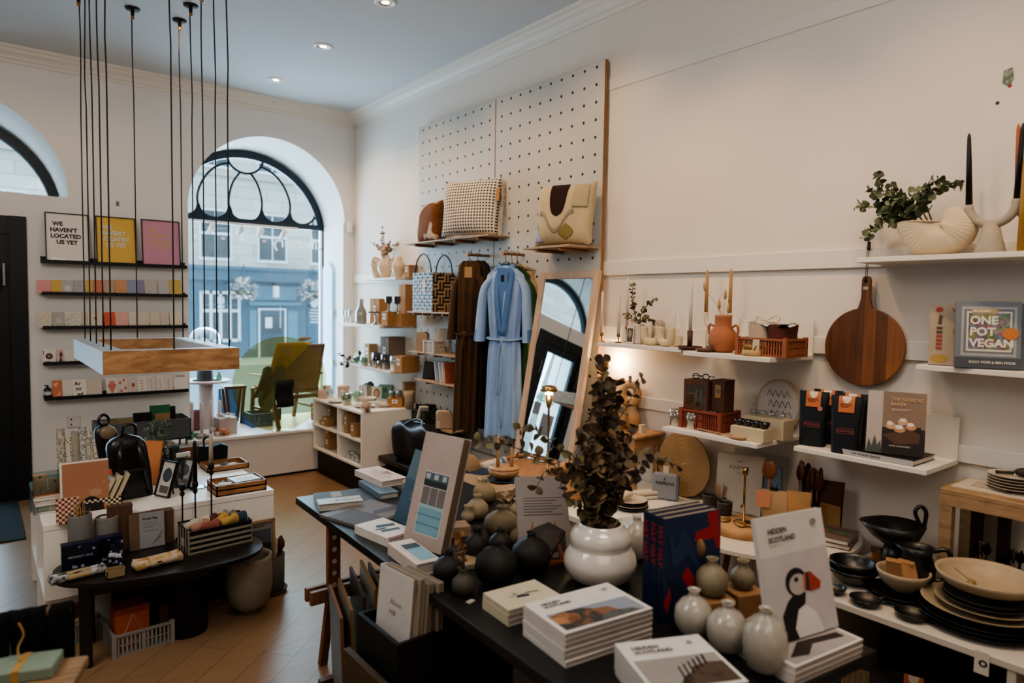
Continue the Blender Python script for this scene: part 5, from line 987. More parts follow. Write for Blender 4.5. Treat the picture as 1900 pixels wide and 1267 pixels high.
# on top of the cube unit
def TT(px,py): return P(px,py,Z=CZ1+.0005)
pink=glass('#dcc3b3',.25,.5); pl=M('#c9bbaa',.5)
items=[(597,740,.045,.085,pink,'frosted blush tumbler, leftmost on the cube unit'),(611,738,.045,.08,gl,'clear small tumbler second on the cube unit'),(606,732,.045,.09,pink,'frosted blush tumbler behind the clear one'),(642,752,.05,.11,glass('#8ea58f',.3,.3),'green tinted ribbed tumbler near the cube unit edge'),(662,745,.05,.09,grn,'pale green tumbler right of the ribbed one'),(678,765,.045,.085,pink,'blush tumbler at the front corner of the cube unit')]
for px,py,r,h,mt,l in items: q=TT(px,py); tumbler(l,(q.x+.02,q.y+.03,q.z),r,h,mt)
q=TT(638,741); o=thing('lidded_jar','blush frosted jar with rounded lid on the cube unit','jar',(q.x+.05,q.y+.12,q.z)); MB().mat(pink).lathe([(.055,0),(.06,.01),(.06,.09),(.055,.095)],24).build('jar_body',o); MB().mat(M('#cda892',.5)).lathe([(.062,.095),(.062,.11),(.05,.125),(.001,.127)],24,cap=False).build('lid',o)
for k,(px,py,r,l) in enumerate(((615,748,.09,'flat blush plate at the left front of the cube unit'),(667,757,.10,'cream plate stack nearest on the cube unit, lower left'),(672,750,.09,'small cream bowl on the plate stack'),(703,756,.085,'cream soup bowl at the front right of the cube unit'))):
    q=TT(px,py); z=q.z+(.024 if k==2 else 0); vessel([(r*.55,0),(r*.6,.004),(r*.9,.014+.01*(k>1)),(r,.02+.015*(k>1))],l,'plate' if k<2 else 'bowl',(q.x+.06,q.y+.02,z),pl,name='ceramic_plate' if k<2 else 'ceramic_bowl')
q=TT(688,745); 
for k,(px,py,w,h,c,l,its) in enumerate(((664,722,.08,.13,'#c9c5bf','white card with grey folds leaning among the green glasses',[('p',[(.3,.1),(.7,.2),(.5,.9)],'#9a9a9c')]),(690,727,.10,.14,'#c6cbb9','pale card with a tan oval portrait',[('e',.5,.5,.3,.32,'#8b5a3c'),('e',.5,.5,.2,.22,'#c79a7a')]),(676,720,.06,.11,'#a98a6a','small tan leaflet between the cards',()))):
    q=TT(px,py+20); lean('display_card',l,'card',w,h,(q.x+.10,q.y+.1,q.z),10,c,its,rz=-.6,th=.004)
q=TT(706,742); carton(.13,.10,.13,'mint green box with dark print on the cube unit',(q.x+.12,q.y+.12,q.z),-.6,color='#7ba58b',tagc='#5b8a72')
q=TT(726,757); carton(.14,.12,.085,'kraft box under the blue grey glass cups',(q.x+.08,q.y+.06,q.z),-.7,color='#a5763f'); zc=q.z+.086
for k in range(4): tumbler('blue grey glass cup, %s of four on the kraft box'%['front left','front right','back left','back right'][k],(q.x+.08-.035+.05*(k%2)+.02*(k//2),q.y+.06+.03*(k//2)-.04*(k%2),zc),.026,.06,glass('#6f8794',.3,.25),'blue grey cups on the kraft box')
q=TT(752,750); carton(.10,.10,.20,'upright kraft box at the wall end of the cube unit',(q.x+.07,q.y+.06,q.z),-.3,color='#9a6a38',tagc=None)
q=TT(760,757); vessel([(.04,0),(.04,.12),(.05,.155)],'frilled cream paper vase at the corner of the cube unit','vase',(q.x-.0,q.y+.01,q.z),M('#bda583',.85,bump=.4),mod=lambda a,k:1+.08*math.sin(9*a+k),name='frilled_vase')
solo(MB().mat(M('#8f9b9b',.3,.6)).ball((0,0,.02),.02,sc=(1.6,1,1)).ball((.04,.02,.016),.016,sc=(1,1.5,1)),'silver_ornament','small silver pebble ornament among the plates on the cube unit','ornament',TT(690,745)+Vector((.05,.05,0)))
solo(MB().mat(M('#6a8a90',.9,bump=.3)).ball((0,0,.07),.07,sc=(.8,.5,1)).mat(M('#3c4a4a',.9)).ball((.05,.02,.09),.06,sc=(.8,.5,1)),'knit_hat','blue green knitted hat propped at the back of the cube unit','hat',(3.12,6.28,CZ1+.001))
# ================================================================ PEGBOARD
PX_=3.25; HP=.1135
def pegmat():
    t=NT('pegboard'); tc=t.a('TexCoord'); sp=t.a('SeparateXYZ'); t.l(tc.outputs['Object'],sp.inputs[0])
    fy=t.math('SUBTRACT',t.math('FRACT',t.math('DIVIDE',t.math('ADD',sp.outputs[1],HP*20),HP)),.5); fz=t.math('SUBTRACT',t.math('FRACT',t.math('DIVIDE',t.math('ADD',sp.outputs[2],HP*40),HP)),.5)
    d=t.math('SQRT',t.math('ADD',t.math('MULTIPLY',fy,fy),t.math('MULTIPLY',fz,fz))); m=t.math('LESS_THAN',d,.092)
    t.l(t.mix(m,lin('#b9b6ad'),lin('#15110d')),t.b.inputs['Base Color']); sb(t.b,Roughness=.5); return t.m
pm=pegmat(); edge=wood('#a9763f','#7d5227',.5,(12,12,2),3.)
for nm,y0,y1 in(('nearer',3.155,4.325),('farther',4.335,5.50)):
    o=thing('pegboard','%s tall pale grey pegboard panel with dark round holes'%nm,'pegboard',(PX_,(y0+y1)/2,.5+24*HP),group='pegboard panels'); w=(y1-y0)/2; zt_=3.315-(.5+24*HP); n=9
    # material origin sits between holes so the grid has nine columns inside the margins
    MB().mat(pm).box(0,.022,-w,w,-(24*HP),zt_).build('panel_face',o); MB().mat(edge).box(.001,.03,-w-.0015,-w-.0001,-(24*HP),zt_).box(.001,.03,w,w+.0015,-(24*HP),zt_).box(.001,.03,-w,w,zt_,zt_+.0015).build('plywood_edge',o)
    MB().mat(edge).box(.022,.048,-w+.03,-w+.07,-24*HP,zt_-.02).box(.022,.048,w-.07,w-.03,-24*HP,zt_-.02).build('batten',o)
plyw=wood('#b79b7a','#94734d',.5,(10,2,10),3.)
def pegshelf(pl,pr,depth,label,t=.012,dow=2,yr=None,yl=None):
    X=PX_-depth; a=P(pl[0],pl[1],X=X); y1=yl or min(a.y,5.46); y0=yr or P(pr[0],pr[1],X=X).y; z=a.z
    o=thing('peg_shelf',label,'shelf',(PX_,(y0+y1)/2,z),RW,'plywood shelves on the pegboard'); w=(y1-y0)/2
    MB().mat(plyw).box(-w,w,-depth,0,-t,0,bev=.001).build('board',o)
    for k in range(dow):
        x=-w+2*w*(k+.5)/dow; MB().mat(wood('#b07a45','#8a5a2d')).at((x,0,-t-.011),FRONT).lathe([(.011,0),(.011,depth*.92),(.009,depth*.93)],10).build('dowel',o)
    return o,z,X,y0,y1
_,zc1,Xc1,y0,y1=pegshelf((750,452),(905,440),.21,'plywood peg shelf under the brown and dotted cushions',dow=4)
def pillow(w,h,t,mat,name,label,loc,rz,lean_=12,seed=0,extra=None,pinch=.06):
    o=thing(name,label,'cushion',loc,rz,rx=-R(lean_)); rnd=random.Random(seed)
    def f(s):
        def g(a,b):
            x=(a*2-1);z=(b*2-1); e=(1-abs(x)**3.2)*(1-abs(z)**3.2); th=t/2*max(0,e)**.5
            k=1-pinch*(1-abs(x)**2)*(abs(z)**6)-0; k2=1-pinch*(1-abs(z)**2)*(abs(x)**6)
            return (x*w/2*k2,s*th+.006*math.sin(5*x+seed)*math.sin(4*z),h/2+z*h/2*k)
        return g
    m=MB().mat(mat).grid(f(-1),22,22).grid(f(1),22,22); m.build('cushion_body',o)
    if extra: extra(o)
    return o
q=P(798,445,X=3.12); shag=NT('shag'); v=shag.coord(scale=(1,1,1)); n1=shag.a('TexNoise',Scale=6.5,Detail=1.); shag.l(v,n1.inputs[0]); n2=shag.a('TexNoise',Scale=70.,Detail=4.); shag.l(v,n2.inputs[0]); r=shag.a('ValToRGB'); r.color_ramp.elements[0].position=.57; r.color_ramp.elements[1].position=.60; r.color_ramp.elements[0].color=lin('#7a4818'); r.color_ramp.elements[1].color=lin('#cdb9a0'); shag.l(n1.outputs[0],r.inputs[0]); shag.l(r.outputs[0],shag.b.inputs['Base Color']); sb(shag.b,Roughness=.95); bp=shag.a('Bump',Strength=1.,Distance=.035); shag.l(n2.outputs[0],bp.inputs['Height']); shag.l(bp.outputs[0],shag.b.inputs['Normal'])
pillow(.40,.36,.14,shag.m,'shaggy_cushion','shaggy rust brown cushion with cream patches on the peg shelf',(3.14,P(790,445,X=3.12).y,zc1+.001),RW-.15,8,1)
dotm=pattern('dots','#cfc5b5','#15161c',42,.95,bump=.4)
def fringe(o):
    m=MB().mat(M('#c9bda9',.95,bump=.4)); rnd=random.Random(2)
    for k in range(46):
        z=.01+.44*k/46; m.tube([(.255,0,z),(.272+rnd.uniform(0,.012),rnd.uniform(-.012,.012),z-.008),(.285+rnd.uniform(-.005,.012),rnd.uniform(-.012,.012),z-.03-rnd.uniform(0,.03))],.003,4)
    m.build('fringe',o); MB().mat(M('#a9773c',.6)).box(.235,.265,-.04,-.036,.26,.36).build('swing_tag',o)
pillow(.52,.46,.16,dotm,'fringed_cushion','large cream cushion woven with black dots and a fringed side',(3.07,P(866,440,X=3.05).y,zc1+.001),RW+.42,8,2,fringe)
_,zc2,Xc2,y0,y1=pegshelf((970,460),(1066,464),.27,'plywood peg shelf under the abstract patterned cushion',yr=3.17,dow=2)
ab=M('#b8a884',.95,bump=.35)
def shapes(o):
    def patch(fn,col,nm,off):
        m=MB().mat(M(col,.95,bump=.3)); m.grid(fn,14,14); m.build(nm,o,solid=.002)
    w,h,t=.44,.42,.15
    def srf(x,z,off=.003):
        e=max(0,(1-abs(x)**3.2)*(1-abs(z)**3.2)); return (x*w/2,-(t/2*e**.5)-off+.006*math.sin(5*x+3)*math.sin(4*z),h/2+z*h/2)
    patch(lambda a,b:srf(-.12+(a-.5)*.62*(1-b**3)**.5*(1 if b<.98 else .1),.92-1.05*b),'#2b1213','maroon_patch',0)
    patch(lambda a,b:srf(-.75+1.2*a,(-.28+.30*math.sin(a*7+1.2))+(b-.5)*.13,.004),'#8f8670','grey_wave',0)
    patch(lambda a,b:srf(.22+(a-.5)*.5*math.sin(PI*min(.97,b+.03)),-.85+.5*b,.0035),'#7e7440','olive_patch',0)
    patch(lambda a,b:srf(.62+(a-.5)*.45,.88-.75*b,.0035),'#a89d79','sage_patch',0)
    patch(lambda a,b:srf(-.94+.34*a*(1-b)+.02,-.9+.7*b,.0035),'#a5a3b4','lilac_patch',0)
pillow(.44,.42,.15,ab,'abstract_cushion','oatmeal wool cushion with maroon and olive abstract shapes',(3.07,P(1040,460,X=3.05).y,zc2+.001),RW+.30,8,3,shapes)
# tote
_,zt_,Xt,y0,y1=pegshelf((755,577),(846,582),.25,'plywood peg shelf carrying the woven tote bag',dow=5)
a=P(802,577,X=3.0); z=zt_; o=thing('woven_tote','woven plastic tote in black tan blocks and blue white weave','bag',(3.115,a.y+.17,z+.001)); hh=.33
MB().mat(pattern('parquet','#0d0c0c','#a98a5e',16,.5)).at((-.0,-.165,.0)).box(-.105,.105,-.004,.004,.0,hh).build('front_panel',o)
MB().mat(pattern('stripes_z','#2f6287','#a9b1b3',34,.5)).box(.103,.109,-.16,.165,0,hh).box(-.105,.105,.158,.165,0,hh).box(-.105,.105,-.16,.16,0,.006).build('back_panel',o)
m=MB().mat(pattern('stripes_z','#2f6287','#a9b1b3',34,.5)).box(-.109,-.103,-.16,.165,0,hh).mat(M('#b4b8b6',.5))
for k in range(8): 
    for j in range(5): m.box(-.113,-.108,-.15+.04*k,-.132+.04*k,.01+.066*j+.033*(k%2),.04+.066*j+.033*(k%2)-.004)
m.build('side_panel',o)
MB().mat(M('#c2b9a4',.5)).box(-.114,-.111,-.05,-.01,.16,.27).build('swing_tag',o)
MB().mat(M('#15151a',.5)).tube(smooth([(-.105,-.14,hh-.03),(-.105,-.10,hh+.10),(-.105,-.0,hh+.16),(-.105,.10,hh+.10),(-.105,.14,hh-.03)]),.006,8).tube(smooth([(.105,-.14,hh-.03),(.105,-.10,hh+.10),(.105,.0,hh+.16),(.105,.10,hh+.10),(.105,.14,hh-.03)]),.006,8).build('handle',o)
# lower peg shelves
_,z2,_,y0,y1=pegshelf((757,650),(850,664),.25,'plywood peg shelf carrying the white crate',dow=3)
q=lambda px,X,z: Vector((X,P(px,650,X=X).y,z+.001))
solo(MB().mat(M('#a58f77',.7,bump=.1)).poly([(-.05,0),(.05,0),(.052,.15),(.03,.17),(-.05,.165)],-.03,.03,'xz'),'paper_bag','plain beige folded bag left of the white crate','bag',q(784,3.07,z2),-.9)
crate(.17,.15,.10,'#c2b8ac','white slotted crate on the middle peg shelf',q(812,3.09,z2),-.0,th=.004,nb=10)
c=q(815,3.10,z2+.012)
for k,l in enumerate(('front black dotted washi paper pad leaning in the white crate','rear black dotted washi paper pad leaning in the white crate')):
    lean('paper_pad',l,'paper',.10,.20,(c.x+.01,c.y-.03+.04*k,c.z),-18+14*k,'#c9c5bd',(),th=.012,rz=-.35).children[0].data.materials[0]=pattern('dots','#c9c5bd','#1c1f26',70,.8)
_,z3,_,y0,y1=pegshelf((768,702),(850,718),.25,'plywood peg shelf carrying the black pouch and slim books',dow=2)
o=thing('leather_pouch','black leather pouch with wrist loop on the lower peg shelf','pouch',q(800,3.10,z3),-.6,rx=-.12); MB().mat(lt).poly([(-.075,0),(.07,.0),(.085,.14),(-.06,.155)],-.018,.018,'xz').build('pouch_body',o,bevel=.008); MB().mat(lt).tube(smooth([(-.05,0,.15),(-.055,.01,.19),(-.045,.01,.2),(-.04,0,.155)]),.003,5).build('wrist_loop',o)
for k,(px,c,l) in enumerate(((822,'#a5a9b3','pale grey slim book'),(830,'#b9bbc4','lavender white slim book'),(836,'#c9b7a9','cream slim book'),(840,'#a8552f','orange slim book'))):
    book(.13,.17,.012,'%s, %s of four standing on the lower peg shelf'%(l,ORD[k]),q(px,3.09,z3),rz=-.15,cover=c,stand=14,group='slim books on the lower peg shelf')
_,z4,_,y0,y1=pegshelf((766,782),(838,800),.25,'lowest plywood peg shelf with the olive crate',dow=0)
crate(.17,.19,.11,'#3c4230','olive green crate of pouches on the lowest peg shelf',q(793,3.09,z4),0,th=.005,nb=8)
c=q(793,3.09,z4+.02)
for k,(dx,dy,cc,l,r_) in enumerate(((-.03,.06,'#191b1f','black zip pouch at the back of the olive crate',.2),(-.02,.02,'#b9ab98','cream zip pouch in the olive crate',-.25),(.0,-.02,'#4c5666','slate blue zip pouch in the olive crate',-.3),(.02,-.06,'#14161a','black zip pouch at the right of the olive crate',-.2),(-.06,.0,'#c9c0b2','white linen pouch spilling over the front of the olive crate',.4))):
    solo(MB().mat(M(cc,.8,bump=.3)).poly([(-.05,0),(.05,0),(.045,.14),(-.045,.15)],-.012,.012,'xz'),'zip_pouch',l,'pouch',(c.x+dx,c.y+dy,c.z-.005),-.4+.1*k,'pouches in the olive crate',rx=r_,bevel=.006)
o=thing('gusset_bag','blush beige gusseted pouch bag right of the olive crate','bag',q(827,3.05,z4),-.5); MB().mat(M('#b3967e',.6)).poly([(-.075,0),(.07,0),(.065,.12),(.04,.15),(-.06,.155),(-.075,.13)],-.035,.035,'xz').build('bag_body',o,bevel=.01); MB().mat(M('#c9b8a0',.6)).box(-.07,-.045,-.04,-.037,.01,.07).build('swing_tag',o)
# pegs, hangers and garments
def peg(px,py,py_y,label):
    Y=py_y; a=P(px,py,Y=Y); return solo(MB().mat(wood('#b98a55','#94673a')).at((0,0,0),(0,PI/2,0)).lathe([(.016,0),(.016,.012),(.011,.015),(.011,3.25-a.x)],12),'wooden_peg',label,'peg',(a.x,Y,a.z)),a
_,pa=peg(866,472,4.39,'wooden peg holding the brown workwear, left of two'); _,pb=peg(932,470,3.95,'wooden peg holding the blue robe, right of two')
def hanger(loc,rz,label,h=.07,w=.17):
    o=thing('clothes_hanger',label,'hanger',loc,rz,'wire hangers on the wooden pegs'); m=MB().mat(M('#1a1816',.4,.8)).tube(smooth([(.012,0,-.012),(.015,0,.008),(.0,0,.018),(-.015,0,.006),(-.004,0,-.02),(0,0,-h)]),.0022,6); m.build('hook',o)
    MB().mat(M('#1a1816',.4,.8)).tube([(0,0,-h),(w,0,-h-.055),(-w,0,-h-.055),(0,0,-h)],.0025,6).build('wire_arms',o); return o
def garment(name,label,cat,loc,rz,H_,mat,dark_,sw=.20,hem=.21,waist=.15,sl=.5,sleeve_r=.07,belt=None,collar=None,depth=.07,seed=0,sleeve_out=.10,open_=True,lean=0.):
    o=thing(name,label,cat,loc,rz); rnd=random.Random(seed); ph=rnd.uniform(0,6)
    def hw(t):
        ks=[(0,.055),(.02,.09),(.05,sw*.92),(.08,sw),(.2,sw*.92),(.42,waist),(.5,waist*1.1),(1,hem)]
        for (a,b),(c,d) in zip(ks,ks[1:]):
            if t<=c: return b+(d-b)*(t-a)/(c-a)
        return hem
    def f(a,b):
        th=2*PI*a; w=hw(b); fold=(.012+.016*b)*math.sin(9*th+ph+b*2)+(.008*math.sin(17*th+ph*2))*b
        x=w*math.cos(th)+lean*b; y=(depth*(.55+.45*min(1,b*6))*(1-.25*math.exp(-((b-.42)/.05)**2))+fold)*math.sin(th)
        return (x,y,-H_*b-.02*math.cos(2*th)*(b>.99))
    MB().mat(mat).grid(f,56,40,closed_u=True).build('body',o)
    for s in(-1,1):
        pts=smooth([(s*(sw-.05),0,-H_*.07),(s*(sw+sleeve_out*.25),-.01,-H_*.14),(s*(sw+sleeve_out*.7),-.02,-H_*.28),(s*(sw+sleeve_out),-.02,-H_*sl)],6); n=len(pts)
        m=MB().mat(mat); rr=[sleeve_r*(.75+.45*i/(n-1)) for i in range(n)]
        m.tube(pts,rr,18,cap=False,flat=.55); m.mat(dark_).tube([p+Vector((0,0,.0)) for p in pts[-4:]],[r*.93 for r in rr[-4:]],18,cap=False,flat=.55); m.build('sleeve',o)
    if collar:
        m=MB().mat(collar)
        for s in(-1,1): m.tube(smooth([(0,.03,.012),(s*.045,.02,.008),(s*.058,-.03,-.03),(s*.045,-.075,-H_*.18),(s*.012,-.078,-H_*.40)],5),[.022]*21,8,flat=.35)
        m.build('collar',o); MB().mat(dark_).poly([(-.045,-.02),(.045,-.02),(.012,-H_*.38),(-.008,-H_*.38)],-.074,-.070,'xz').build('neck_opening',o)
        MB().mat(M('#14110f',.7)).box(-.012,.012,-.0755,-.0745,-.12,-.07).build('neck_tag',o)
    if belt:
        m=MB().mat(belt); m.tube([( (waist+.018)*math.cos(2*PI*k/24)+lean*.42,(depth*.78+.014)*math.sin(2*PI*k/24),-H_*.42+.012*math.sin(2*PI*k/24)) for k in range(24)],.014,8,closed=True,flat=.5); m.build('belt',o)
        m=MB().mat(belt).ball((lean*.42,-depth-.005,-H_*.425),.022,sc=(1.2,.6,1)); m.tube(smooth([(0+lean*.42,-depth-.012,-H_*.43),(.012,-depth-.02,-H_*.6),(-.005,-depth-.03,-H_*.8),(.012,-depth-.03,-H_*.93)]),.013,8,flat=.3).tube(smooth([(0,-depth-.01,-H_*.43),(-.02,-depth-.02,-H_*.55),(-.022,-depth-.025,-H_*.75)]),.012,8,flat=.3); m.build('belt_knot',o)
    return o
lin_=M('#8fb2e0',.9,var=.1,scale=8,bump=.4); lin_d=M('#4f7db8',.9,bump=.3); 
z0=pb.z-.09
def hz(px,py,Y): return P(px,py,Y=Y).z
hem_=hz(930,812,3.9)
garment('linen_robe','long pale blue linen robe with tied belt on the right peg','robe',(pb.x+.02,3.93,z0),-.98,z0-hem_,lin_,lin_d,sw=.150,hem=.150,waist=.115,sl=.44,sleeve_r=.062,belt=lin_,collar=lin_d,depth=.065,seed=4,sleeve_out=.04)
hanger((pb.x+.02,3.93,pb.z+.004),-.98,'black wire hanger carrying the pale blue robe')
garment('green_robe','deep green robe hanging behind the pale blue robe','robe',(pb.x+.085,3.935,z0),-1.05,(z0-hem_)*.96,M('#24502f',.9,var=.15,bump=.3),M('#16351f',.9),sw=.145,hem=.14,waist=.12,sl=.42,depth=.035,sleeve_r=.05,seed=6,sleeve_out=.055)
garment('cream_robe','cream robe hanging right behind the green robe on the peg','robe',(pb.x+.135,3.94,z0+.01),-1.1,(z0-hem_)*.93,M('#b39a72',.9,var=.1,bump=.3),M('#8f7a58',.9),sw=.135,hem=.13,waist=.12,sl=.40,depth=.03,sleeve_r=.045,seed=8,sleeve_out=.045)
hanger((pb.x+.085,3.94,pb.z+.004),-1.05,'black wire hanger carrying the green robe',w=.15); hanger((pb.x+.135,3.94,pb.z+.004),-1.1,'black wire hanger carrying the cream robe',w=.15)
br1=M('#4f3518',.9,var=.2,scale=7,bump=.4); br2=M('#2c2013',.9,var=.2,scale=7,bump=.4)
z1=pa.z-.05; hb=hz(880,800,4.35)
garment('brown_coverall','long brown cotton coverall with tied sleeves on the left peg','clothing',(pa.x+.03,4.39,z1),-.95,z1-hb,br1,br2,sw=.10,hem=.10,waist=.09,sl=.46,sleeve_r=.052,belt=br1,depth=.08,seed=5,sleeve_out=.04,lean=-.02)
garment('dark_coverall','darker brown coverall hanging behind on the left peg','clothing',(pa.x+.11,4.39,z1+.005),-.95,(z1-hb)*.99,br2,br2,sw=.11,hem=.11,waist=.10,sl=.44,sleeve_r=.05,depth=.07,seed=9,sleeve_out=.035)
hanger((pa.x+.03,4.39,pa.z+.004),-.95,'black wire hanger carrying the brown coverall',.04,.10); hanger((pa.x+.11,4.39,pa.z+.004),-.95,'black wire hanger carrying the darker coverall',.04,.09)
q=P(869,505,Y=4.22); solo(MB().mat(M('#a98252',.7)).box(-.028,.028,-.001,.001,-.04,.04),'swing_tag','kraft swing tag hung at the neck of the brown coverall','tag',q,-.7)
# leaning mirror
mt=3.215; mb_=2.88; zt2=1.94; ya,yb=3.115,3.70; an_=math.atan2(mt-mb_,zt2); Lm=math.hypot(mt-mb_,zt2)
o=thing('floor_mirror','tall pale oak framed mirror leaning against the pegboard','mirror',(mb_,(ya+yb)/2,0.004),RW,rx=-an_); w=(yb-ya)/2; fw=.05; ok=wood('#cbb096','#b3957a',.5,(8,8,1.5),3.)
MB().mat(ok).box(-w,-w+fw,-.015,.015,0,Lm,bev=.002).build('frame_stile',o); MB().mat(ok).box(w-fw,w,-.015,.015,0,Lm,bev=.002).build('frame_stile',o); MB().mat(ok).box(-w+fw,w-fw,-.015,.015,Lm-fw,Lm).build('frame_rail',o); MB().mat(ok).box(-w+fw,w-fw,-.015,.015,0,fw).build('frame_rail',o)
mir=NT('mirror'); sb(mir.b,Metallic=1.,Roughness=.01); n=mir.a('TexNoise',Scale=1.); mir.l(mir.mix(n.outputs[0],lin('#e4e8e8'),lin('#eef1f1')),mir.b.inputs['Base Color'])
MB().mat(mir.m).box(-w+fw,w-fw,-.006,.0,fw,Lm-fw).build('mirror_glass',o)
# bench with duffel bag
bz=.36; a=P(706,843,Z=bz); b=P(800,886,Z=bz); bl=thing('dark_bench','low black timber bench below the pegboard','bench',(2.95,5.0,0)); bx0=min(a.x,b.x); 
MB().mat(dk).box(bx0-2.95+.02,.27,-1.3,.36,bz-.045,bz,bev=.004).build('bench_top',bl)
for x in(bx0-2.95+.09,.22):
    for y in(-1.2,.28): MB().mat(dk).bar((x,y,bz-.045),(x,y+.03,0),.05).build('leg',bl)
o=thing('duffel_bag','glossy black duffel bag on the low black bench','bag',(2.99,4.93,bz+.001),.12); gloss=M('#06070b',.40,bump=.8,spec=.5)
m=MB().mat(gloss)
def duf(a,b):
    th=2*PI*a; t=b*2-1; e=max(.0001,1-abs(t)**9)**.3; r=(abs(math.cos(th))**.38*math.copysign(1,math.cos(th)),abs(math.sin(th))**.42*math.copysign(1,math.sin(th)))
    return (r[0]*.165*e*(1+.07*math.sin(7*t+3*th)),t*.30,.165+r[1]*.16*e*(1+.08*math.sin(6*t+2*th)))
m.grid(duf,36,26,closed_u=True).build('bag_body',o)
m=MB().mat(gloss)
for s in(-1,1): m.tube(smooth([(s*.17,-.12,.12),(s*.13,-.12,.30),(s*.07,-.05,.36),(s*.07,.05,.36),(s*.13,.12,.30),(s*.17,.12,.12)]),.012,8,flat=.4)
m.build('carry_handle',o)
MB().mat(M('#8d9194',.3,1.)).tube([(0,-.26,.325),(0,.26,.325)],.004,6).build('zip',o); MB().mat(M('#b8bcbe',.25,1.)).box(-.012,.012,-.312,-.30,.15,.17,bev=.003).build('buckle',o); MB().mat(M('#d9d5cc',.6)).tube(smooth([(.05,-.31,.26),(.07,-.315,.2),(.055,-.315,.12)]),.0015,5).build('tag_string',o)
m=MB().mat(gloss).tube([(.12*math.cos(k*PI/12),-.308,.165+.12*math.sin(k*PI/12)) for k in range(24)],.007,6,closed=True); m.build('end_piping',o)
# ================================================================ RIGHT WALL SHELVES
def bracketed(y0,y1,x0,z,label,back=.17,t=.022):
    o=thing('wall_shelf',label,'shelf',(D-.02,(y0+y1)/2,z),RW,'white shelves on the right wall'); w=(y1-y0)/2; d=D-.02-x0
    MB().mat(shm).box(-w,w,-d,0,-t,0,bev=.002).build('shelf_board',o); MB().mat(shm).box(-w,w,-.012,0,0,back).build('back_plate',o); return o
ZA=1.487; ZB=1.075; ZC=1.945
bracketed(2.33,2.975,3.05,ZA,'white wall shelf with white candles and cream arch vases',.10); bracketed(1.70,2.19,2.88,ZA,'white wall shelf with terracotta vase and crate')
bracketed(1.75,2.31,2.88,ZB,'white wall shelf with grey glass mugs and brown gift boxes',.12); bracketed(1.045,1.60,2.94,ZB+.012,'white wall shelf with coffee bags and the baking book',.18)
bracketed(.60,1.16,3.09,ZA+.005,'narrow white wall shelf with the two cookbooks',.02); bracketed(-.2,1.40,3.045,ZC,'long white top shelf with shell vase and candles',.02)
za,zb,zcx=ZA+.0006,ZB+.0006,ZC+.0006
def at(px,X,z): return Vector((X,P(px,600,X=X).y,z))
def hh(px,py,X,z): return P(px,py,X=X).z-z
brass=M('#8f6c38',.3,1.)
# shelf one
for k,(px,X,top,l) in enumerate(((1117,3.10,540,'first from the left'),(1148,3.13,545,'second'),(1163,3.24,515,'third, standing behind the sprigs'))):
    c=at(px,X,za); h0=.055 if k<2 else .10
    o=thing('candle_holder','small brass candle holder, %s on the candle shelf'%l,'candle holder',c,group='brass candle holders'); MB().mat(brass).lathe([(.022,0),(.022,.003),(.004,.006),(.0035,h0-.02),(.010,h0-.018),(.011,h0)],14).build('holder_body',o)
    candle(hh(px,top,X,za)-h0,.010,'slim white candle, %s on the candle shelf'%l,c+Vector((0,0,h0+.0005)),'#d8cfc4',taper=.85,group='white candles on the candle shelf')
o=lean('photo_card','small sepia botanical photo card between candle and ceramic block','card',.055,.11,at(1169,3.12,za),6,'#c9beb0',[('r',.1,.1,.9,.85,'#4c4a40'),('e',.5,.55,.25,.2,'#8b8470')],rz=RW,th=.004)
c=at(1186,3.17,za); solo(MB().mat(M('#d3c8ba',.6)).box(-.03,.03,-.03,.03,0,.12,bev=.006),'ceramic_block','white rectangular ceramic vase behind the photo card','vase',c,RW); sv=c
m3=[M('#5f6046',.8,var=.3),M('#8a7a55',.8,var=.3),M('#4c4a38',.8,var=.3)]
sprig('dried eucalyptus sprigs rising from the white ceramic block',c+Vector((0,0,.118)),[[(0,0,0),(.0,.04,.07),(.01,.07,.16),(.0,.06,.24)],[(0,0,0),(-.02,-.03,.06),(-.02,-.08,.12),(-.02,-.13,.15)],[(0,0,0),(-.04,-.06,.03),(-.05,-.12,.04),(-.05,-.16,.02)],[(0,0,0),(-.01,.05,.03),(-.01,.11,.06)]],'#5f6046',leafmats=m3,lw=.038,ll=.035,name='dried_eucalyptus',step=.026)
def arch_vase(label,c,s=1.,rz=RW,w=.045):
    m=MB().mat(M('#cbb78f',.5,var=.04)).tube(smooth([(-.042*s,0,.105*s),(-.042*s,0,.055*s),(-.03*s,0,.028*s),(0,0,.02*s),(.03*s,0,.028*s),(.042*s,0,.055*s),(.042*s,0,.105*s)],5),.0205*s,14); return solo(m,'arch_vase',label,'vase',c,rz,'cream u shaped vases')
arch_vase('cream u shaped candle vase, left of the pair on the candle shelf',at(1209,3.11,za),1.05,RW+.3); arch_vase('cream u shaped candle vase, right of the pair on the candle shelf',at(1236,3.10,za),1.05,RW-.1)
vessel([(.035,0),(.04,.005),(.04,.13),(.03,.145)],'frosted clear jar with tan lid behind the u shaped vases','jar',at(1222,3.21,za),glass('#c9bba8',.2,.5),name='frosted_jar')
arch_vase('small ivory u shaped holder at the right end of the candle shelf',at(1257,3.12,za),.6,RW)
candle(.20,.010,'slim white candle standing behind the small ivory holder',at(1251,3.22,za),'#d8cfc4',taper=.85)
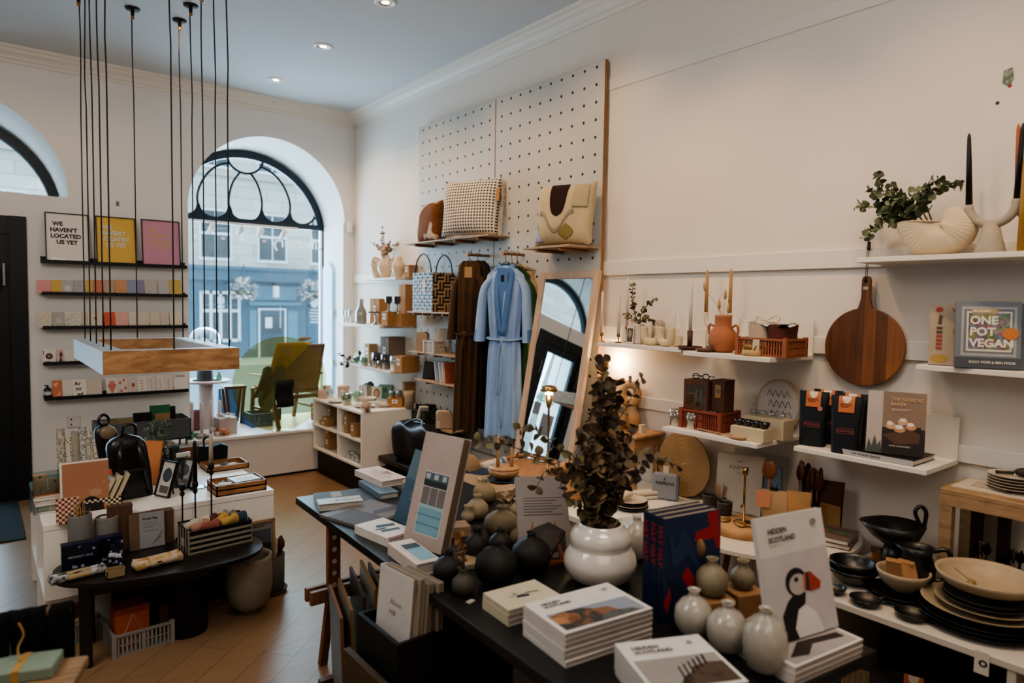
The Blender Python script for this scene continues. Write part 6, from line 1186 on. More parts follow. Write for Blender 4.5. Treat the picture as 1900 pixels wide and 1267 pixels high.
# shelf two
c=at(1281,3.02,za); o=thing('chamberstick','dark brown wooden chamberstick with saucer on the terracotta shelf','candle holder',c); bwn=M('#4a2819',.5); MB().mat(bwn).lathe([(.001,0),(.06,0),(.068,.018),(.062,.018),(.055,.006),(.001,.006)],26,cap=False).build('saucer',o); MB().mat(bwn).lathe([(.013,.006),(.015,.10),(.010,.10)],14).build('socket',o)
solo(MB().mat(M('#5d3826',.5)).lathe([(.001,0),(.038,.0),(.052,.016),(.046,.016),(.001,.006)],24,cap=False),'wooden_saucer','second brown wooden saucer right of the chamberstick','saucer',at(1310,2.95,za)); candle(hh(1281,527,3.02,za)-.10,.010,'tall white candle rising from the brown chamberstick',c+Vector((0,0,.1005)),'#d5cabf',taper=.85)
ter=M('#a4623c',.75,var=.06,bump=.15)
def ears(o):
    for s in(-1,1): MB().mat(ter).tube(smooth([(s*.05,0,.128),(s*.078,0,.14),(s*.088,0,.118),(s*.082,0,.09),(s*.066,0,.082)]),.0062,8).build('handle',o)
c=at(1342,3.02,za); vessel([(.045,0),(.06,.012),(.0725,.045),(.073,.075),(.062,.105),(.046,.125),(.042,.14),(.042,.178),(.044,.19)],'terracotta vase with two small ear handles on the wall shelf','vase',c,ter,extra=ears,rz=RW,name='terracotta_vase')
m=MB().mat(M('#a8834f',.9)); g=MB().mat(M('#b08a58',.95,bump=.5))
for dx,dy,h in((-.02,.10,.31),(0.01,.0,.27),(.01,-.02,.20),(-.01,.02,.22)):
    m.tube(smooth([(0,0,.15),(dx*.4,dy*.4,h*.6+.06),(dx,dy,h)]),.0012,4); g.at((dx,dy,h),(dy*-2.2,0,0)).lathe([(.002,0),(.008,.012),(.007,.035),(.001,.055)],8)
o=thing('bunny_tail_grass','dried bunny tail grasses standing in the terracotta vase','dried grass',c); m.build('stems',o); g.build('seed_heads',o)
c=at(1331,3.17,za); o=thing('candle_holder','white arched double candle holder behind the terracotta vase','candle holder',c,RW); MB().mat(M('#cfc3b4',.5)).tube(smooth([(-.075,0,.20),(-.07,0,.15),(-.03,0,.11),(.03,0,.11),(.07,0,.15),(.075,0,.20)]),.014,10).lathe([(.03,0),(.012,.10)],14).build('holder_body',o)
for s,l in((1,'right'),(-1,'left')): candle(.235,.0105,'tan taper candle on the %s arm of the arched holder'%l,c+Vector((0,-s*.075,.2005)),'#b58a52',taper=.8,group='tan candles on the arched holder')
c=at(1432,3.02,za); cw=.25; crate(cw,.18,.085,'#9c5a38','terracotta pink slotted crate of folded cloths on the wall shelf',c,RW,th=.004,nb=18)
def fold(label,c,col,w,d,h,rz,name='folded_cloth'): 
    m=MB().mat(M(col,.95,bump=.5,var=.12)); 
    def f(a,b): th=2*PI*a; return (w/2*math.copysign(abs(math.cos(th))**.7,math.cos(th))*(1-.12*b*b)+.006*math.sin(7*b+5*a),d/2*math.copysign(abs(math.sin(th))**.7,math.sin(th))*(1-.1*b*b),h*b+.01*math.sin(3*th))
    m.grid(f,22,7,closed_u=True); m.grid(lambda a,b:(w/2*.88*(a*2-1)*(1-.15*abs(b*2-1)),d/2*.86*(b*2-1),h+.008+.008*math.sin(6*a+4*b)),8,6); return solo(m,name,label,'textile',c,rz)
fold('cream gauze cloth folded in the left of the terracotta crate',c+Vector((.0,.055,.014)),'#b5a38d',.11,.15,.135,RW+.15); fold('dark rust linen cloth folded in the right of the terracotta crate',c+Vector((.0,-.058,.014)),'#54261a',.115,.15,.13,RW-.2)
solo(MB().mat(M('#c9b9a3',.7)).box(-.13,.13,-.006,.006,0,.004).at((0,0,.012),(0,0,.5)).tube(smooth([(-.05,0,.0),(-.045,.02,.03),(-.01,.0,.006),(.045,.02,.03),(.05,0,0),(0,0,.004)]),.007,6,flat=.3),'ribbon_bow','cream ribbon bow lying across the two folded cloths','ribbon',c+Vector((-.05,.0,.155)),RW)
lean('gift_tag','white paper gift tag hung on the front of the terracotta crate','tag',.035,.055,c+Vector((-.098,.02,.025)),3,'#c4b49c',(),rz=RW,th=.002)
c2=at(1397,2.93,za); o=thing('body_brush','round natural bristle brush with cord lying before the crate','brush',c2); MB().mat(M('#b3935f',.6)).lathe([(.001,.0),(.045,.0),(.047,.01),(.045,.028),(.001,.03)],24,cap=False).build('brush_base',o); m=MB().mat(M('#a98a58',.95,bump=.6))
for k in range(60): a=random.uniform(0,6.28); r=random.uniform(0,.036); m.tube([(r*math.cos(a),r*math.sin(a),.029),(r*1.25*math.cos(a+.2),r*1.25*math.sin(a+.2),.052)],.0022,4)
m.build('bristles',o)
# shelf three
mugm=glass('#8b8a86',.35,.45)
for k,px in enumerate((1262,1293)):
    c=at(px,2.98,zb); o=thing('glass_mug','grey glass mug, %s of the pair on the gift box shelf'%('left' if k==0 else 'right'),'mug',c,group='grey glass mugs'); MB().mat(mugm).lathe([(.0005,.005),(.038,.005),(.040,0),(.040,.085),(.0385,.085),(.037,.008),(.0005,.008)],22,cap=False).build('mug_body',o); MB().mat(mugm).at((0,0,0),(0,0,RW)).tube(smooth([(.038,0,.07),(.062,0,.068),(.068,0,.045),(.058,0,.02),(.038,0,.018)]),.004,8).build('handle',o)
c=at(1322,3.03,zb); crate(.24,.16,.10,'#8c3f28','brick red slotted crate under the brown gift boxes',c,RW,th=.004,nb=18)
gb=M('#5c3624',.75,var=.1); c3=c+Vector((-.015,.045,.1035)); o=thing('gift_box','brown gift box with clear window stacked on the brick red crate','box',c3,RW)
MB().mat(gb).box(-.075,.075,-.05,.05,0,.02).box(-.075,-.058,-.05,.05,.02,.13).box(.058,.075,-.05,.05,.02,.13).box(-.075,.075,-.05,.05,.13,.155).box(-.058,.058,.04,.05,.02,.13).build('box_body',o); MB().mat(glass('#d9d2c8',.3)).poly([(-.058,.02),(.058,.02),(.058,.13),(-.058,.13)],-.049,None,'xz').build('window_film',o)
for k in range(3): MB().mat(M('#b1a79a',.3,.5)).at((-.03+.03*k,0,.0215)).lathe([(.007,0),(.012,.02),(.006,.05),(.005,.08)],12).build('bottle',o)
carton(.075,.09,.165,'plain tall brown box standing behind the windowed gift box',c+Vector((.0,-.078,.1035)),RW,color='#593624',tagc='#a07a4a')
o=thing('sunglasses','dark framed sunglasses on top of the windowed gift box','glasses',c3+Vector((0,0,.156)),RW+.2); m=MB().mat(M('#1b0f0b',.3))
for s in(-1,1): m.at((s*.028,-.01,.016),FRONT).tube([(.018*math.cos(k*PI/7),.014*math.sin(k*PI/7),0) for k in range(14)],.0028,6,closed=True)
m.at().tube([(-.01,-.01,.02),(.01,-.01,.02)],.002,5); m.build('frame',o)
for s in(-1,1): MB().mat(M('#1b0f0b',.3)).tube([(s*.047,-.01,.018),(s*.045,.06,.012),(s*.03,.075,.004)],.0022,5).build('temple_arm',o)
c=at(1345,2.925,zb); o=thing('wooden_spoon','long pale wooden spoon lying along the shelf edge','spoon',c+Vector((0,.0,.006)),RW-.12); MB().mat(wood('#b08760','#8f6540')).tube([(-.155,0,.004),(.0,0,.004),(.07,0,.006)],[.007,.006,.008],8,flat=.5).build('handle',o); MB().mat(wood('#b08760','#8f6540')).lathe([(.001,0),(.03,.0),(.036,.012),(.032,.012),(.001,.004)],20,(.10,0,-.004),cap=False,sx=1.35,sy=.8).build('bowl',o)
crm=M('#c2b291',.6,var=.03)
c=at(1402,2.965,zb); o=solo(MB().mat(crm).box(-.09,.09,-.045,.045,0,.062,bev=.002),'display_box','long cream box with four black bowls on the wall shelf','box',c,RW)
for k in range(4): vessel([(.012,0),(.016,.004),(.024,.018),(.026,.03)],'tiny black glazed bowl, %s of four on the long cream box'%ORD[k],'bowl',c+Vector((-.0,.067-.045*k,.0625)),M('#15110f',.15,spec=.8),group='tiny black bowls on the cream box',name='tiny_bowl',th=.002)
c=at(1432,3.10,zb); solo(MB().mat(crm).box(-.11,.11,-.05,.05,0,.098,bev=.002),'display_box','taller cream box behind carrying clear glass bowls','box',c,RW)
for k in range(4): tumbler('small clear glass bowl, %s of four on the taller cream box'%ORD[k],c+Vector((0,.08-.052*k,.0985)),.024,.028,gl,'clear bowls on the cream box',name='glass_bowl')
c=at(1447,3.225,zb); o=thing('arched_print','pale arched frame with black wave drawing leaning on the wall','print',c,RW,rx=R(-5)); pts=[(.125*math.cos(PI*2*k/32),.14+.14*math.sin(PI*2*k/32)) for k in range(32)]
MB().mat(M('#b59a7c',.6)).poly(pts,-.0,.012,'xz').build('rim',o); MB().mat(M('#b9b0a8',.6)).poly([(.111*math.cos(PI*2*k/32),.14+.126*math.sin(PI*2*k/32)) for k in range(32)],-.003,0,'xz').build('print_sheet',o)
m=MB().mat(M('#26211e',.7))
for j in range(3):
    pts=[]; 
    for k in range(4): x=-.062+.032*k+.01*j; z=.20-.052*j; pts+=[(x,-.004,z-.012),(x+.01,-.004,z+.02),(x+.022,-.004,z+.0),(x+.03,-.004,z-.012)]
    m.tube(smooth(pts,3),.0011,4)
m.build('wave_drawing',o)
# shelf four: coffee bags, books
zb4=ZB+.0126
def coffee(label,c,rz,dot=False,h=.25,w=.13):
    o=thing('coffee_bag',label,'coffee bag',c,rz,'dark coffee bags on the wall shelf'); navy=M('#0b1419',.55,bump=.25,var=.1)
    def f(a,b): th=2*PI*a; d=.038*(1-b)**.6*(1)+.004; wd=w/2*(.86+.14*b) if b<.95 else w/2; return (wd*math.copysign(abs(math.cos(th))**.5,math.cos(th)),d*math.copysign(abs(math.sin(th))**.6,math.sin(th)),h*b)
    MB().mat(navy).grid(f,28,12,closed_u=True).poly([(-w/2*.8,-.03),(w/2*.8,-.03),(w/2*.8,.03),(-w/2*.8,.03)],.001).build('bag_body',o)
    def fr(z): return -(.038*(1-z/h)**.6+.004)-.0015
    m=MB().mat(M('#c06a35',.6)); q_=[.72,.79,.86,.93,1.]; m._add([(sx*.032,fr(h*u_)-.0035,h*u_+.001) for u_ in q_ for sx in(-1,1)],[[2*i,2*i+1,2*i+3,2*i+2] for i in range(4)]); m.build('orange_label',o)
    m=MB().mat(M('#d9cdb9',.6)); m._add([(.018*math.cos(PI+PI*k/8),fr(h*(1+.10*math.sin(PI+PI*k/8)))-.0055,h+.0+.03*math.sin(PI+PI*k/8)) for k in range(9)],[list(range(9))]); m.build('label_arc',o)
    text('SEASONAL\n  BLEND',.010,M('#6b2f14',.6),o,(-.026,fr(h*.82)-.006,h*.81),(R(80),0,0))
    zt=h*.40; t=-math.atan2(.02,.1); e=fr(zt)-.003; fm_=M('#b5555a',.5)
    m=MB().mat(fm_).box(-.034,.034,e-.0005,e,zt-.012,zt-.0105).box(-.034,.034,e-.0005,e,zt+.0105,zt+.012).box(-.034,-.0325,e-.0005,e,zt-.012,zt+.012).box(.0325,.034,e-.0005,e,zt-.012,zt+.012); m.build('logo_frame',o)
    text('FORTITUDE',.0115,fm_,o,(0,e-.001,zt-.004),FRONT,align='CENTER')
    if dot: m=MB().mat(M('#c47f6d',.5)).at((.03,fr(h*.72)-.002,h*.70),FRONT).cyl(.011,0,.001,n=16); m.build('dot_sticker',o)
    return o
coffee('dark coffee bag with orange label and pink dot, front left on the shelf',at(1517,3.04,zb4),RW+.28,True); coffee('dark coffee bag with orange label, front right beside the baking book',at(1579,3.0,zb4),RW+.28)
coffee('dark coffee bag mostly hidden behind the front left bag',at(1543,3.15,zb4),RW+.2); coffee('dark coffee bag mostly hidden behind the front right bag',at(1590,3.12,zb4),RW+.2)
c=at(1672,3.06,zb4); o=book(.30,.22,.024,'baking book lying flat with snowy spine under the standing copy',Vector((3.07,1.25,zb4)),rz=RW,cover='#15181a',spine='#a6a5a6'); 
o=bpy.data.objects[o.name]; text('THE NORDIC BAKER',.013,M('#2b2a2b',.6),o,(-.10,-.1106,.007),(PI/2,0,0),name='spine_lettering'); MB().mat(M('#a9a7a8',.6)).box(-.148,.148,-.1103,-.1098,.001,.023).build('spine_panel',o)
nb=[('r',0,0,1,1,'#8a7462'),('r',0,0,.27,1,'#b5aaa4'),('r',.27,.0,1,.42,'#332f2c'),('p',[(.3,.36),(.92,.46),(1,.2),(.98,0),(.3,0)],'#2a2522'),('p',[(.28,.30),(.75,.42),(.92,.34),(.9,.2),(.5,.16)],'#5b4030'),('e',.42,.45,.09,.055,'#c79b78'),('e',.40,.49,.05,.035,'#dfd3cc'),('e',.57,.40,.10,.05,'#bb8a62'),('e',.56,.44,.07,.035,'#e5dcd6'),('e',.76,.45,.09,.05,'#c08d66'),('e',.75,.49,.06,.03,'#e3d8d1'),('e',.62,.52,.09,.05,'#c79b78'),('e',.62,.555,.06,.03,'#dfd3cc'),('p',[(.0,.0),(.28,.0),(.25,.2),(.2,.12),(.15,.28),(.1,.1),(.05,.22)],'#4f5450'),
    ('t',.40,.86,.075,'THE NORDIC','#d4ab78','LEFT',.01),('t',.40,.78,.075,'BAKER','#d4ab78','LEFT',.01),('r',.42,.72,.75,.728,'#cdbba8'),('r',.42,.70,.70,.706,'#cdbba8'),('t',.40,.12,.035,'SOFIA NORDGREN','#cfc6bd','LEFT',.01)]
book(.215,.26,.026,'standing baking book with iced buns on its cover',Vector((3.03,P(1660,830,X=3.03).y,zb4+.0255)),rz=RW+.35,cover='#8a7462',spine='#b5aaa4',stand=8,items=nb)
# chopping board
X=3.255; c=P(1601,644,X=X); rr=.183; o=thing('chopping_board','round acacia chopping board with handle hung on a cord','chopping board',(3.275,c.y,c.z),RW)
def acacia():
    t=NT('acacia'); tc=t.a('TexCoord'); sp=t.a('SeparateXYZ'); t.l(tc.outputs['Object'],sp.inputs[0]); fl=t.math('FLOOR',t.math('MULTIPLY',sp.outputs[0],19.)); wn=t.a('TexWhiteNoise',noise_dimensions='1D'); t.l(fl,wn.inputs['W'])
    v=t.coord(scale=(26,26,2.2)); n=t.a('TexNoise',Scale=1.3,Detail=5.,Distortion=.7); t.l(v,n.inputs[0]); mx=t.math('ADD',t.math('MULTIPLY',wn.outputs[0],.55),t.math('MULTIPLY',n.outputs[0],.55)); r=t.a('ValToRGB')
    r.color_ramp.elements[0].position=.15; r.color_ramp.elements[0].color=lin('#3a1b0b'); r.color_ramp.elements[1].position=.9; r.color_ramp.elements[1].color=lin('#9a5c28'); t.l(mx,r.inputs[0]); t.l(r.outputs[0],t.b.inputs['Base Color']); sb(t.b,Roughness=.42); return t.m
ac=acacia(); tn=[math.asin(.03/rr)]
pts=[(rr*math.sin(a),rr*math.cos(a)) for a in [.19+(2*PI-.38)*k/60 for k in range(61)]]
pts+=[(-.027,rr+.02),(-.021,rr+.05),(-.021,rr+.13),(-.014,rr+.148),(.014,rr+.148),(.021,rr+.13),(.021,rr+.05),(.027,rr+.02)]
MB().mat(ac).poly(pts,-.018,0,'xz').build('board',o,bevel=.004)
MB().mat(M('#1b120c',.8)).at((0,-.0195,rr+.125),FRONT).cyl(.008,0,.0012,n=14).build('cord_hole',o); MB().mat(M('#b5a795',.6)).box(-.011,.011,-.0195,-.0185,rr+.085,rr+.10).build('price_sticker',o)
zh=P(1606,468,X=X).z-c.z; MB().mat(M('#241710',.8)).tube([(-.003,-.02,rr+.125),(-.004,-.012,zh)],.0016,5).tube([(.004,-.02,rr+.125),(.004,-.012,zh)],.0016,5).tube([(-.004,-.012,zh),(0,-.012,zh+.02),(.004,-.012,zh)],.0016,5).build('cord',o)
solo(MB().mat(M('#2c1c12',.7)).box(-.004,.004,-.018,0,-.01,.03).ball((0,-.015,-.0),.008),'cord_hook','small dark hook for the chopping board beside the top shelf','hook',(D-.02,c.y,c.z+zh+.02),RW)
# shelf five: cookbooks
z5=ZA+.0056
c=P(1760,668,X=3.15); jp=[('r',0,0,1,1,'#a79782'),('e',.17,.90,.07,.045,'#a8402a'),('t',.4,.86,.1,'VE','#a8502a','LEFT',.04),('e',.55,.55,.12,.09,'#8b8036'),('p',[(.5,.2),(.95,.1),(1,.45),(.6,.42)],'#a58a3e'),('e',.2,.1,.16,.07,'#a5893c'),('p',[(.15,.66),(.22,.66),(.24,.8),(.17,.82)],'#5a4a2a')]+[('r',.13,.58-.065*k,.24,.62-.065*k,'#5b4632' if k<2 else '#a33a33') for k in range(6)]
book(.19,.255,.022,'beige cookbook with red characters half hidden on the narrow shelf',Vector((3.17,P(1772,668,X=3.17).y,z5)),rz=RW+.35,cover='#a79782',stand=7,items=jp)
veg=pattern('veg','#6b5a34','#000000',75,.7)
ov=[('r',0,0,1,1,'#6f7883'),('r',0,0,1,.16,'#4c525c'),('r',.09,.18,.93,.92,'#9ca0a3'),('r',.13,.22,.89,.88,'#6d7278'),('r',.17,.25,.86,.85,'#c9c6bd'),('r',.2,.28,.83,.82,veg),('t',.22,.66,.165,'ONE','#d9d6cf','LEFT',.035),('t',.22,.49,.165,'POT','#d9d6cf','LEFT',.035),('t',.22,.32,.165,'VEGAN','#d9d6cf','LEFT',.035),('r',.24,.83,.64,.885,'#b89a6c'),('t',.27,.835,.045,'80 VEGAN','#e5dccb','LEFT',.03),('e',.84,.52,.12,.09,'#c4752a'),('t',.22,.07,.05,'ROXY POPE & BEN POOK','#d6d3cd','LEFT',.02)]
X5=3.12; yy=P(1828,668,X=X5).y; book(.215,.265,.026,'blue grey one pot vegan cookbook standing at the front of the narrow shelf',Vector((X5+.01,yy,z5)),rz=RW+.42,cover='#6f7883',stand=8,items=ov)
for k in range(2): book(.205,.26,.018,'%s blue grey cookbook copy tucked behind the vegan cookbook'%('nearer' if k==0 else 'farther'),Vector((X5+.05+.024*k,yy-.02-.012*k,z5)),rz=RW+.42,cover='#666e78',stand=8,group='cookbook copies behind the front one')
# top shelf: shell vase
c=at(1728,3.16,zcx); shell=M('#c9b695',.6,var=.03); o=thing('shell_vase','cream ribbed nautilus shell vase on the long top shelf','vase',c,RW)
def shl(a,b):
    th=-PI*.02+PI*1.02*a; L=.175; nrib=40; rib=1+.018*abs(math.sin(a*nrib*PI/2))
    rx=.125; x=math.cos(PI*a)*-.155*(1 if a<.5 else 1); base=(x*.98,0,.0)
    ph=PI*(b-.5)
    # shell lobe: wide open mouth at left (x<0), coiled flank at right (x>0)
    h=.150+.045*max(0,math.cos(PI*a)*-1) ; zz=.0+(.5+.5*math.sin(ph))*h*(.75+.25*math.sin(PI*a)) ; r=.062*math.cos(ph*.55)*(.55+.45*math.sin(PI*a))*rib
    return (x*(.62+.38*(.5+.5*math.sin(ph))),0,0)
m=MB().mat(shell); NU,NV=90,16
# body: fan of ribs radiating from the coil point; outline is a boat with raised round flank
out=[]; 
for k in range(NU+1):
    a=k/NU
    ctrl=[(-.155,.150),(-.150,.115),(-.115,.05),(-.07,.008),(.0,.0),(.07,.008),(.13,.045),(.155,.10),(.145,.155),(.10,.19),(.055,.20),(.03,.175),(.035,.145)]
    out.append(a)
cs=smooth([(x,0,z) for x,z in [(-.155,.150),(-.150,.115),(-.115,.05),(-.07,.008),(.0,.0),(.07,.008),(.13,.045),(.155,.10),(.145,.155),(.10,.19),(.055,.20),(.03,.175),(.035,.148)]],8); hub=Vector((.03,0,.135)); nC=len(cs)
for s in(-1,1):
    def g(a,b,s=s):
        i=a*(nC-1); k=int(min(nC-2,i)); p=cs[k].lerp(cs[k+1],i-k); rib=.0035*abs(math.sin(a*36*PI)); q=hub.lerp(p,b**.85); thick=.058*math.sqrt(max(0,1-b**3.0))*(.35+.65*min(1,(1-a)*2.2)) 
        if a<.45: thick=.060*math.sqrt(max(0,1-b**4))*(.6+.4*min(1,b*3))
        return (q.x,s*(thick+rib*b*(1-b**6)),q.z)
    m.grid(g,145,12)
m.build('shell_body',o); MB().mat(M('#b9a684',.7)).tube(smooth([(-.155,0,.15),(-.09,.055,.148),(.0,.05,.142),(.03,0,.138),(.0,-.05,.142),(-.09,-.055,.148),(-.155,0,.15)]),.004,6).build('rim',o)
ge=[M('#55603f',.75,var=.3),M('#6f7a57',.75,var=.3),M('#434b32',.75,var=.3)]; b0=c+Vector((0,.06,.125))
def L(px,py,X=3.14): q=P(px,py,X=X); return (X-b0.x,q.y-b0.y,q.z-b0.z)
sprig('green eucalyptus branches spreading out of the shell vase',b0,[[(0,0,0),L(1665,400),L(1640,360),L(1627,318)],[(0,0,0),L(1650,395),L(1625,385),L(1590,382)],[(0,-.02,0),L(1650,408),L(1625,420),L(1607,440)],[(0,-.04,0),L(1705,380),L(1720,345),L(1745,330)],[(0,-.05,0),L(1715,370),L(1750,345),L(1783,345)],[(0,-.02,0),L(1670,390),L(1660,360),L(1650,340)],[(0,0,0),L(1680,390),L(1690,370),L(1700,350)],[(0,-.03,0),L(1690,385),L(1672,370),L(1662,355)],[(0,.02,0),L(1640,400),L(1630,370),L(1612,350)]],'#55603f',leafmats=ge,lw=.050,ll=.044,name='eucalyptus_branches',step=.018)
stn=M('#a59a89',.85,var=.12,scale=40,bump=.25)
def ustand(label,c,s=1.):
    o=thing('candle_holder',label,'candle holder',c,RW); MB().mat(stn).lathe([(.001,0),(.052,0),(.054,.006),(.026,.118),(.001,.12)],26,cap=False).build('cone_base',o)
    MB().mat(stn).tube([((.080)*math.cos(PI+PI*k/18),0,.195+.08*math.sin(PI+PI*k/18)) for k in range(19)]+[(.080,0,.205)],.017,14).build('curved_arms',o); return o
c=at(1829,3.14,zcx); ustand('grey stone u shaped double candle holder on the top shelf',c)
candle(.285,.0125,'black taper candle on the left arm of the grey stone holder',c+Vector((0,.080,.2)),'#140e10',taper=.55,rx=-.045); candle(.285,.0125,'black taper candle on the right arm of the grey stone holder',c+Vector((0,-.080,.2055)),'#140e10',taper=.55,rx=.02)
c=at(1925,3.18,zcx); ustand('second grey stone candle holder cut off at the right edge',c)
candle(.30,.012,'burnt orange taper candle at the right edge of the top shelf',c+Vector((0.0,.085,.2)),'#a8581f',taper=.55,rx=-.04); candle(.36,.014,'golden yellow taper candle at the right edge of the top shelf',c+Vector((-.06,.05,.0)),'#a87d28',taper=.7)
# ================================================================ BETWEEN MIRROR AND SHELVES: STAND, LAMPS
lw_=wood('#b98f62','#946b41',.5,(3,10,10),3.)
X=3.12; a=P(1150,795,X=X); zt=a.z; o=thing('plant_stand','tall pale timber stand holding the looped vases by the mirror','stand',(3.14,a.y-.04,0)); st_y=a.y-.04
MB().mat(lw_).box(-.13,.14,-.19,.19,zt-.022,zt,bev=.006).build('stand_top',o); MB().mat(lw_).box(-.10,.11,-.16,.16,zt-.08,zt-.022).build('apron',o)
for sx in(-.10,.11):
    for sy in(-.15,.15): MB().mat(lw_).box(sx-.016,sx+.016,sy-.016,sy+.016,0,zt-.022).build('leg',o)
dn=NT('two_tone_ceramic'); tc=dn.a('TexCoord'); sp=dn.a('SeparateXYZ'); dn.l(tc.outputs['Object'],sp.inputs[0]); r=dn.a('ValToRGB'); r.color_ramp.elements[0].position=.08; r.color_ramp.elements[0].color=lin('#b58a55'); r.color_ramp.elements[1].position=.2; r.color_ramp.elements[1].color=lin('#8d8177'); dn.l(sp.outputs[2],r.inputs[0]); dn.l(r.outputs[0],dn.b.inputs['Base Color']); sb(dn.b,Roughness=.7); dn=dn.m
def loopvase(label,c,s,rz,neck=.07):
    m=MB().mat(dn); n=24; R0=.062*s; pts=[(R0*math.cos(2*PI*k/n),0,.088*s+R0*1.1*math.sin(2*PI*k/n)) for k in range(n)]; rr=[(.027+.017*(.5-.5*math.sin(2*PI*k/n)))*s for k in range(n)]
    m.tube(pts,rr,16,closed=True,flat=.9); m.lathe([(.02*s,.15*s),(.014*s,.175*s),(.012*s,.15*s+neck),(.016*s,.155*s+neck)],14); m.lathe([(.045*s,.0),(.05*s,.02*s),(.04*s,.035*s)],18); return solo(m,'looped_vase',label,'vase',c,rz,'two tone looped vases')
q=lambda px,X: Vector((X,P(px,700,X=X).y,zt+.0005))
loopvase('two tone looped vase, nearer and lower one on the timber stand',q(1137,3.06),1.0,-.75); 
bx_=q(1172,3.19); vessel([(.045,0),(.06,.03),(.055,.09),(.03,.13),(.035,.14)],'round tan ceramic vase supporting the upper looped vase','vase',bx_,dn,name='round_vase'); loopvase('two tone looped vase raised at the back of the timber stand',bx_+Vector((-.0,.012,.1405)),.80,-.75,.06)
framed('pale oak framed botanical print behind the looped vases',.20,.28,Vector((3.272,P(1160,790,X=3.272).y,zt+.001)),2,'#cdbfae','#a98558',rz=RW,items=[('p',[(.45,.2),(.47,.2),(.62,.75),(.6,.75)],'#8a7560')],fw=.012)
solo(MB().mat(M('#c9b9a2',.6)).box(-.012,.012,-.02,.02,0,.05),'white_tag','small white card at the right edge of the timber stand','card',q(1192,3.13)+Vector((0,-.01,0)),RW)
# globe lamp on the wall side
X=3.16; gc=P(1118,675,X=X); o=thing('globe_lamp','brass globe lamp on a thin pole glowing against the wall','lamp',(gc.x,gc.y+.0,zt+.0005) if False else (gc.x,gc.y,0)); br_=M('#a2855a',.3,.9)
MB().mat(br_).ball((0,0,gc.z),.050,24,16).build('globe_shade',o); MB().mat(br_).lathe([(.07,0),(.07,.008),(.008,.015),(.006,.03),(.006,gc.z-.075),(.012,gc.z-.07),(.012,gc.z-.045)],16).build('pole',o)
l=bpy.data.lights.new('globe_lamp_bulb','POINT'); l.energy=5.5; l.color=(1,.68,.38); l.shadow_soft_size=.03; lo=bpy.data.objects.new('globe_lamp_bulb',l); COL.objects.link(lo); lo.location=(3.245,gc.y-.03,gc.z+.01)
# display table below robes
TY0,TY1,TX0,TX1,TZ=2.66,3.55,2.10,2.98,.66
o=thing('oak_tray_table','oak tray table with rounded rim below the hanging robes','table',((TX0+TX1)/2,(TY0+TY1)/2,0)); hx=(TX1-TX0)/2; hy=(TY1-TY0)/2; oakl=wood('#a87743','#835525',.5,(3,10,10),3.)
MB().mat(oakl).box(-hx,hx,-hy,hy,TZ-.03,TZ,bev=.01).build('tabletop',o); m=MB().mat(oakl).tube([(-hx+.02,-hy+.02,TZ+.025),(hx-.02,-hy+.02,TZ+.025),(hx-.02,hy-.02,TZ+.025),(-hx+.02,hy-.02,TZ+.025)],.012,8,closed=True); m.build('rim_rail',o)
for sx in(-1,1):
    for sy in(-1,1): MB().mat(oakl).tube([(sx*(hx-.04),sy*(hy-.04),0),(sx*(hx-.04),sy*(hy-.04),TZ+.10 if (sx,sy)==(1,-1) else TZ-.03)],.016,10).build('leg',o)
def TB(px,py): return P(px,py,Z=TZ+.0005)
def at_t(px,Y,dz=0): return Vector((P(px,850,Y=Y).x,Y,TZ+.0005+dz))
zy=lambda px,py,Y: P(px,py,Y=Y).z
c=at_t(935,3.0); o=thing('wooden_block','pale timber block plinth on the oak tray table','block',(c.x,c.y,c.z),-.3); MB().mat(wood('#b5936a','#8f6c45')).box(-.12,.12,-.11,.11,0,.055,bev=.004).build('block_body',o)
vessel([(.075,0),(.10,.008),(.103,.012)],'dark blue glazed plate on the timber plinth','plate',(c.x-.0,c.y-.01,c.z+.056),M('#2b3a48',.3,spec=.7),name='glazed_plate')
o=thing('wooden_bowl','pale round timber bowl with flat lid on the blue plate','bowl',(c.x,c.y,c.z+.066)); MB().mat(lw_).lathe([(.001,0),(.05,0),(.085,.03),(.09,.055),(.001,.055)],26,cap=False).build('bowl_body',o); MB().mat(lw_).lathe([(.001,.0555),(.088,.0555),(.088,.066),(.001,.067)],26,cap=False).build('lid',o)
zz=c.z+.066+.0675
for k,(px,py) in enumerate(((932,808),(958,822))):
    x=P(px,850,Y=2.99).x; candle(max(.1,zy(px,py,2.99)-zz),.011,'pale wax taper standing on the timber bowl lid, %s of two'%('left' if k==0 else 'right'),(c.x-.035+.075*k,c.y+.01-.03*k,zz),'#bd9a6a',taper=.6,group='pale tapers on the timber bowl')
# mushroom lamp
Y=2.85; hc=P(1019,722,Y=Y); o=thing('mushroom_lamp','slim brass table lamp with mushroom cap and lit collar','lamp',(hc.x,Y,TZ+.0005)); h=hc.z-TZ; 
MB().mat(br_).lathe([(.001,h+.022),(.02,h+.021),(.045,h+.012),(.05,h-.004),(.046,h-.012),(.012,h-.012)],26,cap=False).build('mushroom_cap',o); MB().mat(M('#ffd9a0',.5,emit=18.)).lathe([(.02,h-.013),(.024,h-.03)],20).build('light_band',o)
MB().mat(br_).lathe([(.026,h-.031),(.012,h-.10),(.006,h-.11),(.0055,.03),(.045,.015),(.05,0)],18).build('stem',o)
l=bpy.data.lights.new('mushroom_lamp_bulb','POINT'); l.energy=.9; l.color=(1,.7,.4); l.shadow_soft_size=.02; lo=bpy.data.objects.new('mushroom_lamp_bulb',l); COL.objects.link(lo); lo.location=(hc.x-.03,Y-.03,hc.z-.022)
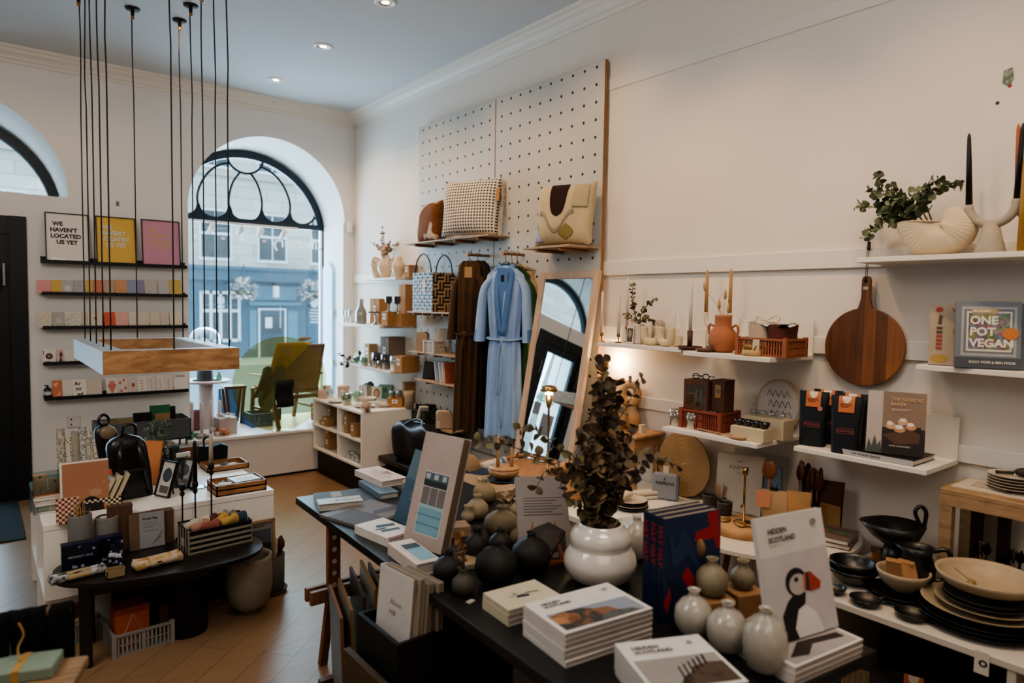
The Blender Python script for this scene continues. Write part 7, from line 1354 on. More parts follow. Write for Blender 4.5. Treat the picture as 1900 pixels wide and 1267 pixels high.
# small goods on the oak table
c=at_t(1040,3.05); o=thing('wooden_cylinder','pale round timber box lying right of the mushroom lamp','box',(c.x,c.y,c.z),.3); MB().mat(lw_).at((0,0,.038),(0,PI/2,0)).lathe([(.001,-.09),(.036,-.09),(.038,-.085),(.038,.085),(.036,.09),(.001,.09)],22,cap=False).build('box_body',o)
c=at_t(915,3.42); o=thing('paper_roll','white paper roll with blue band lying at the back of the oak table','paper roll',(c.x,c.y,c.z),.2); MB().mat(M('#c2bcb3',.7)).at((0,0,.03),(0,PI/2,0)).lathe([(.001,-.11),(.03,-.11),(.03,.11),(.001,.11)],18,cap=False).mat(M('#2f6db3',.6)).at((0,0,.03),(0,PI/2,0)).lathe([(.031,.06),(.031,.085)],18,cap=False).build('roll',o)
c=at_t(893,3.30); solo(MB().mat(M('#1d3352',.8,bump=.3)).box(-.09,.09,-.06,.06,0,.035,bev=.012),'navy_cloth','folded navy cloth on the oak tray table','textile',c,.3)
c=at_t(872,3.42); o=thing('cap','beige canvas cap resting at the left of the oak table','hat',(c.x-.03,c.y,c.z),.4); MB().mat(M('#8b7558',.9,bump=.3)).grid(lambda a,b:(.10*math.cos(2*PI*a)*math.cos(b*PI/2)**.7,.09*math.sin(2*PI*a)*math.cos(b*PI/2)**.7,.02+.10*math.sin(b*PI/2)),24,8,closed_u=True).build('crown',o); MB().mat(M('#7d684d',.9)).grid(lambda a,b:((.09+.07*b)*math.cos(-.6-1.9*a),(.085+.08*b)*math.sin(-.6-1.9*a),.02-.01*b),12,3).build('brim',o,solid=.004)
c=at_t(880,3.15); cloth('canvas_apron','beige canvas apron with dark strap folded on the oak table','textile',M('#94826a',.9,bump=.3),lambda a,b:(.14*(a*2-1),.10*(b*2-1),.035+.018*math.sin(5*a+2)*math.sin(4*b+1)),12,10,c,.3,.006)
c=at_t(850,3.28); solo(MB().mat(M('#1a2a3a',.6)).tube(smooth([(-.10,0,.02),(-.05,.02,.06),(.02,.0,.075),(.09,-.02,.03)]),.014,8,flat=.5),'dark_strap','dark blue strap coiled at the left end of the oak table','strap',(c.x,c.y+.0,c.z),.2)
c=at_t(975,2.74); o=thing('wooden_rack','small timber peg rack at the front of the oak table','rack',(c.x,c.y,c.z),.2); MB().mat(lw_).box(-.1,.1,-.02,.02,0,.018).build('rack_base',o)
for k in range(3): MB().mat(lw_).cyl(.007,.018,.13,c=(-.08+.07*k,0),n=8).build('peg',o)
# ================================================================ SMALL WHITE TABLE + HALF MOON TABLE
WZ=.62; a=P(1143,975,Z=WZ); b=P(1195,1002,Z=WZ)
o=thing('white_table','small white side table with plates behind the dried bouquet','table',(2.95,2.60,0)); MB().mat(shm).box(-.53,.33,-.34,.33,WZ-.03,WZ,bev=.003).build('tabletop',o)
for sx in(-.49,.29):
    for sy in(-.30,.29): MB().mat(shm).box(sx-.02,sx+.02,sy-.02,sy+.02,0,WZ-.03).build('leg',o)
def wt(px,py): return P(px,py,Z=WZ+.0005)
crk=M('#b9ad9a',.35,spec=.5); dkp=M('#14120f',.35,bump=.1,spec=.6)
def plate(r,label,c,mat,h=.02,group=None,rx=0,name='plate',cat='plate',rim=.55): return vessel([(r*rim,0),(r*(rim+.05),.003),(r*.93,h*.7),(r,h)],label,cat,c,mat,group=group,name=name,rx=rx,n=32)
c=wt(1178,957); c.y+=.1; c.x+=.08
for k in range(4): plate(.095-.002*k,'cream rimmed dark plate, %s in the stack behind the bouquet'%['bottom','second','third','topmost'][k],(c.x,c.y,c.z+.012*k),crk if k%2 else dkp,.018,'plates stacked behind the bouquet')
for k,(dx,dy,r_,l) in enumerate(((.0,.0,.2,'white folded napkin on the plate stack, left'),(.05,-.02,-.3,'white folded napkin on the plate stack, right'))): solo(MB().mat(M('#c9bca8',.9,bump=.3)).box(-.05,.05,-.02,.02,0,.03,bev=.008),'folded_napkin',l,'napkin',(c.x+dx-.02,c.y+dy+.02,c.z+.057+.0),r_) if k==0 else None
c2=wt(1215,935); c2.y+=.12; c2.x+=.1
for k in range(6): solo(MB().mat(M('#c4b59c' if k%2 else '#cfc3b0',.8)).at((0,0,.012),(0,PI/2,0)).lathe([(.001,-.12),(.011,-.12),(.0115,.12),(.001,.12)],10,cap=False),'white_candle_bundle' if False else 'ivory_dinner_candle','ivory dinner candle, %s in the bundle on the small white table'%ORD[k] ,'candle',(c2.x-.02+.0*k,c2.y-.06+.026*(k%3),c2.z+.024*(k//3)),-.35,'ivory dinner candles lying in a bundle')
c=wt(1176,985); c.x+=.04; c.y+=.04; plate(.10,'shallow pale blue plate at the front of the small white table',(c.x,c.y,c.z),M('#a9b0b3',.3,spec=.6)); solo(MB().mat(M('#c98f6a',.6)).ball((0,0,.02),.02).ball((.03,.02,.016),.016),'ceramic_pebbles','peach ceramic pebbles lying on the pale blue plate','ornament',(c.x+.02,c.y,c.z+.006))
# half moon table
HZ=.65; hc_=Vector((3.02,1.80)); hr=.45; o=thing('half_moon_table','white half moon table on splayed timber legs','table',(3.02,1.80,0)); pts=[]
for k in range(60):
    a=2*PI*k/60; pts.append((min(hr*math.cos(a),.268),hr*math.sin(a)))
MB().mat(M('#cfc4b4',.4,var=.01)).poly(pts,HZ-.022,HZ).build('tabletop',o,bevel=.003)
for (x,y,x2,y2) in((-.22,-.2,-.33,-.3),(-.22,.2,-.33,.3),(.18,-.25,.22,-.38),(.18,.25,.22,.38)): MB().mat(wood('#8a5a35','#6b4122')).tube([(x,y,HZ-.022),(x2,y2,0)],[.02,.013],10).build('leg',o)
def ht(px,py): return P(px,py,Z=HZ+.0005)
def ah(px,X,dz=0): return Vector((X,P(px,900,X=X).y,HZ+.0005+dz))
c=ah(1380,2.86); lwd=wood('#a9783f','#8a5c2b',.6,(12,12,2),3.); o=thing('log_slice','round timber slab with brass candlestick on the half moon table','board',c); 
MB().mat(pattern('rings','#9a6d3b','#c0935c',22,.6,bump=.1)).lathe([(.001,0),(.14,0),(.143,.005),(.141,.04),(.001,.042)],36,cap=False,mod=lambda a,k:1+.015*math.sin(5*a)).build('slab',o)
cc=c+Vector((0,0,.0425)); o=thing('brass_candlestick','slender brass candlestick standing on the timber slab','candlestick',cc+Vector((-.0,-.005,0))); hh_=P(1384,868,X=2.86).z-cc.z; MB().mat(brass).lathe([(.045,0),(.045,.004),(.006,.008),(.0045,hh_-.035),(.013,hh_-.033),(.014,hh_)],20).build('stem',o)
for k,(dx,dy,s) in enumerate(((-.05,.06,1.),(-.045,-.02,1.3),(-.03,-.07,.9))): solo(MB().mat(M('#b0884f',.4,.7)).ball((0,0,.007),.02*s,sc=(1.6,1,.35)).ball((.025,.005,.006),.013*s,sc=(1.6,1,.35)),'brass_clip','flat golden clip, %s one scattered on the timber slab'%['left','middle','right'][k],'clip',cc+Vector((dx,dy,0)),k*.8,'golden clips on the slab')
cupm=M('#2b241f',.5,spec=.6)
for k,(px,X,r,h,l) in enumerate(((1318,3.0,.036,.09,'dark brown cup, left back of three on the half moon table'),(1336,3.06,.034,.07,'dark brown cup full of pencils behind the front cup'),(1347,2.89,.037,.105,'tall dark brown cup, front right beside the timber slab'))):
    c=ah(px,X) if k<2 else ah(1346,2.905); vessel([(r*.85,0),(r*.9,.004),(r,h*.9),(r*1.02,h)],l,'cup',c,cupm,name='stoneware_cup',th=.003)
    if k==1: 
        for j in range(7): a=j*.9; solo(MB().mat(M('#a8622f',.7)).tube([(0,0,.006),(.018*math.cos(a)+.004,.018*math.sin(a),.125+.008*(j%3))],.0035,6),'pencil','orange brown pencil, %s in the pencil cup'%ORD[j],'pencil',c+Vector((.008*math.cos(a),.008*math.sin(a),0)),0,'pencils in the dark cup')
kin=[('t',.5,.86,.05,'THE','#6f675d','CENTER',.01),('t',.5,.74,.085,'KINFOLK','#6f675d','CENTER',.005),('t',.5,.66,.05,'TABLE','#8a8277','CENTER',.005),('r',.35,.55,.65,.553,'#a79d90'),('e',.62,.12,.05,.03,'#5a3a26')]
c=ah(1368,3.10); book(.235,.30,.03,'cream cookbook standing tall behind the brass candlestick',Vector((3.12,c.y,HZ+.0005)),rz=RW+.30,cover='#bdb3a3',stand=6,items=kin)
c=ah(1418,3.15); book(.15,.26,.018,'slim book with blue grey landscape cover right of the cream cookbook',Vector((3.16,c.y,HZ+.0005)),rz=RW+.3,cover='#5f7080',stand=5,items=[('r',0,0,1,.3,'#2c3d49'),('p',[(0,.3),(.4,.36),(1,.3)],'#27343d')])
c=ah(1395,3.24); book(.30,.30,.01,'white display sheet behind the cookbooks on the half moon table',Vector((3.255,c.y-.03,HZ+.0005)),rz=RW,cover='#a9a093',stand=2,soft=True)
kraft=M('#a5845c',.8,bump=.15)
def pouch(label,c,w,h,rz,mat,d=.05,sag=.0,name='kraft_pouch'):
    o=thing(name,label,'bag',c,rz)
    MB().mat(mat).grid(lambda a,b:(lambda th:(w/2*(.9+.1*b)*math.copysign(abs(math.cos(th))**.45,math.cos(th)),(d/2*(1-b)**.5+.003)*math.copysign(abs(math.sin(th))**.7,math.sin(th))+.004*math.sin(8*b),h*b))(2*PI*a),24,12,closed_u=True).poly([(-w/2*.8,-d*.4),(w/2*.8,-d*.4),(w/2*.8,d*.4),(-w/2*.8,d*.4)],.001).build('bag_body',o); return o
o=pouch('kraft pouch with wooden scoop and peach label, left of three',ah(1440,2.98),.13,.20,RW+.45,kraft); MB().mat(M('#c4805a',.7)).box(-.085,-.022,-.032,-.030,.12,.20).build('peach_label',o)
pouch('kraft pouch in the middle of the half moon table',ah(1484,3.02),.11,.21,RW+.45,M('#a77b45',.8,bump=.15))
o=pouch('dark brown paper bag with kraft patch leaning on the wall',ah(1527,3.17),.19,.25,RW+.3,M('#4b2a18',.8,bump=.1),d=.04); MB().mat(M('#9a703a',.8)).poly([(-.06,.0),(.085,.0),(.085,.14),(-.0,.15),(-.06,.05)],-.028,-.026,'xz').build('kraft_patch',o)
spm=wood('#6b3a1c','#43200d',.4,(10,10,2),3.)
def spoon(label,c,L_,tilt,rz,bw=.03,mat=None,group=None,ladle=1.):
    return solo(MB().mat(mat or spm).tube([(0,0,0),(0,0,L_-.06)],[.005,.006],8).ball((0,0,L_-.03),bw,16,10,sc=(1,.35,1.35*ladle)),'wooden_utensil',label,'utensil',c,rz,group,rx=tilt)
c=ah(1430,3.06); spoon('large round wooden spoon, bowl up, clipped to the left kraft pouch',Vector((3.06,c.y+.01,HZ+.0005)),.30,.0,RW+.4,.036,wood('#8a4f26','#6a3716',.4,(10,10,2),3.))
solo(MB().mat(M('#17110e',.5)).box(-.018,.018,-.004,.004,0,.012).tube([(-.01,0,.012),(-.015,0,.03)],.0025,5).tube([(.01,0,.012),(.015,0,.03)],.0025,5),'bulldog_clip','small black clip at the top of the left kraft pouch','clip',ah(1437,2.975,.201),RW+.45)
c=ah(1500,3.13); vessel([(.05,0),(.055,.01),(.055,.14),(.05,.14)],'dark utensil jar behind the kraft pouches','jar',Vector((3.14,c.y,HZ+.0005)),M('#1c1410',.5),name='utensil_jar')
rnd=random.Random(21)
for k in range(11): spoon('dark wooden kitchen utensil, %s in the jar behind the pouches'%ORD[k],Vector((3.14+rnd.uniform(-.02,.02),c.y+.035*math.cos(k*1.1),HZ+.008)),.285+rnd.uniform(-.03,.03),rnd.uniform(-.12,.12)+.0,rnd.uniform(0,6),.024+.006*rnd.random(),None,'wooden utensils in the jar',ladle=1.2)
c=ah(1560,3.03); pk=[('p',[(.3,.45),(.5,.35),(.55,.6),(.42,.66)],'#a8583a'),('p',[(.5,.42),(.9,.5),(.85,.68),(.55,.62)],'#55663a'),('p',[(.62,.5),(.9,.42),(.8,.56)],'#6f7f4a'),('r',.25,.85,.9,.9,'#9a8478')]
for k,l in enumerate(('lower hardback cookbook in the pair at the right of the half moon table','upper hardback cookbook with radish picture on its cover')): book(.245,.19,.022,l,Vector((3.07,1.50,HZ+.0006+.0228*k)),rz=RW+.25-.06*k,cover='#6d5950' if k else '#5e4d45',items=pk if k else ())
c=ah(1495,2.86); solo(MB().mat(M('#c9bda6',.7)).box(-.03,.03,-.02,.02,0,.004).box(-.015,.015,-.004,-.002,.0,.04),'price_card','tiny white price card at the front of the half moon table','card',c,RW+.5)
# woven mats and napkin pack
sea=pattern('rings_y','#8f7048','#b99769',42,.95,bump=.8)
for k in range(3):
    X=3.24-.022*k; c=Vector((X,P(1277,862,X=X).y,.0)); r=.18; 
    o=solo(MB().mat(sea).at((0,0,0),FRONT).lathe([(.001,-.004),(r,-.004),(r,.004),(.001,.004)],44,cap=False,smooth=False,mod=lambda a,k_:1+.01*math.sin(30*a)),'woven_placemat','round woven seagrass placemat, %s of three leaning on the wall'%['rearmost','middle','foremost'][k],'placemat',(X,2.44-.02*k,WZ+.003+r),RW,'woven seagrass placemats',rx=-.06)
o=thing('napkin_pack','blue grey checked pack of napkins leaning on the woven mats','napkins',(3.06,2.42,WZ+.0005),RW+.4,rx=-.12); MB().mat(pattern('checks','#8f9297','#6d737d',120,.7)).box(-.075,.075,-.025,.025,0,.15,bev=.012).build('pack',o); text('a\nNAPKINS',.026,M('#1e1c1b',.6),o,(0,-.0262,.085),FRONT,align='CENTER'); MB().mat(M('#c9c1b3',.6)).box(-.02,.012,-.004,.0,.15,.19).build('hang_tab',o)
# ================================================================ LOW SHELF UNIT, STAND, TABLEWARE (right)
KX,KZ=2.57,.60; ku=thing('low_shelf_unit','long low white shelf unit along the right wall with tableware','shelving unit',(3.05,.7,0)); kw=M('#c4bbae',.45,var=.01)
MB().mat(kw).box(KX-3.05,.245,-1.3,.66,KZ-.025,KZ,bev=.002).build('top_board',ku); MB().mat(kw).box(KX-3.04,.245,-1.3,.65,.03,.05).build('lower_board',ku)
for y in(.64,-.06,-.9): MB().mat(kw).box(KX-3.045,.245,y-.012,y+.012,0,KZ-.025).build('upright',ku)
MB().mat(M('#3a332d',.8)).box(.23,.24,-1.3,.63,.05,KZ-.025).build('back_panel',ku)
def kt(px,py): return P(px,py,Z=KZ+.0005)
def bowl(r,h,label,c,mat,name='bowl',group=None,base=.4,rx=0,th=.004): return vessel([(r*base,0),(r*(base+.05),.004),(r*.8,h*.4),(r*.96,h*.8),(r,h)],label,'bowl',c,mat,name=name,group=group,rx=rx,n=32,th=th)
c=kt(1585,1092); c.x+=.05; c.y+=.03
for k in range(2): bowl(.092-.002*k,.065,'black glazed bowl, %s of the stacked pair'%('lower' if k==0 else 'upper'),(c.x,c.y,c.z+.03*k),dkp,group='stacked black bowls')
c=kt(1546,1100); bowl(.048,.028,'tiny black dipping dish at the left front of the low shelf',(c.x,c.y,c.z),dkp)
def pan(px,py,l,rz):
    c=kt(px,py); bowl(.055,.026,l,(c.x,c.y,c.z),dkp,name='handled_dish',rx=0); 
for px,py,l,r in((1605,1122,'small black handled dish, left one on the low shelf',-.7),(1690,1148,'small black handled dish, right one on the low shelf',-.7)):
    c=kt(px,py); o=thing('handled_dish',l,'dish',c,r,'small black handled dishes'); MB().mat(dkp).lathe([(.001,0),(.03,0),(.05,.012),(.056,.028),(.052,.028),(.045,.012),(.001,.005)],26,cap=False).build('dish_body',o); MB().mat(dkp).tube(smooth([(.05,0,.024),(.07,-.0,.03),(.078,.0,.018),(.062,0,.01),(.05,0,.012)]),.004,8).build('handle',o)
c=kt(1672,1122); c.x+=.06; c.y+=.02
for k in range(2): plate(.123-.004*k,'large black plate, %s under the cream bowl'%('lower' if k==0 else 'upper'),(c.x,c.y,c.z+.013*k),dkp,.022,'large black plates under the cream bowl')
crmw=M('#a99678',.5,var=.12,scale=30); bowl(.095,.08,'cream stoneware bowl holding small kraft boxes',(c.x,c.y,c.z+.036),crmw,th=.006,name='stoneware_bowl'); bz_=c.z+.075
for k,(dx,dy,rz,rx,l) in enumerate(((.0,.035,.3,.15,'kraft soap box upright at the left of the cream bowl'),(-.01,-.03,.9,-.5,'kraft soap box tilted at the right of the cream bowl'),(.02,.0,.1,.1,'kraft soap box at the back of the cream bowl'))):
    o=carton(.055,.03,.07,l,(c.x+dx,c.y+dy,bz_),RW+rz,color='#9c7040',tagc=None,group='kraft soap boxes'); o.rotation_euler.x=rx
def pitcher(label,c,s,rz,mouth=1.4):
    o=thing('black_pitcher',label,'pitcher',c,rz)
    MB().mat(dkp).lathe([(.001,0),(.045*s,0),(.055*s,.03*s),(.056*s,.10*s),(.042*s,.145*s),(.05*s,.17*s),(.044*s,.17*s),(.036*s,.145*s),(.048*s,.1*s),(.046*s,.03*s),(.001,.012*s)],28,cap=False,mod=lambda a,k:1+(.45 if k in(5,6) else .0)*max(0,math.cos(a))**5).build('pitcher_body',o); MB().mat(dkp).tube(smooth([(-.045*s,0,.16*s),(-.085*s,0,.17*s),(-.10*s,0,.12*s),(-.08*s,0,.07*s),(-.053*s,0,.06*s)]),.008*s,10).build('handle',o)
c=Vector((2.88,1.04,KZ+.0005)); pitcher('black pitcher with loop handle in front of the black jug bowl',c,1.15,2.9-.9)
# wide jug bowl raised on a stack of black bowls
c=kt(1668,1045); cx_,cy_=2.98,1.16; vessel([(.05,0),(.052,.10),(.04,.15)],'black pedestal jar under the spouted bowl','jar',(cx_,cy_,KZ+.0005),dkp,name='black_jar')
o=thing('spouted_bowl','wide black spouted bowl with tall loop handle at the back','bowl',(cx_,cy_,KZ+.151),RW+.6); MB().mat(dkp).lathe([(.001,0),(.05,0),(.085,.03),(.108,.085),(.10,.085),(.078,.032),(.001,.01)],30,cap=False,mod=lambda a,k:1+(.30 if k in(3,4) else .1*(k in(2,5)))*max(0,math.cos(a-PI))**6).build('bowl_body',o); MB().mat(dkp).tube(smooth([(.10,0,.08),(.105,0,.14),(.085,0,.165),(.065,0,.14),(.085,0,.09)]),.008,10).build('handle',o)
c=kt(1637,1080); c.x+=.10; c.y+=.03
bowl(.07,.05,'black bowl carrying small clear packets, behind the stacked pair',(c.x,c.y,c.z),dkp); 
for k,(dx,dy,l) in enumerate(((-.02,.025,'clear packet of amber sweets, left in the back black bowl'),(.0,-.005,'clear packet of amber sweets, middle in the back black bowl'),(.0,-.035,'kraft packet at the right in the back black bowl'))): solo(MB().mat(M('#a9682f' if k<2 else '#8f6436',.35)).box(-.025,.025,-.008,.008,0,.075,bev=.006).mat(glass('#d9cfc0',.35)).box(-.027,.027,-.009,.009,.075,.1),'sweet_packet',l,'packet',(c.x+dx,c.y+dy,c.z+.02),RW+.3,'packets in the back black bowl',rx=.1)
# big plates and bowl
c=kt(1815,1145); c.x+=.14; c.y-.0; pc=Vector((2.80,.80,KZ+.0005)); spk=M('#16181a',.45,var=.4,scale=90,spec=.6); z=pc.z
for k in range(3): plate(.195-.002*k,'large speckled black platter, %s of three below the cream platters'%['bottom','middle','top'][k],(pc.x,pc.y,z),spk,.022,'large speckled black platters'); z+=.014
z+=.006; plate(.185,'large sand glazed platter above the black ones',(pc.x,pc.y,z),crmw,.03); z+=.016; plate(.155,'medium sand glazed plate above the large platter',(pc.x+.01,pc.y-.01,z),crmw,.024); z+=.014
for k in range(2): plate(.132-.004*k,'dark centred dinner plate, %s directly below the big cream bowl'%('lower' if k==0 else 'upper'),(pc.x+.01,pc.y-.01,z),M('#4a443b',.45,var=.3,scale=30),.02,'dinner plates below the cream bowl'); z+=.014
z+=.006; bowl(.160,.07,'very large cream oval serving bowl on top of the plates',(pc.x+.02,pc.y-.01,z),crmw,name='serving_bowl',base=.35,th=.008)
o=thing('tea_infuser','small dried seed pod with stem lying in the cream serving bowl','ornament',(pc.x+.0,pc.y+.03,z+.012)); MB().mat(M('#8a7142',.5)).ball((0,0,.014),.014,sc=(1.5,1,1)).build('pod',o); MB().mat(M('#5b4526',.6)).tube([(0,0,.02),(.01,.06,.05)],.0015,5).build('stem',o)
o=lean('price_tag','white tag with a black letter O hanging off the low shelf edge','tag',.042,.075,Vector((KX-.004,P(1824,1200,X=KX).y,KZ-.07)),1,'#c9c1b4',[('t',.3,.35,.4,'O','#15120f','LEFT',.05)],rz=RW,th=.002)
# items on the lower shelf
for k in range(4): solo(MB().mat(M('#23282a',.5,spec=.5)).lathe([(.001,0),(.10,.0),(.17,.016),(.175,.02),(.10,.006),(.001,.006)],30,cap=False),'dark_plate','dark plate standing on edge, %s in the lower compartment'%ORD[k],'plate',(2.76+.02*k,.68-.02*k,.21),RW,'dark plates in the lower compartment',rx=R(62))
o=coffee('dark coffee bag standing in the lower compartment',Vector((2.74,.98,.0505)),RW+.3,True,h=.30,w=.17)
lean('bamboo_grater','pale woven bamboo sheet leaning in the lower compartment','board',.10,.22,Vector((2.75,1.20,.0505)),6,'#8a7354',[('r',.1+.2*k,.05,.13+.2*k,.95,'#5f4c33') for k in range(5)],rz=RW+.2,th=.008)
solo(MB().mat(M('#bdb3a6',.7)).box(-.05,.05,-.03,.03,0,.02,bev=.002),'soap_bar','white soap bar on the lower board at the far left','soap',(2.63,.95,.0505),RW)
# timber stand on the low shelf
SX0,SX1,SY1,SY0,ST=3.01,3.285,1.02,.25,P(1745,905,X=3.01).z
o=thing('timber_riser','pale timber riser standing on the low shelf at the right edge','stand',(3.17,.70,KZ+.0005)); rw=wood('#a98a62','#8b6c45',.5,(3,3,12),3.); h=ST-KZ
for x in(SX0+.022,SX1-.022):
    for y in(SY1-.025,SY0+.025): MB().mat(rw).box(x-3.17-.02,x-3.17+.02,y-.70-.022,y-.70+.022,0,h-.02).build('leg',o)
MB().mat(rw).box(SX0-3.17,SX0-3.17+.03,SY0-.70,SY1-.70,h-.065,h-.02).build('front_rail',o); MB().mat(rw).box(SX0-3.17,SX1-3.17,SY0-.70,SY1-.70,h-.02,h,bev=.002).build('riser_top',o)
RT=KZ+.0005+h+.0005; solo(MB().mat(M('#c2b7a6',.7)).box(-.15,.15,-.10,.10,0,.004).mat(M('#aaa091',.7)).box(-.10,.02,-.04,.05,.004,.010,bev=.002).box(.04,.10,-.05,.02,.004,.007),'leaflet_stack','pale leaflets lying on top of the timber riser','leaflets',(3.17,.85,RT),RW)
pc2=Vector((3.18,.82,RT+.0105)); crp=M('#bdb19e',.35,spec=.5)
for k in range(5): plate(.088,'cream side plate, %s of five stacked on the riser'%['bottom','second','third','fourth','topmost'][k],(pc2.x,pc2.y,pc2.z+.0115*k),crp,.014,'cream side plates on the riser')
o=thing('wooden_whisk','dark ribbed wooden scoop lying on the cream side plates','utensil',(pc2.x-.0,pc2.y,pc2.z+.0525),RW+.3); MB().mat(M('#2f2a24',.6)).ball((.03,0,.018),.022,sc=(1.4,1,.8)).build('scoop_bowl',o); MB().mat(M('#2f2a24',.6)).tube([(0,0,.012),(-.06,0,.008)],.007,8).build('handle',o)
# cutlery jars under the riser
for k,(y,x) in enumerate(((.90,3.14),(.79,3.14))):
    vessel([(.04,0),(.042,.005),(.042,.11)],'dark cutlery jar below the timber riser, %s one'%('left' if k==0 else 'right'),'jar',(x,y,KZ+.0005),M('#14110f',.5),name='cutlery_jar')
    for j in range(5): a=j*1.25; solo(MB().mat(M('#5f4426' if j%2 else '#1c1714',.3,.7)).tube([(0,0,.006),(.0,.0,.15)],.004,6).ball((0,0,.17),.016,sc=(.9,.35,1.5)),'serving_spoon','%s serving spoon, %s in the %s cutlery jar'%('brass' if j%2 else 'black',ORD[j],'left' if k==0 else 'right'),'cutlery',(x+.015*math.cos(a),y+.015*math.sin(a),KZ+.005),a,'spoons in the cutlery jars',rx=.08)
for k,y in enumerate((.955,.86)): solo(MB().mat(M('#3b2616',.5)).box(-.022,.022,-.01,.01,0,.33,bev=.003),'wooden_board','tall narrow dark board standing behind the cutlery, %s one'%('left' if k==0 else 'right'),'board',(3.25,y,KZ+.0005),RW)
# ================================================================ FOREGROUND TABLE
TZ=.75; A=P(552,922,Z=TZ); Rt=P(1620,1203,Z=TZ); Nx=P(1465,1267,Z=TZ)
# corners: far left A, near left, near right Rt, far right
FLc=Vector((1.225,3.23)); NL=Vector((1.13,.90)); NR=Vector((2.0,.815)); FRc=Vector((2.08,3.17))
bt=thing('trestle_table','long black topped trestle table crowded with books and vases','table',(0,0,0)); tbk=M('#191817',.42,var=.2,scale=20,spec=.5)
cn=[FLc,NL,NR,FRc]; MB().mat(tbk).poly([(c.x,c.y) for c in cn],TZ-.035,TZ).build('tabletop',bt,bevel=.004)
tw=wood('#8a5730','#5f381b',.5,(10,10,2.5),3.)
def trestle(y):
    x0=1.26; x1=1.96
    for x in(x0,x1):
        m=MB().mat(tw).box(x-.03,x+.03,y-.013,y+.013,.34,TZ-.036,bev=.002); m.build('trestle_post',bt)
        m=MB().mat(M('#c9c0b2',.4))
        for k in range(5): m.at((x,y-.0135,.43+.055*k),FRONT).cyl(.011,0,.001,n=12)
        m.build('peg_holes',bt)
    for s in(-1,1): MB().mat(tw).box(x0-.12,x1+.12,y+s*.027-.012,y+s*.027+.012,.37,.43,bev=.002).build('crossbeam',bt)
    for x in(x0,x1):
        for s in(-1,1): MB().mat(tw).bar((x,y+s*.02,.40),(x-.0,y+s*.12,0),.035,.03).build('leg',bt)
trestle(2.86); trestle(1.25)
MB().mat(M('#0c0b0b',.6)).box(1.30,1.92,1.5,2.7,.18,.20).build('under_shelf',bt)
def F(px,py,z=0): v=P(px,py,Z=TZ+z); v.z=TZ+z+.0005; return v
def quad(p3,w=None,h=None):
    """centre / size / rotation of a lying book from pixel corners: near-left, near-right(front corner), far ... ordered a(left),b(front),c(right)"""
    a,b,c=p3; e1=b-a; e2=c-b; ctr=(a+c)/2; return ctr,e1.length,e2.length,math.atan2(e2.y,e2.x)
def lying(label,pa,pb,pc,z,t,cover,items=(),pages='#b9afa2',name='book',spine=None,soft=True,group=None,dz=0,drz=0,cat='book'):
    """a,b,c: left, front and right corners of its TOP face in the photo"""
    a,b,c=[P(x,y,Z=TZ+z+t) for x,y in(pa,pb,pc)]; ctr,h,w,rz=quad((a,b,c)); return book(w,h,t,label,Vector((ctr.x,ctr.y,TZ+z+.0005)),rz=rz+drz,cover=cover,items=items,pages=pages,soft=soft,spine=spine,name=name,group=group,cat=cat)
# far left books
lying('grey white hardback with dark title band at the far corner of the table',(567,917),(607,934),(688,926),0,.032,'#b5b5b1',[('r',0,.45,1,1,'#4a4f50'),('p',[(.35,.5),(.6,.48),(.62,.9),(.4,.95)],'#8f8a86'),('t',.38,.15,.16,'A view from home','#4a4f50','LEFT',.01)],soft=False)
o=lying('lower hardback with blue edge under the pale pink covered one',(655,893),(716,915),(750,910),0,.028,'#5f7d90',soft=False)
lying('upper hardback with pale pink and white cover at the far end',(655,872),(712,893),(758,885),.0285,.032,'#d6c5be',[('p',[(.1,.2),(.5,.1),(.9,.5),(.7,.9),(.3,.7)],'#c4b3aa'),('p',[(.5,.5),(.8,.3),(.9,.6)],'#9a7f76')],soft=False)
lying('wide grey magazine lying flat beneath the other books',(612,950),(648,982),(745,950),0,.012,'#6d6664',[('r',0,.0,.5,.8,'#55504f'),('p',[(.5,.3),(1,.2),(1,.4),(.6,.45)],'#4b4c50')])
lying('square white book with red edge and teal drawings',(668,972),(711,1003),(765,987),0,.035,'#ddd3c8',[('r',0,0,1,.05,'#9c3c2c'),('p',[(.2,.35),(.75,.28),(.8,.38),(.25,.45)],'#426876'),('p',[(.3,.6),(.85,.5),(.9,.62),(.4,.72)],'#355a68'),('p',[(.15,.5),(.5,.46),(.5,.52),(.2,.56)],'#426876')],soft=False)
pool=[('r',.12,.10,.88,.58,'#7fa9b8'),('r',.12,.50,.88,.58,'#5f8798'),('r',.12,.28,.88,.30,'#6c97a8')]
lying('second copy of the pool book lying flat at the table edge',(716,1008),(776,1047),(822,1037),0,.045,'#d6c6b8',[('r',.3,.1,.95,.8,'#7fa9b8'),('r',.3,.6,.95,.8,'#3d4a52')],soft=False)
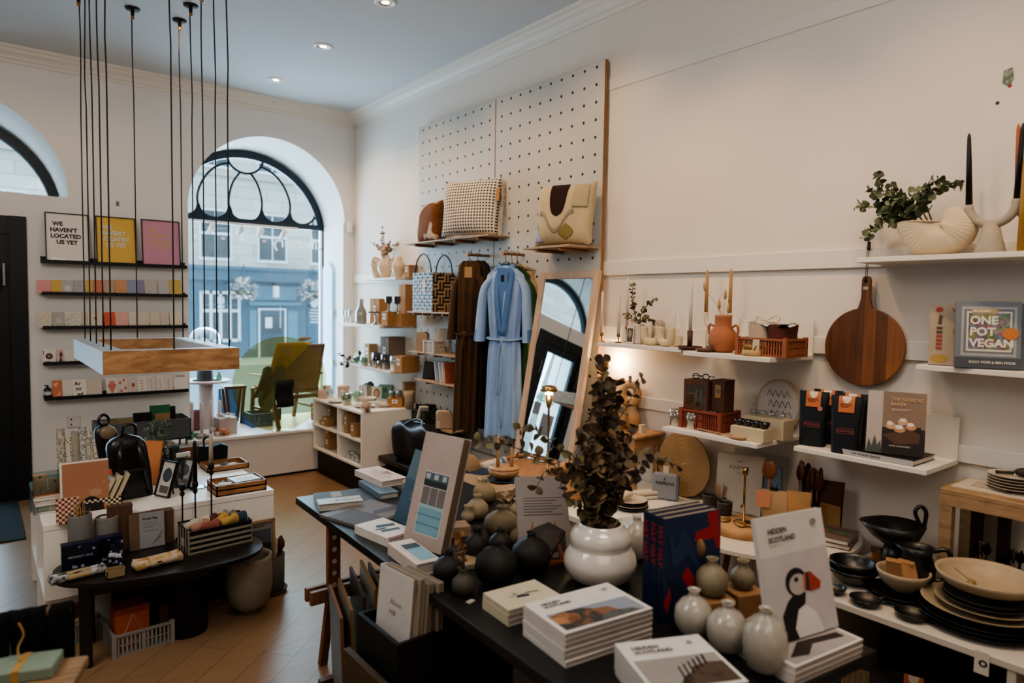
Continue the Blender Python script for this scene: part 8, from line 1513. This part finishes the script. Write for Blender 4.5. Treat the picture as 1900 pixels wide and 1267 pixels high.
# pool book standing, blue book behind
def upright(label,bl,br,tl,t,cover,items,z=0,spine=None,pages='#a3917d',deg=12,name='book'):
    a=P(*bl,Z=TZ+z); b=P(*br,Z=TZ+z); w=(b-a).length; rz=math.atan2((b-a).y,(b-a).x); mid=(a+b)/2; top=P(*tl,Y=a.y) if abs(math.cos(rz))>.5 else P(*tl,X=a.x); h=(top.z-TZ-z)/math.cos(R(deg))
    return book(w,h,t,label,Vector((mid.x,mid.y,TZ+z+.0005)),rz=rz,cover=cover,items=items,stand=deg,spine=spine,pages=pages,name=name)
pb_=[('r',.22,.11,.86,.66,'#c2bdb6'),('r',.24,.12,.84,.34,'#6f9fb0'),('r',.24,.34,.84,.37,'#8fb5c0'),('r',.24,.37,.43,.52,'#746a6b'),('r',.45,.37,.64,.52,'#746a6b'),('r',.66,.37,.84,.52,'#746a6b'),('r',.24,.53,.84,.58,'#27323a'),('r',.24,.58,.84,.65,'#4a5f69'),('r',.27,.595,.38,.64,'#a9b4b6'),('r',.48,.595,.59,.64,'#a9b4b6'),('r',.7,.595,.80,.64,'#a9b4b6'),('r',.24,.20,.84,.206,'#4b7f92'),('r',.24,.28,.84,.286,'#4b7f92')]
upright('large beige book with swimming pool photograph standing on the table',(762,1005),(832,1030),(806,824),.045,'#b09e94',pb_,deg=16,pages='#6f5a48')
upright('blue photo book standing behind the beige pool book',(740,965),(775,985),(792,860),.03,'#39566e',[('r',0,.6,1,1,'#55707f'),('t',.45,.4,.06,'Beyond the','#7f97a6','LEFT',.0),('t',.45,.33,.06,'Horizon','#7f97a6','LEFT',.0)],deg=20)
# white ceramic figures by the blue book
for k,(px,py,h,l) in enumerate(((770,912,.13,'cream rounded ceramic figure behind the blue book'),(752,915,.08,'cream ceramic block left of the rounded figure'))):
    c=F(px,py); 
    if k==0: solo(MB().mat(M('#a98e6d',.6)).lathe([(.02,0),(.032,.02),(.03,.06),(.018,.08),(.024,.10),(.022,.125),(.001,.14)],18),'ceramic_figure',l,'ornament',(c.x+.02,c.y,c.z))
    else: solo(MB().mat(M('#a9957b',.6)).box(-.035,.035,-.03,.03,0,h,bev=.01),'ceramic_block',l,'ornament',(c.x,c.y-.05,c.z))
c=F(800,905); o=thing('dried_poppy','dried brown stems and beads standing behind the blue book','dried flowers',(c.x+.05,c.y-.05,c.z)); m=MB().mat(M('#6d4f33',.8)).tube([(0,0,0),(-.03,0,.26)],.0022,5).tube([(0,0,0),(.03,0,.15)],.002,5); m.build('stems',o); m=MB().mat(M('#8f6b49',.8)).ball((-.03,0,.27),.014,sc=(1,1,1.4)).ball((.03,0,.16),.018).mat(M('#27384d',.6)).ball((.06,.0,.13),.012).mat(M('#9a7350',.8)).ball((.0,.02,.14),.022).ball((-.01,-.02,.10),.02); m.build('seed_pods',o)
vessel([(.03,0),(.035,.05),(.02,.08)],'small tan pot holding the dried brown stems','pot',(c.x+.05,c.y-.05+.06,c.z),M('#8a6a48',.7),name='small_pot')
# bud vases and blocks
darkv=M('#1d1a16',.6,var=.2,bump=.15); olv=M('#4b4637',.55,var=.2,bump=.15); sand=M('#7f6f55',.7,var=.12,bump=.2)
def budvase(r,label,c,mat,sq=.85,neck=.018,ribs=0,group=None,nh=.022,sc=1.):
    h=2*r*sq; prof=[(r*.45,0),(r*.8,h*.12),(r*.98,h*.35),(r,h*.5),(r*.93,h*.72),(r*.6,h*.92),(neck,h),(neck*.8,h+nh*.6),(neck*1.1,h+nh)]
    return vessel(prof,label,'vase',c,mat,name='bud_vase',group=group,n=32,th=.003,mod=(lambda a,k:1+.035*abs(math.sin(a*ribs/2))*(1 if r>.02 else 0)) if ribs else None)
def bv(px,py,r,label,mat,**k): c=F(px,py); dr=Vector((c.x,c.y,0)).normalized()*r*.6; budvase(r,label,(c.x+dr.x,c.y+dr.y,c.z),mat,**k); return c+dr
c=bv(860,1108,.040,'small olive bud vase holding an orange dried leaf sprig',olv)
ol=[M('#a8671f',.8,var=.2),M('#8a5a25',.8,var=.2)]
sprig('orange brown dried leaves in the small olive bud vase',Vector((c.x,c.y,c.z+.075)),[[(0,0,0),(.0,0,.05),(-.01,.01,.13)]],'#a8671f',leafmats=ol,lw=.045,ll=.032,name='leaf_sprig',step=.022)
bv(832,1085,.055,'black bottle vase with short neck, front left of the dark group',darkv,sq=.8); bv(920,1092,.075,'large black round vase in the centre of the dark group',darkv,sq=.85); bv(985,1068,.072,'large black round vase at the right of the dark group',darkv,sq=.85); bv(885,1040,.048,'black bottle vase with flared neck behind the olive one',darkv,sq=.95,nh=.03); bv(928,1030,.045,'small dark brown vase between the black and sand vases',M('#2b251c',.6,bump=.2))
bv(965,1012,.042,'small sand vase leaning on the easel foot',sand,sq=.75); bv(1002,990,.03,'tiny sand vase half behind the easel book',sand,sq=.8)
bv(930,1000,.072,'large ribbed sand pumpkin vase in the middle of the table',sand,sq=.72,ribs=14); bv(978,985,.042,'small brown ribbed pumpkin vase behind the easel book edge',M('#5f523c',.7),ribs=12)
bv(885,965,.050,'cream ribbed pumpkin vase right of the pool book',M('#9a886a',.7),ribs=14); bv(898,935,.055,'cream textured round vase at the far side of the pumpkins',M('#93815f',.8,bump=.5)); bv(868,970,.03,'narrow cream ribbed vase against the pool book edge',M('#9a886a',.7),ribs=10); bv(960,960,.035,'small cream vase with dried flowers among the pumpkins',M('#a08e70',.7))
c=F(925,950); o=thing('dried_flower_posy','white and brown dried flower posy among the pumpkin vases','dried flowers',(c.x+.05,c.y-.02,c.z)); m=MB(); rnd=random.Random(4)
for k in range(26): m.mat(M(['#3a2b1d','#8f7f66','#5b4a30'][k%3],.9)).leaf((rnd.uniform(-.03,.03),rnd.uniform(-.03,.03),.03+rnd.uniform(0,.05)),(rnd.uniform(-1,1),rnd.uniform(-1,1),rnd.uniform(-.2,1)),(0,0,1),.02,.035)
m.build('petals',o); MB().mat(M('#a08e70',.7)).lathe([(.02,0),(.03,.02),(.02,.04)],16).build('cup',o)
for k,(px,py,w,d,h,l) in enumerate(((845,1000,.11,.085,.045,'pale timber block between the pool book and pumpkin vase'),(858,1060,.12,.09,.02,'flat timber block nearest the black bottle vases'),(935,925,.16,.10,.04,'long pale timber block at the far side of the pumpkins'))):
    c=F(px,py); dr=Vector((c.x,c.y,0)).normalized()*.05; solo(MB().mat(wood('#a58a66','#85694a',.6)).box(-w/2,w/2,-d/2,d/2,0,h,bev=.002),'timber_block',l,'block',(c.x+dr.x,c.y+dr.y,c.z),-.3+.1*k)
# easel book seen from the back
a=F(985,1040); b=F(1075,1060); mid=(a+b)/2; rz=math.atan2((b-a).y,(b-a).x)
bc_=[('r',.12,.72-.035*k,.88-.1*(k%3),.727-.035*k,'#4f4846') for k in range(7)]+[('p',[(.1,.05),(.9,.05),(.9,.3),(.6,.42),(.3,.35)],'#3d3634'),('p',[(.3,.1),(.7,.08),(.8,.3),(.5,.34)],'#4d4441')]
t=P(950,872,Y=1.95); h=.30; o=book(.20,h,.026,'grey backed book propped on a timber easel, seen from behind',Vector((1.80,1.80,TZ+.012)),rz=R(-30),cover='#8d827e',pages='#8f8478',items=bc_,stand=24)
o.location=Vector((P(1010,1040,Z=TZ).x,P(1010,1040,Z=TZ).y,TZ+.014)); q=o.location
o=thing('book_easel','small timber easel holding the grey backed book','easel',(q.x,q.y,TZ+.0005),R(-30)); MB().mat(M('#8a4a22',.5)).bar((-.06,-.03,.01),(-.045,.035,.14),.012).bar((.06,-.03,.01),(.045,.035,.14),.012).build('easel_leg',o); MB().mat(M('#8a4a22',.5)).box(-.08,.08,-.055,.0,0,.012).build('ledge',o); MB().mat(blackm).tube([(.0,-.04,.0),(.07,-.035,.12)],.003,6).build('strut',o)
# white double gourd vase with bouquet
c=F(1112,1088); dr=Vector((c.x,c.y,0)).normalized()*.06; vc=Vector((c.x+dr.x,c.y+dr.y,TZ+.0005)); sc_=1.
dist=(vc-CAM).length; Rv=122/2/1257*dist*1.04
vessel([(Rv*.62,0),(Rv*.85,.02),(Rv*.99,.055),(Rv,.075),(Rv*.94,.10),(Rv*.83,.122),(Rv*.80,.128),(Rv*.84,.14),(Rv*.83,.165),(Rv*.72,.185),(Rv*.60,.195),(Rv*.585,.205)],'glossy white double gourd vase holding the big dried bouquet','vase',vc,M('#d8cfc3',.14,var=.03,spec=.7,coat=.6),name='gourd_vase',n=44,th=.005)
vz=TZ+.2; d0=vc+Vector((0,0,.03))
def BL(px,py,off=0.):
    # point at the vase distance seen at this pixel
    n=Vector((_f.x,_f.y,0)).normalized(); dd=_f+_r2*((px-950)/FP)-_u2*((py-633.5)/FP); t=((vc-CAM).dot(n)+off)/dd.dot(n); return CAM+dd*t-d0
neck=Vector((0,0,.165))
lm=[M('#5d4a36',.8,var=.3),M('#755c3e',.8,var=.3),M('#4a4036',.8,var=.3),M('#7f673f',.8,var=.3),M('#5f4538',.8,var=.3)]
stems=[]; rnd=random.Random(12)
ends=[(1120,665,0),(1110,720,.0),(1095,770,-.05),(1140,740,.04),(1150,800,.05),(1170,840,.02),(1075,800,0),(1060,850,-.04),(1130,780,-.03),(1110,850,-.06),(1155,880,-.03),(1085,880,.05),(1125,820,.07),(1175,790,.1),(1195,860,.04),(1145,700,.02)]
for (x,y,o_) in ends: e=BL(x,y,o_); m1=BL(1110+(x-1110)*.45,980-(980-y)*.5,o_*.6); stems.append([(0,0,.0),tuple(neck+Vector((rnd.uniform(-.02,.02),rnd.uniform(-.02,.02),.02))),tuple(m1),tuple(e)])
sprig('large dark brown dried eucalyptus bouquet in the white gourd vase',d0,stems,'#33281d',leafmats=lm,lw=.056,ll=.050,name='dried_bouquet',step=.019)
side=[]; lm2=[M('#6f5d42',.8,var=.3),M('#7f744b',.8,var=.3),M('#5b4e3c',.8,var=.3)]
for path in ([(1090,900),(1060,840),(1030,830),(985,790),(960,795)],[(1085,905),(1010,850),(940,825),(880,815)],[(1090,920),(1050,880),(1010,875),(995,905)],[(1130,880),(1180,840),(1210,845),(1260,865)],[(1120,820),(1160,760),(1180,720),(1192,700)],[(1085,950),(1060,930),(1040,900),(1045,880)]):
    side.append([(0,0,.0),tuple(neck)]+[tuple(BL(x,y,rnd.uniform(-.04,.04))) for x,y in path])
sprig('sparse side branches of dried leaves arching out of the white gourd vase',d0,side,'#4a3d2a',leafmats=lm2,lw=.045,ll=.05,name='dried_branches',step=.036)
c=F(1190,1052); budvase(.06,'second white gourd vase mostly hidden behind the white one',(c.x+.05,c.y+.07,c.z),M('#b7ada0',.2,spec=.7),sq=1.2)
# blue and red HAY books
def haybook(label,off,front=False):
    a=P(1218,1152,Z=TZ); b=P(1340,1118,Z=TZ); d=(b-a).normalized(); n=Vector((-d.y,d.x,0)); w=.235; h=.325; t=.030
    m=a+d*(w/2)+n*off; rz=math.atan2(d.y,d.x); o=book(w,h,t,label,Vector((m.x,m.y,TZ+.0005)),rz=rz,cover='#1a2c4f',spine='#13203c',pages='#8d7f6e',stand=1,group='tall blue books with red letters',items=hayi if front else ())
    text('HAY',.06,M('#a3161c',.5),o,(-w/2-.0006,.275,t/2-.02),(0,-PI/2,0),bold=.03) if 0 else None
    me=textmesh('HAY HAY',.030,.02); me.materials.append(M('#a3161c',.5)); to=bpy.data.objects.new('spine_lettering',me); COL.objects.link(to); to.parent=o; to.matrix_local=Matrix(((0,0,-1,-w/2-.0008),(-1,0,0,.30),(0,1,0,.003),(0,0,0,1)))
    return o
hayi=[('p',[(.74,.98),(.95,1.0),(.99,.62),(.93,.62),(.88,.72),(.52,.73),(.55,.82),(.80,.85)],'#a3161c'),('p',[(.30,.42),(.40,.50),(.62,.30),(.55,.20),(.42,.30)],'#a3161c'),('p',[(.36,.10),(.52,.24),(.66,.05),(.60,.0),(.48,.0)],'#a3161c'),('p',[(.0,.2),(.10,.34),(.12,.24),(.06,.08)],'#a3161c'),('p',[(.05,.9),(.2,.7),(.3,.9),(.6,.6),(.7,.35),(.4,.62),(.15,.5)],'#22395c'),('p',[(.05,.45),(.3,.35),(.45,.1),(.2,.2)],'#16233f')]
haybook('tall blue book with red letters, front of three upright copies',.0,True); haybook('tall blue book with red letters, middle of three upright copies',.034); haybook('tall blue book with red letters, rear of three upright copies',.068)
# magazine stacks
gx='#ddd6cf'
def stack(n,pa,pb,pc,t,z0,lbl,cover,items,name='magazine'):
    for k in range(n):
        top=(k==n-1); dy=0; a,b,c=[P(x,y,Z=TZ+z0+t*n) for x,y in(pa,pb,pc)]; ctr,h,w,rz=quad((a,b,c)); rnd=random.Random(k+int(pa[0]))
        book(w,h,t-.0006,lbl(k,n),Vector((ctr.x+rnd.uniform(-.002,.002),ctr.y+rnd.uniform(-.002,.002),TZ+z0+.0005+t*k)),rz=rz+rnd.uniform(-.012,.012)*(not top),cover=cover,items=items if top else (),pages='#a59a90',soft=True,name=name,cat='magazine',group=lbl(0,n).split(',')[-1].strip()[:40])
def ordn(k,n): return 'topmost' if k==n-1 else ['bottom','second from the bottom','third from the bottom','fourth from the bottom','fifth from the bottom','sixth from the bottom'][k]
rock=[('p',[(.05,.08),(.95,.05),(.95,.50),(.05,.55)],'#8f95a3'),('p',[(.05,.07),(.55,.05),(.9,.06),(.84,.16),(.70,.22),(.66,.36),(.52,.40),(.42,.50),(.22,.53),(.05,.48)],pattern('cloud','#3f3a36','#8a5a3a',22,.6,bump=0)),('p',[(.05,.25),(.15,.2),(.3,.24),(.33,.38),(.22,.48),(.05,.47)],pattern('cloud','#7a4a2c','#b07a4c',35,.6,bump=0)),('p',[(.4,.07),(.9,.06),(.82,.15),(.62,.22),(.5,.17)],pattern('cloud','#2f3a3c','#5b6460',30,.6,bump=0)),('t',.12,.80,.085,'HIDDEN','#4a4644','LEFT',.03),('t',.12,.71,.085,'SCOTLAND','#4a4644','LEFT',.03),('e',.86,.82,.035,.028,'#9c958f')]
stack(6,(960,1124),(1060,1172),(1221,1124),.0155,0,lambda k,n:'white magazine with rocky coast cover, %s of the middle stack'%ordn(k,n),gx,rock)
stack(3,(885,1104),(955,1128),(1052,1100),.017,0,lambda k,n:'cream paperback with a line drawn hand, %s of the left stack'%ordn(k,n),'#cfc2a2',[('t',.25,.45,.25,'~S','#2e3444','LEFT',.0),('p',[(.35,.4),(.55,.35),(.6,.42),(.5,.5),(.4,.48)],'#2e3444'),('p',[(.55,.5),(.8,.45),(.8,.48),(.57,.53)],'#2e3444')],'paperback')
pier=[('r',.04,.05,.96,.60,'#9c948c'),('p',[(.25,.05),(.96,.05),(.96,.42),(.8,.43),(.6,.38),(.52,.27),(.42,.22),(.35,.12)],pattern('cloud','#2c211a','#54402e',26,.6,bump=0))]+[('p',[(.40+.07*k,.16+.05*k),(.42+.07*k,.14+.05*k),(.46+.07*k,.40+.035*k),(.44+.07*k,.41+.035*k)],'#211a16') for k in range(6)]+[('t',.12,.80,.085,'HIDDEN','#4a4644','LEFT',.03),('t',.12,.71,.085,'SCOTLAND','#4a4644','LEFT',.03),('e',.80,.84,.035,.028,'#9c958f')]
stack(5,(1105,1205),(1255,1275),(1425,1252),.0165,0,lambda k,n:'white magazine with pier posts cover, %s of the nearest stack'%ordn(k,n),gx,pier)
# puffin magazine standing on its stack
puf2=[('r',.04,.04,.96,.6,'#a39b96'),('p',[(.1,.2),(.4,.45),(.9,.35),(.9,.2),(.5,.3),(.3,.12)],'#2e221c')]
stack(3,(1374,1180),(1470,1240),(1597,1187),.017,0,lambda k,n:'white magazine, %s of the stack under the puffin cover'%ordn(k,n),gx,puf2)
puff=[('r',.0,.0,1,.68,'#c0b8b7'),('p',[(.22,.0),(.20,.20),(.30,.30),(.46,.38),(.58,.34),(.55,.25),(.44,.22),(.36,.08),(.40,.0)],'#1a1614'),('p',[(.40,.0),(.36,.08),(.44,.22),(.55,.25),(.70,.16),(.78,.0)],'#ddd6d0'),('e',.46,.44,.16,.115,'#1d1917'),('e',.48,.42,.13,.085,'#b3a9a3'),('e',.46,.46,.03,.02,'#1a1614'),('p',[(.60,.50),(.68,.50),(.82,.40),(.80,.35),(.66,.34),(.58,.36)],'#a8341f'),('p',[(.58,.36),(.60,.50),(.64,.50),(.65,.35)],'#33302f'),('p',[(.55,.36),(.58,.36),(.60,.50),(.57,.49)],'#c4683a'),('t',.14,.86,.06,'HIDDEN','#4a4644','LEFT',.03),('t',.14,.79,.06,'SCOTLAND','#4a4644','LEFT',.03),('t',.14,.755,.022,'Discover more','#6d6764','LEFT',0),('e',.83,.90,.045,.028,'#8d8680')]
z=.052; a=P(1428,1200,Z=TZ+z); b=P(1543,1158,Z=TZ+z); d=(b-a).normalized(); w=(b-a).length; m=(a+b)/2; h=.335
book(w,h,.016,'white magazine with a puffin portrait standing on its stack',Vector((m.x,m.y,TZ+z+.001)),rz=math.atan2(d.y,d.x)-.05,cover='#d3cbc5',items=puff,stand=13,pages='#b3aaa0',soft=True,name='magazine',cat='magazine')
# speckled vases and timber blocks on the near side
spv=M('#b0a898',.22,var=.14,scale=50,spec=.7,coat=.4)
bl=[]
for k,(px,py,l) in enumerate(((1318,1158,'oak cube block under the larger speckled vase'),(1375,1143,'oak cube block under the smaller speckled vase'))):
    c=F(px,py); dr=Vector((c.x,c.y,0)).normalized()*.04; s=.105; solo(MB().mat(wood('#a97a44','#835a2c',.5,(3,3,9))).box(-s/2,s/2,-s/2,s/2,0,.075,bev=.003),'oak_cube',l,'block',(c.x+dr.x,c.y+dr.y,c.z),-.35); bl.append(Vector((c.x+dr.x,c.y+dr.y,c.z+.0755)))
budvase(.050,'speckled sand vase standing on the left oak cube',bl[0],M('#8f8266',.5,var=.15,scale=40),sq=.95); budvase(.038,'small speckled sand vase standing on the right oak cube',bl[1],M('#8f8266',.5,var=.15,scale=40),sq=.9)
bv(1285,1186,.056,'speckled white vase left of three in the near row',spv,sq=1.02); bv(1348,1218,.058,'speckled white vase in the middle of the near row',spv,sq=1.05,nh=.018)
c=F(1425,1262); budvase(.058,'egg shaped speckled white vase nearest the puffin magazine',(c.x+.03,c.y+.03,c.z),spv,sq=1.35,nh=.016)
c=F(1260,1130); gr=M('#8f6f3f',.9,var=.2)
o=thing('pampas_grass','dried tan grass blades in front of the blue books','dried grass',(c.x+.03,c.y+.03,c.z)); m=MB()
for k in range(5): m.mat(gr).tube(smooth([(0,0,0),(-.012*k+.01,.0,.09),(-.02*k+.02,.01*k,.20-.015*k)]),[.004]*5+[.007]*4+[.001]*2,6,flat=.4)
m.build('blades',o); o=thing('dried_posy','round tan dried flower on a stem above the speckled vases','dried flowers',(bl[0].x-.02,bl[0].y+.045,TZ+.0005)); MB().mat(M('#6d4f2c',.8)).tube([(0,0,0),(.01,0,.20)],.0018,5).build('stem',o); MB().mat(M('#8a6a42',.95,bump=.5)).ball((.01,0,.215),.024,sc=(.6,1,1.2)).build('flower_head',o)
carton(.04,.02,.09,'narrow brown gift tag box behind the speckled vases',(bl[0].x-.06,bl[0].y+.07,TZ+.0005),-.3,color='#5f3418',tagc='#b3a894')
lying('white card slab under the speckled vases at the near side',(1375,1160),(1400,1195),(1450,1165),0,.006,'#a79d92',soft=True,name='card_slab',cat='card')
for k,(px,py,l) in enumerate(((1550,1233,'small white price chip at the near right corner of the table'),(873,1117,'small cream price chip at the left edge of the table'),(735,955,'tiny white price chip beside the grey magazine'))):
    c=F(px,py); solo(MB().mat(M('#b5ab9d',.5)).box(-.015,.015,-.009,.009,0,.004,bev=.001),'price_chip',l,'price chip',c,.3)
# ================================================================ PRINT BINS AT THE TABLE FOOT
def frameleaf(label,c,w,h,rz,rx,col,edge='#6b4a2b',t=.012,items=()):
    o=thing('framed_print',label,'print',c,rz,'prints leaning under the trestle table',rx=rx); MB().mat(M(edge,.6)).box(-w/2,w/2,-t,0,0,h).build('frame',o); 
    mb=MB().mat(M(col,.4)).box(-w/2+.01,w/2-.01,-t-.001,-t,.01,h-.01); mb.build('print_sheet',o); return o
fb=P(640,1267,Z=.12)
BX,BY,BH=1.28,2.015,.62; bn=thing('black_bin','black timber bin holding upright photo books below the table','bin',(BX,BY,0)); bk=M('#0a0a0a',.6)
for a_ in((-.24,.24,-.145,-.13),(-.24,-.225,-.13,.13),(.225,.24,-.13,.13),(-.24,.24,.13,.145)): MB().mat(bk).box(*a_,0,BH).build('bin_wall',bn)
MB().mat(bk).box(-.225,.225,-.13,.13,.40,.42).build('bin_floor',bn)
wd_=[('t',.38,.70,.07,'Alison','#6d6a68','LEFT',.0),('t',.38,.61,.07,'Hill','#6d6a68','LEFT',.0),('r',.0,.0,.5,.40,'#7f7f82'),('r',.35,.05,.95,.34,'#a29a92'),('r',.7,.02,.92,.24,'#5f6c80'),('e',.5,.28,.04,.04,'#2a2728')]
ht_=P(722,1060,X=1.09).z-.4205
for k,(x,c,l) in enumerate(((1.062,'#cdc7c3','white photo book with pale interior picture, front of the black bin'),(1.088,'#a39888','white photo book, second in the black bin'),(1.114,'#978b7a','cream photo book, third in the black bin'),(1.165,'#9a8f7f','cream photo book, rearmost in the black bin'))):
    book(.195,ht_*(1 if k<2 else .95),.022,l,Vector((x+.036,2.0-.01*k,.4205)),rz=-PI/2+.10,cover=c,pages='#85715a',stand=(5,4,4,1)[k],items=wd_ if k==0 else (),group='photo books in the black bin')
solo(MB().mat(wood('#4f3a20','#33240f',.6)).box(-.012,.012,-.17,.17,0,.50),'timber_board','dark brown timber board standing before the black bin','board',(1.005,2.0,0),0)
o=lean('postcard','dark red and white card leaning at the far end of the black bin','card',.10,.30,Vector((1.10,2.12,.4205)),16,'#5b1f18',[('r',0,.55,1,1,'#8b8f9c'),('t',.1,.75,.14,'LONDON','#5c6474','LEFT',.02),('p',[(.2,.1),(.6,.2),(.5,.5)],'#8a4a30')],rz=-PI/2+.05,th=.006)
lean('blue_card','grey blue slim card behind the red one in the black bin','card',.10,.30,Vector((1.15,2.13,.4205)),10,'#4d5d78',(),rz=-PI/2+.05,th=.006)
rk=thing('print_rack','floor rack with black posts holding framed prints under the table','rack',(1.24,2.66,0)); 
MB().mat(M('#16181a',.4)).tube([(-.10,-.24,0),(-.10,-.24,.30)],.012,8).build('post',rk); MB().mat(M('#16181a',.4)).tube([(.19,-.22,0),(.19,-.22,.56)],.012,8).build('post',rk); MB().mat(M('#5f3c1f',.5)).box(-.08,.2,-.2,-.17,.02,.05).build('base_bar',rk); MB().mat(M('#5f3c1f',.5)).box(-.08,.2,.1,.13,.02,.05).build('base_bar',rk)
for k,(x,w,h,rx,c,e,l) in enumerate(((1.20,.34,.42,.04,'#6f7d84','#7d5230','pale blue landscape print, leftmost under the table'),(1.24,.34,.44,.03,'#8a857b','#8a6a42','cream framed print, second under the table'),(1.29,.34,.48,.02,'#3c3a38','#4f3620','dark framed print, third under the table'),(1.33,.34,.50,.0,'#8a826f','#9a7430','yellow edged frame, fourth under the table'),(1.37,.34,.48,.0,'#7d6a50','#7d5a32','tan framed print, last under the table'))):
    frameleaf(l,(x-.02,2.60,.052),w,h,-PI/2-.28,rx,c,e)
